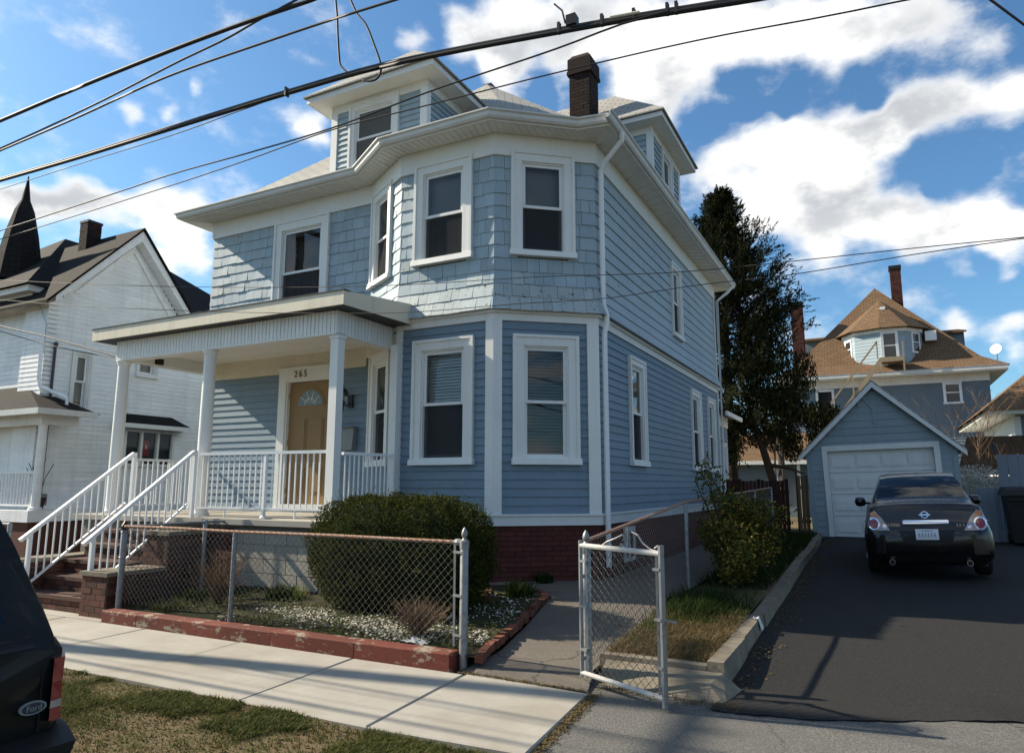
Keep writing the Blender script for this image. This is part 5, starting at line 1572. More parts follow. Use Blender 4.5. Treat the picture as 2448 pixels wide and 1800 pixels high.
far_window(F_b, 7.15, 7.95, 5.62, 6.80 - .15, B_); far_window(F_b, 1.35, 2.25, 4.5, 6.62, B_)
# turret dormer
oc = [(-1.15, 41.7), (-.55, 40.62), (.65, 40.15), (1.75, 40.25), (2.55, 41.2), (2.55, 43.2), (-1.15, 43.2)]
MB().prism(oc, 7.2, 9.55).build('dormer', 'paint_shingle', B_)
MB().prism(inset(oc, .06), 9.42, 9.60).build('frieze_board', 'neighbour_white', B_)
oo = inset(oc, .35)
MB().add([(x, y, 9.60) for x, y in oo] + [(.75, 42.0, 11.55), (.75, 43.4, 11.55)], [(0, 1, 7), (1, 2, 7), (2, 3, 7), (3, 4, 7), (4, 5, 8, 7), (6, 0, 7, 8), tuple(range(6, -1, -1))]).build('dormer_roof', 'roof_tan', B_)
Fd = Fr(oc[2], oc[3]); far_window(Fd, .0, .80, 7.95, 9.45, B_, .13)
Fd2 = Fr(oc[0], oc[1]); far_window(Fd2, .25, .95, 8.3, 9.3, B_, .1)
Fd3 = Fr(oc[3], oc[4]); far_window(Fd3, .45, 1.05, 8.35, 9.4, B_, .09)
for fr in (Fd, Fd2, Fd3, Fr(oc[1], oc[2])):
    z = 7.6
    while z < 9.35:
        for p, q in segs(0, fr.len, z, z + .16, [(.0, .8, 7.9, 9.5)] if fr is Fd else []): MB().fbox(fr, p, q, 0, .018, z, z + .17, 0, .004).build('shingle_course', 'paint_shingle', B_)
        z += .17
MB().box(.55, 1.62, 39.15, 40.1, 7.72, 7.95).box(.55, .62, 39.15, 39.22, 7.2, 7.72).box(1.55, 1.62, 39.15, 39.22, 7.2, 7.72).build('landing', 'timber_weathered', B_)
es = MB()
es.beam((.6, 39.25, 7.85), (-1.75, 39.25, 4.7), .10, .20)
es.beam((.45, 39.2, 8.75), (-1.85, 39.2, 5.75), .06, .08); es.beam((-.75, 39.2, 6.1), (-.75, 39.2, 7.2), .07, .07); es.beam((-1.8, 39.2, 4.7), (-1.8, 39.2, 5.8), .07, .07); es.beam((1.6, 39.2, 7.9), (1.6, 39.2, 8.7), .06, .06); es.beam((.45, 39.2, 7.9), (.45, 39.2, 8.8), .06, .06)
es.build('fire_escape', 'timber_weathered', B_)
for (x0, x1, y0, z0, z1) in ((1.45, 1.98, 44.0, 9.8, 13.95), (-3.7, -3.1, 41.6, 7.6, 11.85)):
    c_ = MB().box(x0, x1, y0, y0 + .6, z0, z1).build('chimney', 'mortar_dark', B_)
    for fr in (Fr((x0, y0), (x1, y0)), Fr((x1, y0), (x1, y0 + .6))): bricks(fr, 0, fr.len, z0 + .5, z1 - .2, 0, .3, .12, 'brick_far', c_, gap=.02)
    MB().box(x0 - .05, x1 + .05, y0 - .05, y0 + .65, z1 - .2, z1).build('chimney_cap', 'iron', c_)
for (x0, x1, zt_) in ((-3.35, -1.2, 10.7), (3.0, 4.75, 10.5)):
    MB().box(x0 + .1, x1 - .1, 43.5, 47, 8.5, zt_ - .75).build('dormer', 'far_blue', B_)
    MB().add([(x0, 43.2, zt_ - .75), (x1, 43.2, zt_ - .75), (x1, 47, zt_ + .05), (x0, 47, zt_ + .05), (x0, 43.2, zt_ - .85), (x1, 43.2, zt_ - .85), (x1, 47, zt_ - .1), (x0, 47, zt_ - .1)], [(0, 1, 2, 3), (0, 4, 5, 1), (1, 5, 6, 2), (3, 7, 4, 0)]).build('dormer_roof', 'roof_tan', B_)
MB().box(2.7, 3.2, 41.0, 41.6, 8.95, 9.45).build('air_conditioner', 'white_metal', B_)
MB().box(.75, 1.0, 41.2, 41.4, 10.85, 11.0).build('skylight', 'white_metal', B_)
# satellite dish on its roof
dn = thing('satellite_dish', 'small grey satellite dish on the corner of the tan roof', 'satellite dish', (5.55, 40.2, 7.6))
MB().tube([(5.55, 40.25, 7.35), (5.55, 40.2, 7.9)], .03, 6).build('mast', 'galvanised', dn)
db = MB(); q_ = Vector((-.35, -.85, .35)).normalized()
a_ = q_.cross(Vector((0, 0, 1))).normalized(); b_ = a_.cross(q_)
c0 = Vector((5.5, 40.05, 8.1))
for i, (r_, o_) in enumerate(((.02, -.05), (.14, -.035), (.25, 0), (.25, .015), (.14, -.02), (.02, -.035))):
    for k in range(14): db.v.append(tuple(c0 + a_ * r_ * math.cos(k * .4488) + b_ * r_ * 1.1 * math.sin(k * .4488) + q_ * o_))
for i in range(5):
    for k in range(14): db.f.append((i * 14 + k, i * 14 + (k + 1) % 14, (i + 1) * 14 + (k + 1) % 14, (i + 1) * 14 + k))
db.build('reflector', 'neighbour_white', dn)
# lower back wing and porch of that house, glimpsed under the tree
LW = thing('house', 'low tan-roofed cottage glimpsed behind the evergreen and red fence', 'house', (-3, 33, .3))
MB().box(-7.0, -1.3, 32.5, 37, .2, 2.7).build('wall', 'far_blue', LW)
MB().add([(-7.3, 32.1, 2.65), (-1.0, 32.1, 2.65), (-1.0, 37.4, 2.65), (-7.3, 37.4, 2.65), (-5.6, 34.8, 4.0), (-2.7, 34.8, 4.0)], [(0, 1, 5, 4), (1, 2, 5), (2, 3, 4, 5), (3, 0, 4), (3, 2, 1, 0)]).build('roof', 'roof_tan', LW)
MB().box(-7.3, -1.0, 32.05, 32.1, 2.5, 2.66).build('fascia', 'neighbour_white', LW)
for x_ in (-3.9, -3.0, -2.1): MB().box(x_, x_ + .12, 32.2, 32.32, .3, 2.5).build('porch_post', 'neighbour_white', LW)
# ---------------------------------------------------------------- house at the right edge
RH = thing('house', 'grey clapboard house with tan roof beyond the blue fence', 'house', (7, 30, .3))
F_r = Fr((4.45, 29.8), (10.5, 29.8))
MB().box(4.45, 10.5, 29.8, 38, .2, 4.1).build('wall', 'neighbour_white', RH)
z = .6
while z < 4.0:
    MB().fbox(F_r, 0, 1.6, 0, .02, z, z + .125, 0, .004).build('clapboard', 'far_blue', RH); z += .12
MB().fbox(F_r, -.05, .14, -.02, .04, .6, 4.0).build('corner_board', 'white_trim', RH)
MB().box(3.55, 11.2, 29.1, 38.5, 4.05, 4.20).build('soffit', 'soffit', RH)
MB().add([(3.4, 28.95, 4.18), (11.4, 28.95, 4.18), (11.4, 38.6, 4.18), (3.4, 38.6, 4.18), (7.4, 33.0, 7.6), (7.4, 34.6, 7.6)], [(0, 1, 4), (1, 2, 5, 4), (2, 3, 5), (3, 0, 4, 5)]).build('roof', 'roof_tan', RH)
SH = thing('shed', 'low brown-roofed shed between garage and grey house', 'shed', (4, 27, .3))
MB().box(2.6, 4.3, 27.2, 29, .2, 1.9).build('wall', 'far_blue', SH)
MB().add([(2.3, 26.9, 1.95), (4.6, 26.9, 1.95), (4.6, 29.2, 3.3), (2.9, 29.2, 3.3)], [(0, 1, 2, 3), (3, 2, 1, 0)]).build('roof', 'roof_tan', SH)
MB().tube([(3.35, 26.8, 2.9), (3.4, 26.7, 2.5), (3.55, 26.6, 2.15)], .06, 6).build('drainpipe', 'iron', SH)

# ---------------------------------------------------------------- back fences and bin
def board_fence(name, label, x0, x1, y, z0, z1, w, mat, jag=.03, cat='fence'):
    t = thing(name, label, cat, ((x0 + x1) / 2, y, z0))
    x = x0
    while x < x1 - .01:
        e = min(x + w, x1)
        MB().box(x + .004, e - .004, y, y + .022, z0, z1 + random.uniform(-jag, jag)).build('board', mat, t)
        x += w
    MB().box(x0, x1, y + .023, y + .08, z0 + .25, z0 + .34).build('rail', mat, t); MB().box(x0, x1, y + .023, y + .08, z1 - .35, z1 - .26).build('rail', mat, t)
    return t
board_fence('wooden_fence', 'dark red-brown board fence across the back of the side yard', -3.6, -1.98, 18.95, .38, 1.74, .095, 'fence_redbrown')
board_fence('wooden_fence', 'short weathered brown fence panel against the garage corner', -1.86, -1.58, 19.7, .4, 1.86, .09, 'fence_wood')
rs = thing('metal_stake', 'thin red metal stake beside the garage corner', 'stake', (-1.9, 19.5, .4))
MB().tube([(-1.84, 19.45, .38), (-1.84, 19.45, 2.02)], .022, 6).build('stake', 'brick_far', rs)
board_fence('wooden_gate', 'low blue-grey board gate beside the garage', 1.98, 2.45, 19.35, .36, 1.55, .12, 'fence_blue', .0, 'gate')
board_fence('wooden_fence', 'tall blue-grey board fence behind the black bin', 2.45, 4.6, 19.3, .36, 2.30, .20, 'fence_blue', .0)
bn = thing('wheeled_bin', 'tall black wheeled rubbish bin standing by the blue-grey fence', 'bin', (2.85, 18.75, .35))
MB().hexa([(2.52, 18.45, .42), (3.1, 18.45, .42), (3.1, 19.1, .42), (2.52, 19.1, .42), (2.44, 18.38, 1.40), (3.18, 18.38, 1.40), (3.18, 19.18, 1.40), (2.44, 19.18, 1.40)]).build('body', 'bin_black', bn)
MB().hexa([(2.38, 18.30, 1.40), (3.24, 18.30, 1.40), (3.24, 19.22, 1.40), (2.38, 19.22, 1.40), (2.44, 18.40, 1.52), (3.18, 18.40, 1.52), (3.18, 19.15, 1.58), (2.44, 19.15, 1.58)]).build('lid', 'bin_black', bn)
MB().tube([(2.46, 18.28, 1.30), (3.16, 18.28, 1.30)], .018, 8).build('handle', 'bin_black', bn)
for x_ in (2.50, 3.06): MB().lathe((x_, 19.1, .46), [(.11, 0), (.115, .02), (.115, .06), (.11, .08)], 14, 'X').build('wheel', 'tyre', bn)
for nm_, mat_ in (): pass
# mailbox and wall lantern by the door
mb_ = thing('mailbox', 'grey metal mailbox on the blue wall beside the door', 'mailbox', (-7.95, 9.3, 2.3))
MB().fbox(F_main, 3.55, 3.86, .026, .15, 2.18, 2.55, .026, .11).build('box', 'mailbox_grey', mb_)
MB().fbox(F_main, 3.535, 3.875, .026, .175, 2.552, 2.575, .026, .14).build('lid', 'mailbox_grey', mb_)
ln = thing('wall_lantern', 'black wall lantern with clear glass beside the front door', 'lantern', (-7.95, 9.2, 3.1))
lx, ly = -7.92, 9.12
MB().fbox(F_main, 3.66, 3.76, .024, .05, 2.90, 3.12).build('back_plate', 'iron', ln)
MB().tube([(lx, 9.30, 2.98), (lx, 9.2, 2.92), (lx, ly, 2.96)], .012, 6).build('arm', 'iron', ln)
MB().lathe((lx, ly, 2.96), [(.035, 0), (.045, .02), (.05, .03)], 6).build('holder', 'iron', ln)
MB().lathe((lx, ly, 2.99), [(.05, 0), (.085, .15)], 6).build('globe', 'glass', ln)
MB().lathe((lx, ly, 3.14), [(.10, 0), (.10, .012), (.05, .06), (.015, .08), (.02, .1), (.004, .115)], 6).build('cap', 'iron', ln)
MB().lathe((lx, ly, 2.80), [(.004, 0), (.015, .06), (.02, .16)], 6).build('tail', 'iron', ln)
# ================================================================= vehicles
from mathutils.bvhtree import BVHTree
def cr(p0, p1, p2, p3, t):
    return .5 * ((2 * p1) + (-p0 + p2) * t + (2 * p0 - 5 * p1 + 4 * p2 - p3) * t * t + (-p0 + 3 * p1 - 3 * p2 + p3) * t ** 3)
def spline_rows(A, ys, per):
    """resample stations (rows of A) along y with a monotone-ish spline"""
    out, oy = [], []
    n = len(A)
    for i in range(n - 1):
        for k in range(per):
            t = k / per
            a, b, c, d = A[max(i - 1, 0)], A[i], A[i + 1], A[min(i + 2, n - 1)]
            # limit overshoot by blending with linear
            s_ = cr(a, b, c, d, t); l_ = b + (c - b) * t
            out.append(l_ * .5 + s_ * .5); oy.append(ys[i] + (ys[i + 1] - ys[i]) * t)
    out.append(A[-1]); oy.append(ys[-1])
    return np.array(out), np.array(oy)
def section(zb, w, zs, ws, wg, zt, wt, zm=.55, crown=.025):
    return [(0, zb), (w * .80, zb), (w * .965, zb + .09), (w * .995, zm - .12), (w, zm), (w * .985, zm + .14), (ws, zs), (wg, zs + .03), ((wg + wt) / 2 + .012, (zs + .03 + zt) / 2), (wt, zt), (wt * .55, zt + crown * .8), (0, zt + crown)]
def loft(stations, per, sub=2):
    ys = [s[0] for s in stations]
    A = np.array([section(*s[1:]) for s in stations])
    A, Y = spline_rows(A, ys, per)
    # refine across the section too
    B = []
    for row in A:
        r = []
        n = len(row)
        for i in range(n - 1):
            for k in range(sub):
                t = k / sub
                r.append(.45 * cr(row[max(i - 1, 0)], row[i], row[i + 1], row[min(i + 2, n - 1)], t) + .55 * (row[i] + (row[i + 1] - row[i]) * t))
        r.append(row[-1]); B.append(r)
    return np.array(B), Y
def loft_parts(stations, parent, classify, mats, per=4, sub=2, names=None):
    B, Y = loft(stations, per, sub)
    ns, m, _ = B.shape
    groups = {}
    V = []
    full = [[None] * (2 * m) for _ in range(ns)]
    for i in range(ns):
        for j in range(m):
            V.append((B[i, j, 0], Y[i], B[i, j, 1])); full[i][j] = len(V) - 1
        for j in range(m):
            V.append((-B[i, j, 0], Y[i], B[i, j, 1])); full[i][m + j] = len(V) - 1
    allf = []
    for i in range(ns - 1):
        for j in range(m - 1):
            u = j / sub; y = (Y[i] + Y[i + 1]) / 2
            g = classify(u, y)
            fr_ = (full[i][j], full[i + 1][j], full[i + 1][j + 1], full[i][j + 1])
            fl_ = (full[i][m + j + 1], full[i + 1][m + j + 1], full[i + 1][m + j], full[i][m + j])
            groups.setdefault(g, []).extend([fr_, fl_]); allf += [fr_, fl_]
    for e, rev in ((0, False), (ns - 1, True)):
        loop = [full[e][j] for j in range(m)] + [full[e][m + j] for j in range(m - 1, -1, -1)]
        lp = tuple(loop if not rev else loop[::-1]); groups.setdefault('body', []).append(lp); allf.append(lp)
    for g, fs in groups.items():
        if g is None: continue
        idx = sorted({i for f in fs for i in f}); mp = {k: n for n, k in enumerate(idx)}
        me = bpy.data.meshes.new(g); me.from_pydata([V[k] for k in idx], [], [tuple(mp[k] for k in f) for f in fs])
        me.materials.append(M[mats[g]])
        import bmesh as _b
        bm = _b.new(); bm.from_mesh(me); _b.ops.remove_doubles(bm, verts=bm.verts[:], dist=1e-4); _b.ops.recalc_face_normals(bm, faces=bm.faces[:]); bm.to_mesh(me); bm.free()
        o = bpy.data.objects.new((names or {}).get(g, g), me); COL.objects.link(o); o.parent = parent; ORG[o] = (0, 0, 0)
        auto_smooth(o, 50)
    return BVHTree.FromPolygons(V, allf)
def surf_y(bvh, x, z, front=False):
    h = bvh.ray_cast(Vector((x, -3, z)), Vector((0, 1, 0)))
    return h[0].y if h[0] else 0.3
def decal(bvh, pts, off, name, mat, parent, thick=.012, n=1):
    """a plate (polygon of x,z) pressed onto the rear surface"""
    cx_ = sum(p[0] for p in pts) / len(pts); cz_ = sum(p[1] for p in pts) / len(pts)
    mb = MB(); k = len(pts)
    dens = []
    for i in range(k):
        a, b = pts[i], pts[(i + 1) % k]
        for t in range(n): dens.append((a[0] + (b[0] - a[0]) * t / n, a[1] + (b[1] - a[1]) * t / n))
    pts = dens; k = len(pts)
    rings = [1.0, .66, .33]
    for f in rings:
        for x, z in pts:
            xx, zz = cx_ + (x - cx_) * f, cz_ + (z - cz_) * f
            mb.v.append((xx, surf_y(bvh, xx, zz) - off, zz))
    mb.v.append((cx_, surf_y(bvh, cx_, cz_) - off, cz_))
    for x, z in pts: mb.v.append((x, surf_y(bvh, x, z) - off + thick + .01, z))
    for r_ in range(2):
        for i in range(k): mb.f.append((r_ * k + i, r_ * k + (i + 1) % k, (r_ + 1) * k + (i + 1) % k, (r_ + 1) * k + i))
    for i in range(k):
        mb.f.append((2 * k + i, 2 * k + (i + 1) % k, 3 * k)); mb.f.append((i, 3 * k + 1 + i, 3 * k + 1 + (i + 1) % k, (i + 1) % k))
    o = mb.build(name, mat, parent)
    return auto_smooth(o, 40)
def disc(x, z, r, n=16, e=1.0): return [(x + r * e * math.cos(2 * math.pi * k / n), z + r * math.sin(2 * math.pi * k / n)) for k in range(n)]
def wheel(parent, x, y, r, w, sgn):
    t = auto_smooth(MB().lathe((x - w / 2, y, r), [(r * .62, 0), (r * .9, -.005), (r * .985, .02), (r, .05), (r, w - .05), (r * .985, w - .02), (r * .9, w + .005), (r * .62, w)], 28, 'X').build('wheel', 'tyre', parent), 40)
    xo = x + sgn * (w / 2 - .02)
    rim = MB().lathe((xo - .01, y, r), [(r * .6, 0), (r * .62, .02)], 24, 'X')
    for k in range(5):
        a = 2 * math.pi * k / 5
        rim.beam((xo + sgn * .012, y, r), (xo + sgn * .012, y + r * .6 * math.cos(a), r + r * .6 * math.sin(a)), .05, .07)
    rim.build('rim', 'alloy', t)
    return t
# ---------------------------------------------------------------- black sedan
C_ = thing('car', 'black sedan with round red tail lights parked in the driveway', 'car', (.62, 12.15, .205), (R(1.2), R(-1.9), R(-.5)), local=True)
C_.scale = (.945, 1, 1.07)
ST = [ # y, zb, w, zs, ws, wg, zt, wt
    (.00, .42, .60, .60, .56, .50, .615, .44, .50),
    (.03, .33, .74, .66, .70, .62, .68, .52, .50),
    (.10, .26, .845, .75, .80, .70, .78, .58, .50),
    (.16, .23, .875, .92, .765, .70, .965, .62, .52),
    (.24, .215, .888, .985, .765, .71, 1.035, .64, .53),
    (.55, .20, .895, .99, .80, .735, 1.05, .66, .55),
    (.80, .20, .895, .985, .815, .75, 1.075, .67, .55),
    (1.15, .20, .897, .98, .825, .765, 1.27, .61, .55),
    (1.50, .20, .898, .975, .83, .775, 1.415, .565, .55),
    (2.00, .20, .898, .965, .83, .78, 1.45, .575, .55),
    (2.60, .20, .898, .95, .83, .78, 1.445, .58, .55),
    (3.10, .20, .895, .94, .83, .775, 1.33, .60, .55),
    (3.70, .20, .89, .925, .82, .76, 1.02, .69, .55),
    (4.30, .22, .87, .85, .78, .72, .90, .60, .52),
    (4.65, .25, .80, .72, .72, .66, .75, .52, .48),
    (4.80, .32, .66, .58, .60, .5, .60, .4, .45)]
def cls(u, y):
    if 7.0 <= u < 9.0 and 1.22 < y < 3.25: return 'side_window'
    if u >= 9.0 and .86 < y < 1.46: return 'rear_window'
    if u >= 9.0 and 3.08 < y < 3.62: return 'windscreen'
    return 'body'
bv = loft_parts([s[:8] + (s[8],) for s in ST], C_, cls, {'body': 'car_black', 'side_window': 'car_glass', 'rear_window': 'car_glass', 'windscreen': 'car_glass'}, per=5, sub=2)
for sx in (-1, 1):
    P = lambda x, z: (sx * x, z)
    tl = [P(.50, .695), P(.86, .70), P(.868, .80), P(.80, .925), P(.70, .965), P(.60, .86)]
    if sx < 0: tl = tl[::-1]
    lamp = decal(bv, tl, .012, 'tail_light', 'lamp_clear' , C_, .03, 3)
    decal(bv, disc(sx * .725, .79, .085, 20), .022, 'chrome_ring', 'chrome', lamp, .02)
    decal(bv, disc(sx * .725, .79, .066, 20), .028, 'lens', 'lamp_red', lamp, .02)
    decal(bv, disc(sx * .575, .745, .03, 14), .022, 'reverse_lamp', 'chrome', lamp, .02)
    og = [P(.64, .87), P(.76, .89), P(.755, .935), P(.70, .955)]
    decal(bv, og if sx > 0 else og[::-1], .018, 'indicator', 'lamp_orange', lamp, .02, 2)
# boot lid seam, chrome bar, plate recess, plate, emblem and lettering
rec = [(-.33, .53), (.33, .53), (.38, .70), (-.38, .70)]
decal(bv, rec, .004, 'plate_recess', 'black_plastic', C_, .01, 4)
pl = decal(bv, [(-.155, .575), (.155, .575), (.155, .715), (-.155, .715)], .022, 'number_plate', 'plate_white', C_, .012, 3)
def tmat(x, y, z, s=1.0): return Matrix.Translation((x, y, z)) @ Matrix.Rotation(R(90), 4, 'X')
for k_ in range(6):
    decal(bv, [(-.12 + k_ * .042, .615), (-.095 + k_ * .042, .615), (-.095 + k_ * .042, .665), (-.12 + k_ * .042, .665)], .026, 'plate_mark', 'plate_ink', pl, .006)
decal(bv, [(-.08, .685), (.08, .685), (.08, .70), (-.08, .70)], .026, 'plate_mark', 'plate_ink', pl, .006)
decal(bv, [(-.31, .785), (.31, .785), (.315, .82), (.30, .835), (-.30, .835), (-.315, .82)], .022, 'chrome_bar', 'chrome', C_, .03, 4)
em = decal(bv, disc(0, .905, .048, 18, 1.15), .016, 'emblem', 'chrome', C_, .01)
decal(bv, disc(0, .905, .036, 18, 1.15), .018, 'emblem_centre', 'black_plastic', em, .01)
decal(bv, [(-.075, .894), (.075, .894), (.075, .916), (-.075, .916)], .021, 'emblem_bar', 'chrome', em, .01, 2)
text_mesh('ALTIMA', .055, .003, 'lettering', 'chrome', C_, tmat(-.46, surf_y(bv, -.46, .765) - .012, .765), 1.1)
text_mesh('2.5 S', .05, .003, 'lettering', 'chrome', C_, tmat(.46, surf_y(bv, .46, .765) - .012, .765), 1.1)
ins = [(-.78, .20), (.78, .20), (.70, .335), (-.70, .335)]
decal(bv, ins, .006, 'bumper_insert', 'black_plastic', C_, .02, 5)
for sx in (-1, 1):
    MB().tube([(sx * .52, -.01, .27), (sx * .52, .3, .27)], .042, 12).build('exhaust', 'chrome', C_)
    MB().tube([(sx * .52, -.015, .27), (sx * .52, .0, .27)], .033, 12).build('exhaust_bore', 'tyre', C_)
    m = MB().lathe((sx * .985, 3.18, .985), [(.02, -.10), (.07, -.08), (.085, 0), (.07, .08), (.02, .10)], 12, 'X')
    auto_smooth(m.build('wing_mirror', 'car_black', C_), 60)
    MB().beam((sx * .80, 3.2, .95), (sx * .92, 3.18, .96), .05, .04).build('mirror_arm', 'black_plastic', C_)
    wheel(C_, sx * .775, 1.02, .325, .215, sx); wheel(C_, sx * .775, 3.80, .325, .215, sx)
    MB().lathe((sx * .36, 1.95, .45), [(.20, 0), (.25, .3), (.23, .62), (.15, .72), (.12, .8)], 12).build('seat', 'seat', C_)
    MB().lathe((sx * .36, 1.35, .75), [(.10, 0), (.12, .1), (.11, .22), (.06, .28)], 10).build('headrest', 'seat', C_)
MB().box(-.62, .62, .95, 3.3, .30, .86).build('cabin_floor', 'seat', C_)

# ---------------------------------------------------------------- dark sport utility vehicle at the kerb
S_ = thing('car', 'black sport utility vehicle parked at the kerb by the grass verge', 'car', (-3.50, 1.26, -.18), (0, 0, R(90)), local=True)
SS = [
    (.00, .46, .84, .95, .86, .82, 1.02, .80, .72),
    (.06, .42, .90, 1.00, .895, .85, 1.08, .825, .72),
    (.14, .40, .92, 1.04, .905, .86, 1.24, .795, .72),
    (.26, .38, .925, 1.06, .91, .865, 1.47, .745, .72),
    (.38, .36, .925, 1.06, .91, .87, 1.64, .70, .72),
    (.55, .36, .925, 1.06, .91, .87, 1.70, .68, .72),
    (1.5, .35, .925, 1.05, .91, .87, 1.73, .68, .72),
    (2.4, .35, .925, 1.05, .91, .87, 1.72, .68, .72),
    (2.9, .35, .925, 1.04, .91, .865, 1.62, .70, .72),
    (3.45, .35, .92, 1.03, .90, .85, 1.14, .76, .72),
    (4.2, .38, .90, 1.0, .87, .82, 1.05, .72, .70),
    (4.5, .42, .84, .9, .80, .74, .93, .66, .66),
    (4.62, .5, .74, .8, .7, .64, .82, .55, .62)]
def cls2(u, y):
    if 7.0 <= u < 9.0 and .62 < y < 3.0: return 'side_window'
    if u >= 9.5 and .09 < y < .36: return 'rear_window'
    if u >= 9.0 and 2.85 < y < 3.4: return 'windscreen'
    return 'body'
bs = loft_parts(SS, S_, cls2, {'body': 'suv_black', 'side_window': 'car_glass', 'rear_window': 'car_glass', 'windscreen': 'car_glass'}, per=6, sub=2)
for sx in (-1, 1):
    # tail lamp wrapping the corner: three stacked lenses
    for z0, z1, mt in ((.865, .975, 'lamp_red'), (.79, .863, 'lamp_red'), (.755, .788, 'lamp_clear'), (.70, .753, 'lamp_red')):
        q = MB()
        v = []
        for z in (z0, z1):
            v += [(sx * .815, surf_y(bs, sx * .815, z) - .02, z), (sx * .87, surf_y(bs, sx * .84, z) - .018, z), (sx * .935, .10, z), (sx * .94, .22, z), (sx * .9, .22, z), (sx * .81, .2, z)]
        f = [(0, 1, 7, 6), (1, 2, 8, 7), (2, 3, 9, 8), (5, 4, 3, 2, 1, 0), (6, 7, 8, 9, 10, 11)]
        if sx > 0: f = [t[::-1] for t in f]
        q.add(v, f); q.build('tail_light', mt, S_)
    wheel(S_, sx * .79, .95, .36, .24, sx); wheel(S_, sx * .79, 3.75, .36, .24, sx)
    auto_smooth(MB().lathe((sx * 1.03, 2.75, 1.14), [(.02, -.10), (.09, -.08), (.10, 0), (.09, .08), (.02, .10)], 12, 'X').build('wing_mirror', 'black_plastic', S_), 60)
    MB().beam((sx * .72, .5, 1.77), (sx * .72, 2.6, 1.78), .04, .03).build('roof_rail', 'black_plastic', S_)
auto_smooth(MB().add([(-.86, .10, .44), (-.84, -.10, .46), (.84, -.10, .46), (.86, .10, .44), (.99, .30, .44), (-.99, .30, .44), (-.93, .04, .66), (-.88, -.135, .62), (.88, -.135, .62), (.93, .04, .66), (.985, .30, .66), (-.985, .30, .66)],
         [(1, 0, 6, 7), (2, 1, 7, 8), (3, 2, 8, 9), (4, 3, 9, 10), (0, 5, 11, 6), (7, 6, 9, 8), (6, 11, 10, 9), (0, 1, 2, 3), (0, 3, 4, 5)]).build('bumper', 'black_plastic', S_), 30)
eo = decal(bs, disc(.745, .775, .029, 20, 2.05), .012, 'emblem', 'mailbox_grey', S_, .01)
ei = decal(bs, disc(.745, .775, .023, 20, 2.15), .015, 'emblem_field', 'emblem_blue', eo, .01)
text_mesh('Ford', .036, .0015, 'lettering', 'mailbox_grey', S_, Matrix.Translation((.745, surf_y(bs, .745, .775) - .019, .775)) @ Matrix.Rotation(R(90), 4, 'X'))
MB().box(-.62, .62, .6, 3.2, .42, .95).build('cabin_floor', 'seat', S_)
decal(bs, [(-.74, 1.035), (.74, 1.035), (.74, 1.05), (-.74, 1.05)], .006, 'tailgate_seam', 'black_plastic', S_, .01, 6)
for sx in (-1, 1):
    q_ = [(sx * .775, .66), (sx * .781, .66), (sx * .781, 1.03), (sx * .775, 1.03)]
    decal(bs, q_ if sx > 0 else q_[::-1], .003, 'tailgate_seam', 'tyre', S_, .006, 3)
decal(bs, [(-.3, .70), (.3, .70), (.3, .84), (-.3, .84)], .006, 'plate_recess', 'black_plastic', S_, .01, 3)
decal(bs, [(-.155, .705), (.155, .705), (.155, .835), (-.155, .835)], .012, 'number_plate', 'plate_white', S_, .006, 3)
MB().tube([(.1, .02, 1.10), (.38, .045, 1.13)], .010, 6).build('wiper', 'black_plastic', S_)
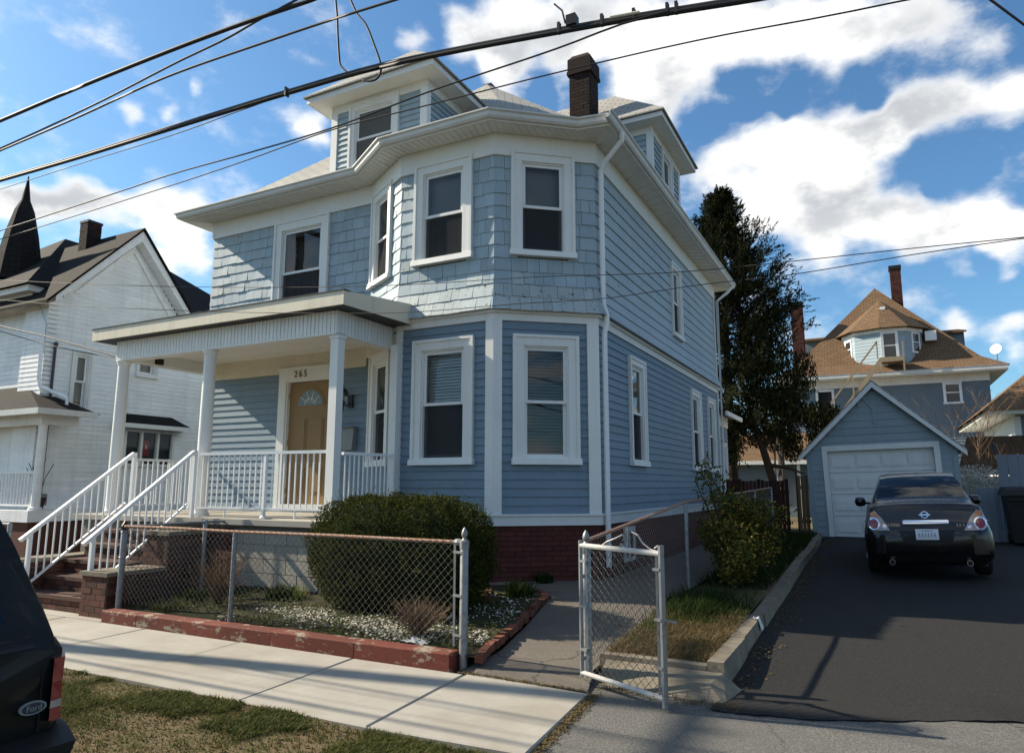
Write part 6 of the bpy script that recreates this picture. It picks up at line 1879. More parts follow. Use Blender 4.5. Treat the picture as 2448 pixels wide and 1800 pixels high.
# ================================================================= overhead wires
LOOPA = [(-2.8, 3.0, 4.65), (-2.77, 3.0, 4.46), (-2.76, 3.0, 4.35), (-2.74, 3.0, 4.18), (-2.72, 3.0, 4.11), (-2.63, 3.0, 4.02)]
LOOPB = [(-2.7, 3.0, 4.61), (-2.62, 3.0, 4.44), (-2.54, 3.0, 4.33), (-2.47, 3.0, 4.17), (-2.42, 3.0, 4.04), (-2.42, 3.0, 3.98), (-2.45, 3.0, 3.95), (-2.49, 3.0, 3.95), (-2.55, 3.0, 3.97)]
WIRES = {
    'thick': [(-6.44, 3.00, 4.15), (-5.35, 3.00, 4.11), (-4.51, 3.00, 4.09), (-3.71, 3.00, 4.07), (-3.07, 3.00, 4.05), (-2.44, 3.00, 4.02), (-1.89, 3.00, 3.96), (-1.36, 3.00, 3.89), (-0.92, 3.00, 3.83), (-0.61, 3.00, 3.78), (-0.36, 3.00, 3.74), (-0.00, 3.00, 3.69)],
    'w2': [(-2.62, 1.20, 2.85), (-2.04, 1.20, 2.85), (-1.57, 1.20, 2.84), (-1.35, 1.20, 2.83), (-1.19, 1.20, 2.82), (-0.99, 1.20, 2.82)],
    'w3': [(-2.71, 1.25, 2.79), (-2.45, 1.25, 2.80), (-2.11, 1.25, 2.82), (-1.74, 1.25, 2.85), (-1.56, 1.25, 2.86), (-1.41, 1.25, 2.88), (-1.30, 1.25, 2.89), (-1.22, 1.25, 2.90)],
    'w4': [(-4.33, 2.00, 3.49), (-3.60, 2.00, 3.51), (-2.90, 2.00, 3.54), (-2.28, 2.00, 3.52), (-1.84, 2.00, 3.50), (-1.54, 2.00, 3.48), (-1.25, 2.00, 3.46)],
    'w5': [(-5.99, 3.02, 4.08), (-5.30, 3.02, 4.07), (-4.08, 3.02, 4.05), (-3.65, 3.02, 4.06)],
    'w6': [(-4.09, 2.60, 3.44), (-3.67, 2.60, 3.45), (-2.98, 2.60, 3.44), (-2.41, 2.60, 3.44), (-1.77, 2.60, 3.48), (-1.11, 2.60, 3.50), (-0.76, 2.60, 3.52), (-0.62, 2.60, 3.51)],
    'w7': [(-4.11, 2.70, 3.44), (-3.65, 2.70, 3.45), (-3.10, 2.70, 3.47), (-2.50, 2.70, 3.50), (-1.88, 2.70, 3.48), (-1.10, 2.70, 3.45), (-0.47, 2.70, 3.41), (-0.01, 2.70, 3.36), (0.22, 2.70, 3.34), (0.39, 2.70, 3.32)],
    's1': [(-9.60, 4.60, 4.13), (-8.17, 4.60, 3.90), (-5.71, 4.60, 3.53), (-3.33, 4.60, 3.24), (-2.11, 4.60, 3.14), (-1.07, 4.60, 3.03), (-0.36, 4.60, 3.00), (0.32, 4.60, 2.98), (0.82, 4.60, 2.96), (1.10, 4.60, 2.95)],
    's2': [(-9.59, 4.62, 3.88), (-8.46, 4.62, 3.69), (-6.17, 4.62, 3.35), (-4.64, 4.62, 3.15), (-3.33, 4.62, 3.01), (-2.29, 4.62, 2.96), (-1.66, 4.62, 2.92), (-0.89, 4.62, 2.93), (-0.49, 4.62, 2.92), (0.32, 4.62, 2.95), (0.82, 4.62, 2.96), (1.10, 4.62, 2.96)],
    'n1': [(-17.55, 8.00, 5.24), (-16.49, 8.00, 4.96), (-14.89, 8.00, 4.59), (-13.44, 8.00, 4.22), (-12.57, 8.00, 3.99)],
    'n2': [(-17.63, 8.05, 5.12), (-16.57, 8.05, 4.86), (-14.80, 8.05, 4.41), (-12.65, 8.05, 3.96)],
    'n3': [(-17.34, 8.10, 4.91), (-16.22, 8.10, 4.76), (-15.90, 8.10, 4.56), (-15.65, 8.10, 4.47), (-15.11, 8.10, 4.38), (-14.63, 8.10, 4.39)],
}
def scaled(pts, k): return [(x * k, y * k, CAM_H + (z - CAM_H) * k) for x, y, z in pts]
def smooth_path(pts, per=6):
    P = [np.array(p) for p in pts]; out = []
    for i in range(len(P) - 1):
        for t in range(per): out.append(tuple(cr(P[max(i - 1, 0)], P[i], P[i + 1], P[min(i + 2, len(P) - 1)], t / per)))
    out.append(tuple(P[-1])); return out
def wire_path(pts, n=90):
    """smooth curve through points that run monotonically in x"""
    P = np.array(sorted(pts)); x = P[:, 0]
    out_x = np.unique(np.concatenate([np.linspace(x[0], x[-1], n), np.linspace(max(x[0], -12), min(x[-1], 4), n)]))
    res = [out_x]
    for c in (1, 2):
        y = P[:, c]; d = np.diff(y) / np.diff(x)
        m_ = np.concatenate([[d[0]], (d[:-1] * np.diff(x)[1:] + d[1:] * np.diff(x)[:-1]) / (x[2:] - x[:-2]), [d[-1]]])
        i = np.clip(np.searchsorted(x, out_x) - 1, 0, len(x) - 2); h = x[i + 1] - x[i]; t = (out_x - x[i]) / h
        res.append((2 * t**3 - 3 * t**2 + 1) * y[i] + (t**3 - 2 * t**2 + t) * h * m_[i] + (-2 * t**3 + 3 * t**2) * y[i + 1] + (t**3 - t**2) * h * m_[i + 1])
    return [tuple(p) for p in np.array(res).T]
def extend(pts, xl, xr, sag=.012):
    """carry the wire on beyond the photograph towards its poles"""
    a, b = pts[0], pts[1]; k = (b[2] - a[2]) / (b[0] - a[0])
    L_ = [(xl + (a[0] - xl) * t, a[1], a[2] + k * (a[0] - xl) * (t - 1) * .6) for t in (0, .5)] if xl is not None else []
    c, d = pts[-2], pts[-1]; k = (d[2] - c[2]) / (d[0] - c[0])
    R_ = [(d[0] + (xr - d[0]) * t, d[1], d[2] + k * (xr - d[0]) * t * .6) for t in (.5, 1)] if xr is not None else []
    return L_ + list(pts) + R_
def wire(key, label, r, k, xl, xr, mat='cable', cat='cable', group=None, n=8):
    pts = extend(scaled(WIRES[key], k), xl, xr)
    o = MB().tube(wire_path(pts) if key not in ('tr', 'n3') else smooth_path(pts), r, n).build('overhead_wire', mat, smooth=True, label=label, cat=cat, group=group)
    return o
tk = thing('overhead_cable', 'thickest black overhead cable bundle with clamps crossing in front of the dormer', 'cable', (-2, 3.5, 4.5))
tp = extend(scaled(WIRES['thick'], 1.17), -30, 9)
path_ = wire_path(tp)
MB().tube(path_, .0155, 8).build('cable', 'cable', tk, smooth=True)
MB().tube([(x, y - .004, z + .019) for x, y, z in path_], .009, 6).build('messenger_strand', 'cable_grey', tk, smooth=True)
MB().tube([(x, y + .012, z + .012 + .008 * math.sin(x * 9)) for x, y, z in path_ if x > -5], .011, 6).build('cable', 'cable', tk, smooth=True)
def zc(x):
    for (a, _, za), (b, _, zb) in zip(path_, path_[1:]):
        if a <= x <= b: return za + (zb - za) * (x - a) / max(b - a, 1e-6)
    return path_[-1][2]
yk = 3.51
for x in (-1.50, -1.23, -1.04, -.85, -.80): MB().box(x - .008, x + .008, yk - .015, yk + .015, zc(x) - .01, zc(x) + .058).build('clamp', 'cable', tk)
MB().box(-1.445, -1.385, yk - .03, yk + .03, zc(-1.41) + .02, zc(-1.41) + .085).build('clamp', 'iron', tk)
MB().tube([(-1.46, yk, zc(-1.46) + .05), (-1.48, yk, zc(-1.46) + .14), (-1.53, yk, zc(-1.46) + .20)], .006, 5).build('loose_tail', 'cable_grey', tk)
MB().tube([(-1.17, yk - .03, zc(-1.17) + .012), (-1.0, yk - .03, zc(-1.0) + .014)], .008, 6).build('sleeve', 'cable_pale', tk)
for x in (-3.7,):
    MB().box(x - .006, x + .006, yk - .02, yk + .02, zc(x) - .022, zc(x) + .046).build('lashing', 'cable_grey', tk)
lp = thing('cable_loop', 'dark cable hanging down in a loop to the thick overhead cable', 'cable', (-3, 3.5, 5))
for pts in (LOOPA, LOOPB):
    MB().tube(smooth_path(scaled(pts, 1.17)), .0075, 6).build('cable', 'cable', lp, smooth=True)
wire('w2', 'upper dark overhead cable high over the white house turret', .0145, 2.5, -40, 12)
wire('w3', 'thin twisted wire sagging just under the upper dark cable', .0075, 2.45, -40, 12, 'cable_grey')
wire('w4', 'straight grey wire above the thick cable bundle', .009, 1.7, -40, 12, 'cable_grey')
wire('w5', 'thin grey wire running close below the thick cable bundle', .004, 1.18, -30, -3.9, 'cable_grey')
wire('w6', 'black wire that passes across the dormer window and joins the thick cable', .0052, 1.25, -24, None)
wire('w7', 'thin black wire passing in front of the dormer and chimney', .0042, 1.25, -24, 12)
wire('s1', 'upper of two thin service wires strung across the blue bay', .003, 1.0, -26, 20)
wire('s2', 'lower of two thin service wires sagging across the porch roof', .003, 1.0, -26, 20)
MB().tube([(-9, -8.0, 7.9), (-2.6, 2.6, 7.55), (.64, 7.92, 7.5), (2.1, 10.36, 7.48), (3.9, 13.35, 7.5), (12, 26.8, 7.8)], .016, 8).build('overhead_wire', 'cable_grey', smooth=True, label='wire crossing diagonally high above the driveway and garage', cat='cable')
wire('n1', 'upper dark drop wire running from the white house towards the porch', .014, 1.0, None, None, 'cable', 'cable')
wire('n2', 'lower dark drop wire running from the white house towards the porch', .009, 1.0, None, None, 'cable', 'cable')
wire('n3', 'drooping wire that ends at the conduit on the white house', .014, 1.14, None, None, 'cable', 'cable')
# the pole that carries them, standing in the verge; its shadow lies along the sidewalk
up = thing('utility_pole', 'wooden utility pole with crossarm carrying the overhead cables', 'pole', (-15.6, 3.05, -.1))
auto_smooth(MB().tube([(-15.6, 3.05, -.3), (-15.6, 3.05, 5), (-15.6, 3.05, 10.5)], [.17, .155, .12], 14).build('pole', 'bark_grey', up), 60)
MB().beam((-15.6, 1.7, 9.6), (-15.6, 4.4, 9.6), .10, .12).build('crossarm', 'bark_grey', up)
for y_ in (1.9, 2.6, 3.5, 4.2): MB().lathe((-15.6, y_, 9.66), [(.02, 0), (.05, .04), (.035, .07), (.05, .1), (.02, .14)], 10).build('insulator', 'mailbox_grey', up)
# ================================================================= plants
def inside_poly(x, y, poly):
    c = np.zeros(len(x), bool); n = len(poly); j = n - 1
    for i in range(n):
        xi, yi = poly[i]; xj, yj = poly[j]
        t = ((yi > y) != (yj > y)) & (x < (xj - xi) * (y - yi) / (yj - yi + 1e-12) + xi)
        c ^= t; j = i
    return c
def vnoise(x, y, s, seed=0):
    """cheap smooth value noise"""
    r = np.random.default_rng(seed); T = r.random((64, 64))
    u, v = x / s, y / s
    i, j = np.floor(u).astype(int), np.floor(v).astype(int); f, g = u - i, v - j
    f = f * f * (3 - 2 * f); g = g * g * (3 - 2 * g)
    a = T[i % 64, j % 64]; b = T[(i + 1) % 64, j % 64]; c = T[i % 64, (j + 1) % 64]; d = T[(i + 1) % 64, (j + 1) % 64]
    return (a * (1 - f) + b * f) * (1 - g) + (c * (1 - f) + d * f) * g
def blades(name, x, y, z, h, w, lean, mat, parent=None, kind='stuff', segs_=2, label=None, cat=None):
    """bent grass blades: a tapering strip of two quads each"""
    n = len(x)
    a = rng.uniform(0, 2 * np.pi, n); d = np.stack([np.cos(a), np.sin(a), np.zeros(n)], 1)
    s = np.stack([-np.sin(a), np.cos(a), np.zeros(n)], 1) * (w[:, None] / 2)
    p = np.stack([x, y, z], 1)
    up = np.array([0, 0, 1.0])
    m = p + up * h[:, None] * .55 + d * (lean * h)[:, None] * .3
    t = p + up * (h * (1 - .25 * lean))[:, None] + d * (lean * h)[:, None]
    V = np.stack([p - s, p + s, m + s * .8, m - s * .8, t + s * .12, t - s * .12], 1).reshape(-1, 3)
    b = (np.arange(n) * 6)[:, None]
    F = np.concatenate([b + np.array([0, 1, 2, 3]), b + np.array([3, 2, 4, 5])], 0)
    return np_mesh(name, V, F, mat, parent, kind=kind, label=label, cat=cat)
# ---- verge grass: patchy, with bare soil
n = 230000
x = rng.uniform(-9.5, -1.98, n); y = rng.uniform(2.36, 3.99, n)
pn = vnoise(x, y, .55, 3) * .6 + vnoise(x, y, .19, 4) * .4
pn = pn + np.clip((x + 7.5) * .022, 0, .11)
edge_ = np.clip((y - 2.4) / .4, 0, 1) * np.clip((4.0 - y) / .12, .15, 1)
keep = rng.random(n) < np.clip((pn - .30) * 3.2, .22, 1)
x, y, pn = x[keep], y[keep], pn[keep]
z = np.array([z_verge(a, b) for a, b in zip(x, y)]) - .004
lush = pn > .54
hgt = np.where(lush, rng.uniform(.02, .05, len(x)), rng.uniform(.012, .032, len(x)))
g = rng.random(len(x)) < np.where(lush, .92, .62)
blades('grass', x[g], y[g], z[g], hgt[g], np.full(g.sum(), .0075), rng.uniform(.3, 1.2, g.sum()), 'grass', label='patchy short green grass on the verge beside the sidewalk', cat='grass')
blades('grass', x[~g], y[~g], z[~g], hgt[~g] * .8, np.full((~g).sum(), .005), rng.uniform(.5, 1.4, (~g).sum()), 'grass_dry', label='dry straw-coloured grass between the green patches of the verge', cat='grass')
# ---- garden ground cover and fallen white petals
n = 16000
x = rng.uniform(-8.3, -3.2, n); y = rng.uniform(5.6, 8.5, n)
k = inside_poly(x, y, [(-8.2, 5.63), (-3.3, 5.63), (-3.5, 6.9), (-3.76, 8.05), (-4.4, 8.4), (-5.1, 8.1), (-6.3, 8.2), (-6.3, 7.1), (-8.2, 7.1)])
x, y = x[k], y[k]
pn = vnoise(x, y, .4, 9)
k = rng.random(len(x)) < np.clip((pn - .35) * 3, .05, 1); x, y = x[k], y[k]
z = np.array([z_yard(a, b) for a, b in zip(x, y)])
m = len(x)
V, F = leaf_quads(np.stack([x, y, z + rng.uniform(.005, .05, m)], 1), rdir(m) * np.array([1, 1, .4]), rdir(m) * .4 + np.array([0, 0, 1]), rng.uniform(.025, .06, m), rng.uniform(.012, .03, m))
np_mesh('ground_cover', V, F, 'cover', kind='stuff', label='low green ground cover in the front garden bed', cat='ground cover')
n = 22000
x = rng.uniform(-6.6, -3.2, n); y = rng.uniform(5.62, 8.3, n)
k = inside_poly(x, y, [(-6.6, 5.62), (-3.28, 5.62), (-3.45, 6.85), (-3.78, 8.0), (-4.3, 8.2), (-6.3, 7.1), (-6.6, 7.0)]); x, y = x[k], y[k]
band_ = np.exp(-((y - (5.98 + .12 * np.sin(x * 2))) / .28) ** 2) + .35 * np.exp(-((y - 7.0) / .6) ** 2) * (x > -4.3)
k = rng.random(len(x)) < band_ * np.clip((vnoise(x, y, .22, 5) - .28) * 3, 0, 1); x, y = x[k], y[k]
z = np.array([z_yard(a, b) for a, b in zip(x, y)]); m = len(x)
V, F = leaf_quads(np.stack([x, y, z + rng.uniform(.012, .05, m)], 1), rdir(m) * np.array([1, 1, .3]), rdir(m) * .45 + np.array([0, 0, 1]), rng.uniform(.018, .042, m), rng.uniform(.014, .03, m))
np_mesh('fallen_petals', V, F, 'petal', kind='stuff', label='scattered white petals and pebbles along the front garden bed', cat='petals')
# ---- clipped yew hedge
hg = thing('hedge', 'big clipped yew bush beside the porch steps and bay', 'hedge', (-5.07, 7.0, .2))
def superblob(n, c, a, e=3.4, zlo=-1.0):
    d = rdir(n)
    r = (np.abs(d[:, 0]) ** e + np.abs(d[:, 1]) ** e + np.abs(d[:, 2]) ** e) ** (-1 / e)
    p = d * r[:, None]
    return p, d
def hedge_shape(p):
    """taper the foot of the bush"""
    q = p.copy()
    t = np.clip((-.05 - p[:, 2]) / .95, 0, 1)
    k = 1 - .24 * t ** 1.3
    q[:, 0] *= k; q[:, 1] *= k
    return q
hc = np.array([-5.04, 6.93, .75]); ha = np.array([1.11, .66, .71])
n = 75000
p, d = superblob(n, hc, ha)
p = hedge_shape(p)
lump = vnoise(p[:, 0] * 1.9 + 9, p[:, 1] * 1.9 + p[:, 2] * 2.3 + 9, .42, 11)
lump2 = vnoise(p[:, 0] * 3.1 + p[:, 2] * 1.7 + 20, p[:, 1] * 3.1 - p[:, 2] * 2.9 + 20, .22, 12)
rad = 1 - rng.random(n) ** 2 * .12 + (lump - .5) * .10 + (lump2 - .5) * .16
pos = hc + p * ha * rad[:, None]
dirs = d * .8 + rdir(n) * .75 + np.array([0, 0, .25])
V, F = leaf_quads(pos, dirs, rdir(n), rng.uniform(.020, .042, n), rng.uniform(.009, .017, n))
np_mesh('foliage', V, F, 'yew', hg, kind='stuff')
# sprigs that stand out of the clipped surface
n = 420
p, d = superblob(n, hc, ha); k = p[:, 2] > -.3; p, d = hedge_shape(p[k]), d[k]; n = len(p)
base_ = hc + p * ha
tipd = d * .5 + np.array([0, 0, .8]) + rdir(n) * .4
allp, alld = [], []
for i in range(6):
    allp.append(base_ + tipd * (i * .018)); alld.append(tipd + rdir(n) * .9)
V, F = leaf_quads(np.concatenate(allp), np.concatenate(alld), rdir(n * 6), np.full(n * 6, .03), np.full(n * 6, .009))
np_mesh('sprigs', V, F, 'yew', hg, kind='stuff')
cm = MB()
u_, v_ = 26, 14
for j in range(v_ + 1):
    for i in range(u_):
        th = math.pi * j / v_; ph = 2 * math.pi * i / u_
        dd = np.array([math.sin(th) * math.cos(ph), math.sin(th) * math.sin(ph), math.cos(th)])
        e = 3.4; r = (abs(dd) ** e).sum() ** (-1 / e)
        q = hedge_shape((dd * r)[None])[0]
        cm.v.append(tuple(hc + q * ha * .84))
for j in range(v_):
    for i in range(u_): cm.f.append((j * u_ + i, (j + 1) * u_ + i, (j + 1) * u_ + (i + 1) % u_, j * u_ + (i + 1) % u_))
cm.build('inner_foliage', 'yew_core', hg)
MB().tube([(-5.0, 6.95, .15), (-5.02, 6.95, .5)], .07, 8).build('stem', 'bark', hg)

# ---- evergreen tree behind the house
def conifer(base, top, zlow, prof, label, nb=230, per=150, lean=(0, 0), name='evergreen_tree'):
    t = thing(name, label, 'tree', base)
    bz = base[2]; hgt = top - bz
    tp_ = lambda z: np.array([base[0] + lean[0] * (z - bz) / hgt, base[1] + lean[1] * (z - bz) / hgt, z])
    MB().tube([tuple(tp_(bz - .2)), tuple(tp_(bz + 1.2)), tuple(tp_(bz + hgt * .4)), tuple(tp_(bz + hgt * .75)), tuple(tp_(top - .4))], [.26, .22, .15, .08, .02], 9).build('trunk', 'bark', t, smooth=True)
    limbs = MB(); P, D, LN = [], [], []
    up_ = np.array([0, 0, 1.0])
    for i in range(nb):
        f = rng.random() ** .85
        z = zlow + (top - zlow) * f
        L_ = np.interp(z, [q[0] for q in prof], [q[1] for q in prof]) * rng.uniform(.5, 1.1)
        a = rng.uniform(0, 2 * np.pi)
        dv = np.array([np.cos(a), np.sin(a), 0])
        p0 = tp_(z)
        rise = rng.uniform(-.05, .30) if f > .3 else rng.uniform(-.35, .10)
        upt = rng.uniform(.2, .6) if f > .2 else rng.uniform(-.35, .25)
        at_ = lambda q: p0 + dv * (L_ * q)[:, None] + np.outer(L_ * (rise * q + upt * q ** 2.4), up_)
        if i % 3 == 0: limbs.tube([tuple(q) for q in at_(np.linspace(0, .9, 6))], [.035, .028, .022, .016, .01, .006], 5)
        # feathery sprays set along the bough, each a plume of short needles
        ns = int(5 + 4.2 * L_)
        q = rng.uniform(.12, 1.0, ns) ** .8
        c = at_(q) + rdir(ns) * (.10 * (1.2 - q))[:, None]
        sd = dv * .75 + rdir(ns) * .75 + up_ * (rng.uniform(.5, 1.3, ns) if f > .22 else rng.uniform(-1.2, .3, ns))[:, None]
        sd /= np.linalg.norm(sd, axis=1, keepdims=True)
        sl = rng.uniform(.30, .72, ns) * (.55 + .25 * min(L_, 2))
        k = per
        tt = rng.random((ns, k)) ** .8
        wob = rng.normal(size=(ns, k, 3)) * (.075 * (1.05 - tt))[:, :, None]
        pos = c[:, None, :] + sd[:, None, :] * (sl[:, None] * tt)[:, :, None] + wob
        nd = sd[:, None, :] + rng.normal(size=(ns, k, 3)) * .42
        P.append(pos.reshape(-1, 3)); D.append(nd.reshape(-1, 3)); LN.append(rng.uniform(.06, .15, ns * k))
    limbs.build('limb', 'bark', t)
    P, D, LN = np.concatenate(P), np.concatenate(D), np.concatenate(LN)
    V, F = leaf_quads(P, D, rdir(len(P)), LN, LN * .27)
    np_mesh('crown', V, F, 'spruce', t, kind='stuff')
    return t
conifer((-4.75, 27.0, .3), 12.9, 3.3, [(3.3, 1.8), (4.5, 2.9), (6.5, 3.0), (8.5, 2.4), (10.2, 1.45), (11.8, .72), (12.9, .2)], 'tall dark evergreen tree rising behind the blue house', 600, 30)
# leaning second stem with hanging sprays
ct = thing('evergreen_tree', 'leaning evergreen with bare lower trunk and drooping sprays beside the garage', 'tree', (-3.2, 26.2, .35))
MB().tube([(-3.05, 26.2, .2), (-3.2, 26.2, 1.6), (-3.55, 26.2, 3.0), (-4.0, 26.3, 4.6), (-4.3, 26.4, 6.4)], [.17, .15, .12, .09, .05], 9).build('trunk', 'bark', ct, smooth=True)
lb = MB()
for pts in ([(-3.5, 26.2, 2.9), (-2.9, 26.1, 3.7), (-2.5, 26.0, 4.6), (-2.2, 25.9, 5.6)], [(-3.6, 26.2, 3.3), (-2.6, 26.0, 3.9), (-1.6, 25.9, 4.0), (-1.0, 25.8, 3.7)], [(-3.7, 26.2, 3.6), (-4.4, 26.1, 4.2), (-5.0, 26.0, 4.1)], [(-3.3, 26.2, 2.3), (-2.7, 26.1, 2.2), (-2.2, 26.0, 2.0)]): lb.tube(pts, [.09, .06, .04, .02][:len(pts)], 6)
lb.build('limb', 'bark', ct)
P, D, LN = [], [], []
for (cx_, cy_, cz_, rx, rz, k) in ((-3.4, 26.1, 6.6, 1.1, 1.2, 1500), (-2.6, 26.0, 4.2, .7, .5, 800), (-2.3, 26.0, 5.4, .75, 1.0, 900), (-1.75, 25.9, 3.95, .75, .5, 700), (-1.2, 25.8, 3.6, .5, .75, 500), (-3.0, 26.0, 4.6, .7, .6, 700), (-4.3, 26.0, 3.9, .6, .7, 600), (-4.9, 26.1, 3.6, .5, .7, 500), (-2.55, 26.0, 3.1, .4, .75, 500), (-3.7, 26.1, 5.6, 1.0, .9, 1100), (-4.6, 26.0, 2.9, .4, .7, 350), (-3.0, 26.0, 3.55, .5, .35, 300), (-1.75, 25.9, 3.2, .35, .6, 300)):
    k = int(k * 2.2)
    q = rdir(k) * (rng.random(k) ** .5)[:, None] * np.array([rx, rx * .8, rz])
    P.append(q + np.array([cx_, cy_, cz_])); D.append(rdir(k) * .5 + np.array([0, 0, -1.0])); LN.append(rng.uniform(.08, .2, k))
P, D, LN = np.concatenate(P), np.concatenate(D), np.concatenate(LN)
V, F = leaf_quads(P, D, rdir(len(P)), LN, LN * .3)
np_mesh('crown', V, F, 'spruce', ct, kind='stuff')

# ---- bare deciduous trees and shrubs
def bare_tree(base, h, spread, label, name='bare_tree', n0=5, r0=.06, mat='bark_grey', depth=4, cat='tree', seed=1):
    rr_ = random.Random(seed)
    t = thing(name, label, cat, base)
    m = MB(); trunk = MB()
    def grow(p, d, L_, r, k, mb):
        q = p + d * L_ * .5 + Vector((rr_.uniform(-1, 1), rr_.uniform(-1, 1), rr_.uniform(-.3, .6))) * L_ * .08
        e = q + (d + Vector((0, 0, .12))).normalized() * L_ * .5
        mb.tube([p, q, e], [r, r * .82, r * .62], 5 if k > 1 else 3, cap=False)
        if k == 0: return
        for i in range(rr_.choice((2, 3, 3))):
            a = rr_.uniform(0, 6.28); s_ = spread * rr_.uniform(.5, 1.1)
            nd = (d + Vector((math.cos(a) * s_, math.sin(a) * s_, rr_.uniform(.0, .35)))).normalized()
            grow(p.lerp(e, rr_.uniform(.55, 1)), nd, L_ * rr_.uniform(.55, .8), max(r * .6, .005), k - 1, m)
    for i in range(n0):
        a = rr_.uniform(0, 6.28); s_ = .25 * spread if n0 > 1 else .05
        grow(Vector(base), Vector((math.cos(a) * s_, math.sin(a) * s_, 1)).normalized(), h * .38 * rr_.uniform(.8, 1.1), r0, depth, trunk)
    trunk.build('trunk', mat, t); m.build('branches', mat, t, kind='stuff')
    return t
bare_tree((-3.6, 30.0, .3), 8.5, .55, 'grey leafless tree showing through the evergreen beside the brick chimney', n0=3, r0=.07, depth=5, seed=3)
bare_tree((2.6, 24.5, .3), 4.6, .7, 'leafless brown tree in front of the big blue house beside the garage', n0=3, r0=.016, mat='twig', depth=4, seed=5)
bare_tree((3.2, 22.5, .3), 2.8, .8, 'tangle of leafless shrub stems above the blue-grey gate', name='bare_shrub', cat='shrub', n0=5, r0=.010, mat='twig', depth=4, seed=8)
n = 2500
V, F = leaf_quads(np.array([2.3, 22.4, 1.75]) + rdir(n) * (rng.random(n) ** .4)[:, None] * np.array([.75, .4, .42]), rdir(n), rdir(n), rng.uniform(.03, .07, n), rng.uniform(.02, .05, n))
np_mesh('blossom_shrub', V, F, 'petal', label='pale blossoming shrub behind the low blue-grey gate', cat='shrub')
# ---- leafy bush by the driveway
bb = thing('bush', 'loose leafy bush with yellow blossom in the bed by the driveway', 'bush', (-1.85, 9.4, .25))
st_ = MB(); P, D = [], []
cl_ = []
for i in range(95):
    a = rng.uniform(0, 6.28); hh = rng.uniform(.45, 1.15); o_ = rng.uniform(.1, .66)
    if i < 7: hh = rng.uniform(1.2, 1.65); a = rng.uniform(2.2, 4.4); o_ = rng.uniform(.2, .5)
    if -1.85 + o_ * math.cos(a) < -2.35: o_ *= .6
    p0 = np.array([-1.80, 10.6 + rng.uniform(-.9, .9), .28]); p1 = p0 + np.array([o_ * .45 * math.cos(a), o_ * 1.6 * math.sin(a), hh * .6]); p2 = p0 + np.array([o_ * 1.15 * math.cos(a), o_ * 2.2 * math.sin(a), hh])
    st_.tube([tuple(p0), tuple(p1), tuple(p2)], [.012, .009, .004], 4)
    k = 150
    q = rng.uniform(.15, 1.05, k)
    c = np.where((q < .5)[:, None], p0 + (p1 - p0) * (q * 2)[:, None], p1 + (p2 - p1) * (q * 2 - 1)[:, None])
    P.append(c + rdir(k) * rng.uniform(.02, .17, k)[:, None])
st_.build('stems', 'bark', bb)
P = np.concatenate(P); n = len(P)
V, F = leaf_quads(P, rdir(n) + np.array([0, 0, .4]), rdir(n), rng.uniform(.045, .09, n), rng.uniform(.022, .042, n))
np_mesh('foliage', V, F, 'bush_leaf', bb, kind='stuff')
k = (P[:, 0] > -1.85) & (P[:, 2] < 1.4) & (rng.random(n) < .30)
Q = P[k] + rdir(k.sum()) * .03
V, F = leaf_quads(Q, rdir(len(Q)), rdir(len(Q)), np.full(len(Q), .032), np.full(len(Q), .026))
np_mesh('blossom', V, F, 'bush_flower', bb, kind='stuff')
# ---- the bed: dry grass in front, taller green tufts behind
n = 9000
x = rng.uniform(-2.25, -1.35, n); y = rng.uniform(6.2, 8.4, n)
z = np.array([z_bed(a, b) for a, b in zip(x, y)]) - .01
g = vnoise(x, y, .3, 21) + (y - 7.4) * .35 > .62
h_ = rng.uniform(.03, .11, n)
blades('bed_grass', x[~g], y[~g], z[~g], h_[~g], np.full((~g).sum(), .006), rng.uniform(.5, 1.6, (~g).sum()), 'grass_dry', label='dry brown grass in the raised bed behind the open gate', cat='grass')
blades('bed_grass', x[g], y[g], z[g], h_[g], np.full(g.sum(), .007), rng.uniform(.3, 1.0, g.sum()), 'grass', label='green grass patches in the raised bed by the driveway', cat='grass')
n = 2200
x = rng.normal(-1.85, .2, n).clip(-2.25, -1.36); y = rng.normal(8.3, .35, n)
z = np.array([z_bed(a, b) for a, b in zip(x, y)]) - .01
blades('tall_grass', x, y, z, rng.uniform(.08, .26, n), np.full(n, .009), rng.uniform(.3, 1.1, n), 'grass_dark', label='tall dark green grass tufts in front of the leafy bush', cat='grass')
n = 5000
x = rng.uniform(-2.25, -1.36, n); y = rng.uniform(9.8, 18.6, n)
z = np.array([z_bed(a, b) for a, b in zip(x, y)]) - .01
blades('bed_weeds', x, y, z, rng.uniform(.05, .2, n), np.full(n, .014), rng.uniform(.3, 1.2, n), 'grass_dark', label='green weeds along the bed towards the garage', cat='weeds')
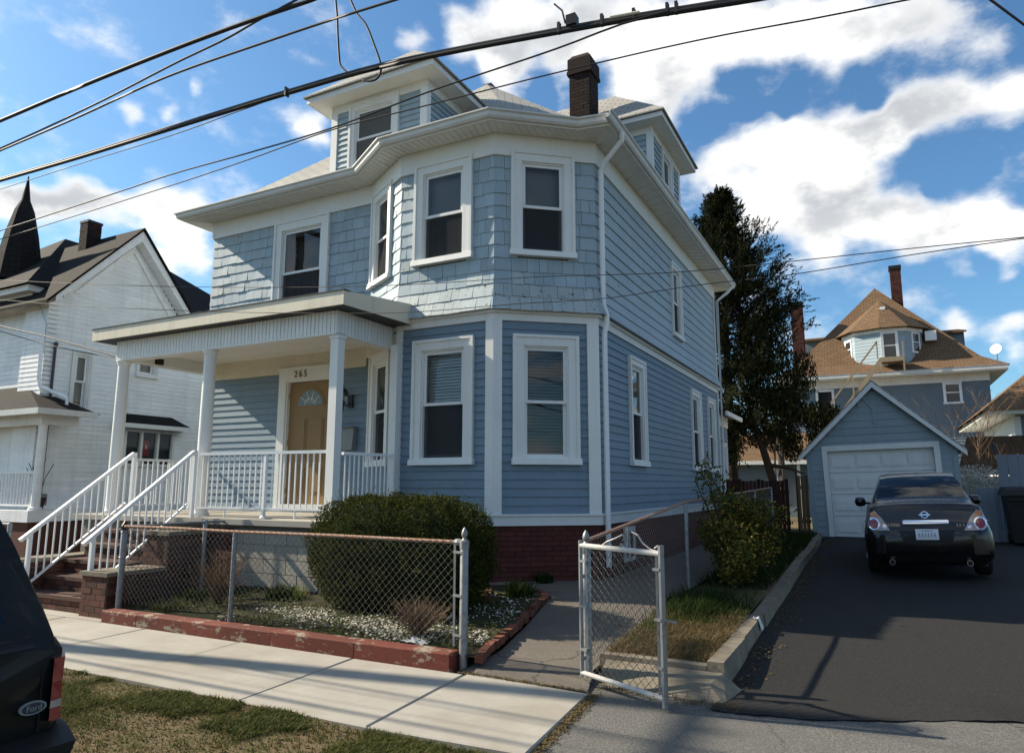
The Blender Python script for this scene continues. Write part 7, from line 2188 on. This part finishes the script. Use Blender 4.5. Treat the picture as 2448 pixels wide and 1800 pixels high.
# ---- garden plants
def tuft(name, label, c, n, h, spread, w, mat, lean=(.2, .8), cat='plant'):
    t = thing(name, label, cat, c)
    a = rng.uniform(0, 6.28, n); r = spread * np.sqrt(rng.random(n)) * .6
    x, y = c[0] + r * np.cos(a), c[1] + r * np.sin(a)
    blades('leaves' if 'grass' in mat or mat in ('daffodil',) else 'stems', x, y, np.full(n, c[2] - .01), rng.uniform(h * .5, h, n), np.full(n, w), rng.uniform(*lean, n), mat, t, kind='stuff')
    return t
def twiggy(label, c, n, h, spread):
    t = thing('dried_plant', label, 'plant', c)
    m = MB()
    for i in range(n):
        a = rng.uniform(0, 6.28); o_ = spread * rng.uniform(.2, 1); hh = h * rng.uniform(.45, 1)
        p1 = (c[0] + o_ * .4 * math.cos(a), c[1] + o_ * .4 * math.sin(a), c[2] + hh * .6); p2 = (c[0] + o_ * math.cos(a), c[1] + o_ * math.sin(a), c[2] + hh)
        m.tube([c, p1, p2], [.004, .003, .0015], 3, cap=False)
        for j in range(2):
            b_ = rng.uniform(0, 6.28); q = np.array(p1) + (np.array(p2) - np.array(p1)) * rng.random()
            m.tube([tuple(q), (q[0] + .07 * math.cos(b_), q[1] + .07 * math.sin(b_), q[2] + .09)], .0015, 3, cap=False)
    m.build('stems', 'twig', t, kind='stuff'); return t
twiggy('dried brown twiggy plant behind the fence near the brick pier', (-7.15, 6.15, .16), 150, .62, .42)
twiggy('dry reddish-brown flower clump behind the wire mesh by the hedge', (-4.05, 5.86, .14), 170, .34, .36)
tuft('dry_grass_clump', 'tall dry grass stalks standing in the flower clump by the hedge', (-4.0, 5.95, .14), 26, .5, .4, .005, 'grass_dry', (.05, .3))
tuft('garden_plant', 'small bright green leafy clump in front of the block wall', (-6.75, 6.75, .19), 240, .24, .3, .016, 'grass_dark', (.3, 1.0))
tuft('daffodil_plant', 'yellow-green daffodil sprouts beside the leafy clump', (-6.5, 6.8, .19), 40, .26, .16, .012, 'daffodil', (.2, .6))
tuft('garden_plant', 'low dark green clump near the brick edging by the bay', (-4.0, 7.95, .26), 200, .26, .28, .012, 'grass_dark', (.2, .8))
tuft('garden_plant', 'small weed growing at the foot of the brick foundation', (-4.15, 9.02, .28), 90, .2, .2, .014, 'grass_dark', (.3, .9))
tuft('garden_plant', 'green grass tuft inside the fence near the corner post', (-7.6, 5.8, .14), 130, .18, .3, .009, 'grass', (.3, .9))
tuft('garden_plant', 'dark leafy weed in the shade near the return fence', (-7.75, 6.3, .16), 60, .22, .22, .03, 'grass_dark', (.4, 1.1))
# weeds in the cracks
xs, ys = [], []
for k in range(900):
    t = rng.random(); xs.append(-3.3 + 1.15 * t + rng.normal(0, .02)); ys.append(5.455 - .03 * t + rng.normal(0, .012))
for k in range(500):
    t = rng.random(); xs.append(-2.15 + 1.15 * t); ys.append(5.62 - .08 * t + rng.normal(0, .05))
xs, ys = np.array(xs), np.array(ys)
blades('crack_weeds', xs, ys, np.full(len(xs), -.01), rng.uniform(.01, .045, len(xs)), np.full(len(xs), .006), rng.uniform(.4, 1.4, len(xs)), 'grass_dry', label='dry weeds and grit in the joint behind the sidewalk', cat='weeds')
# litter
ra = thing('rag', 'crumpled white rag lying on the driveway kerb', 'rag', (-1.22, 8.0, .21))
m = MB(); q = []
for i in range(7):
    for j in range(5): q.append((-1.27 + i * .016 + random.uniform(-.01, .01), 7.95 + j * .03 + random.uniform(-.012, .012), .205 + random.uniform(0, .035) - max(0, i - 4) * .05))
m.add(q, [(i * 5 + j, (i + 1) * 5 + j, (i + 1) * 5 + j + 1, i * 5 + j + 1) for i in range(6) for j in range(4)]).build('cloth', 'plate_white', ra, smooth=True)
bgp = thing('plastic_bag', 'crumpled clear plastic bag on the soil behind the red wall', 'bag', (-3.95, 5.70, .15))
m = MB(); q = []
for i in range(8):
    for j in range(5): q.append((-4.1 + i * .04, 5.65 + j * .025, .135 + .045 * math.sin(3.14 * i / 7) * math.sin(3.14 * j / 4) + random.uniform(0, .02)))
m.add(q, [(i * 5 + j, (i + 1) * 5 + j, (i + 1) * 5 + j + 1, i * 5 + j + 1) for i in range(7) for j in range(4)]).build('film', 'debris', bgp, smooth=True)
# leaf litter and grit washed against the kerb and the driveway edge
n = 2600
y = rng.uniform(6.0, 18.5, n); x = -1.17 + np.abs(rng.normal(0, .10, n)) + .06 * vnoise(y, y, .6, 30)
k = rng.random(n) < np.clip((vnoise(y, y * 0 + 3, .8, 31) - .3) * 2.2, .05, 1); x, y = x[k], y[k]; m_ = len(x)
z = np.array([z_drive(a, b) for a, b in zip(x, y)]) + .008
V, F = leaf_quads(np.stack([x, y, z + rng.uniform(0, .012, m_)], 1), rdir(m_) * np.array([1, 1, .2]), rdir(m_) * .3 + np.array([0, 0, 1]), rng.uniform(.012, .05, m_), rng.uniform(.008, .03, m_))
np_mesh('leaf_litter', V, F, 'grass_dry', kind='stuff', label='dead leaves and grit along the driveway kerb', cat='litter')
n = 1500
t = rng.random(n); x = -2.02 - .10 * t + rng.normal(0, .03, n) + .05; y = 4.08 + 1.35 * t
z = np.array([z_drive(a, b) for a, b in zip(x, y)]) - .008
V, F = leaf_quads(np.stack([x, y, z + rng.uniform(0, .012, n)], 1), rdir(n) * np.array([1, 1, .2]), rdir(n) * .3 + np.array([0, 0, 1]), rng.uniform(.008, .03, n), rng.uniform(.006, .02, n))
np_mesh('leaf_litter', V, F, 'grass_dry', kind='stuff', label='grit and dead leaves along the end of the sidewalk slab', cat='litter')
n = 900
x = rng.uniform(-9, -2.2, n); y = rng.uniform(2.4, 3.97, n); z = np.array([z_verge(a, b) for a, b in zip(x, y)]) + .01
V, F = leaf_quads(np.stack([x, y, z], 1), rdir(n) * np.array([1, 1, .3]), rdir(n) * .4 + np.array([0, 0, 1]), rng.uniform(.015, .05, n), rng.uniform(.01, .03, n))
np_mesh('leaf_litter', V, F, 'grass_dry', kind='stuff', label='dead leaves scattered over the grass verge', cat='litter')
build_world()
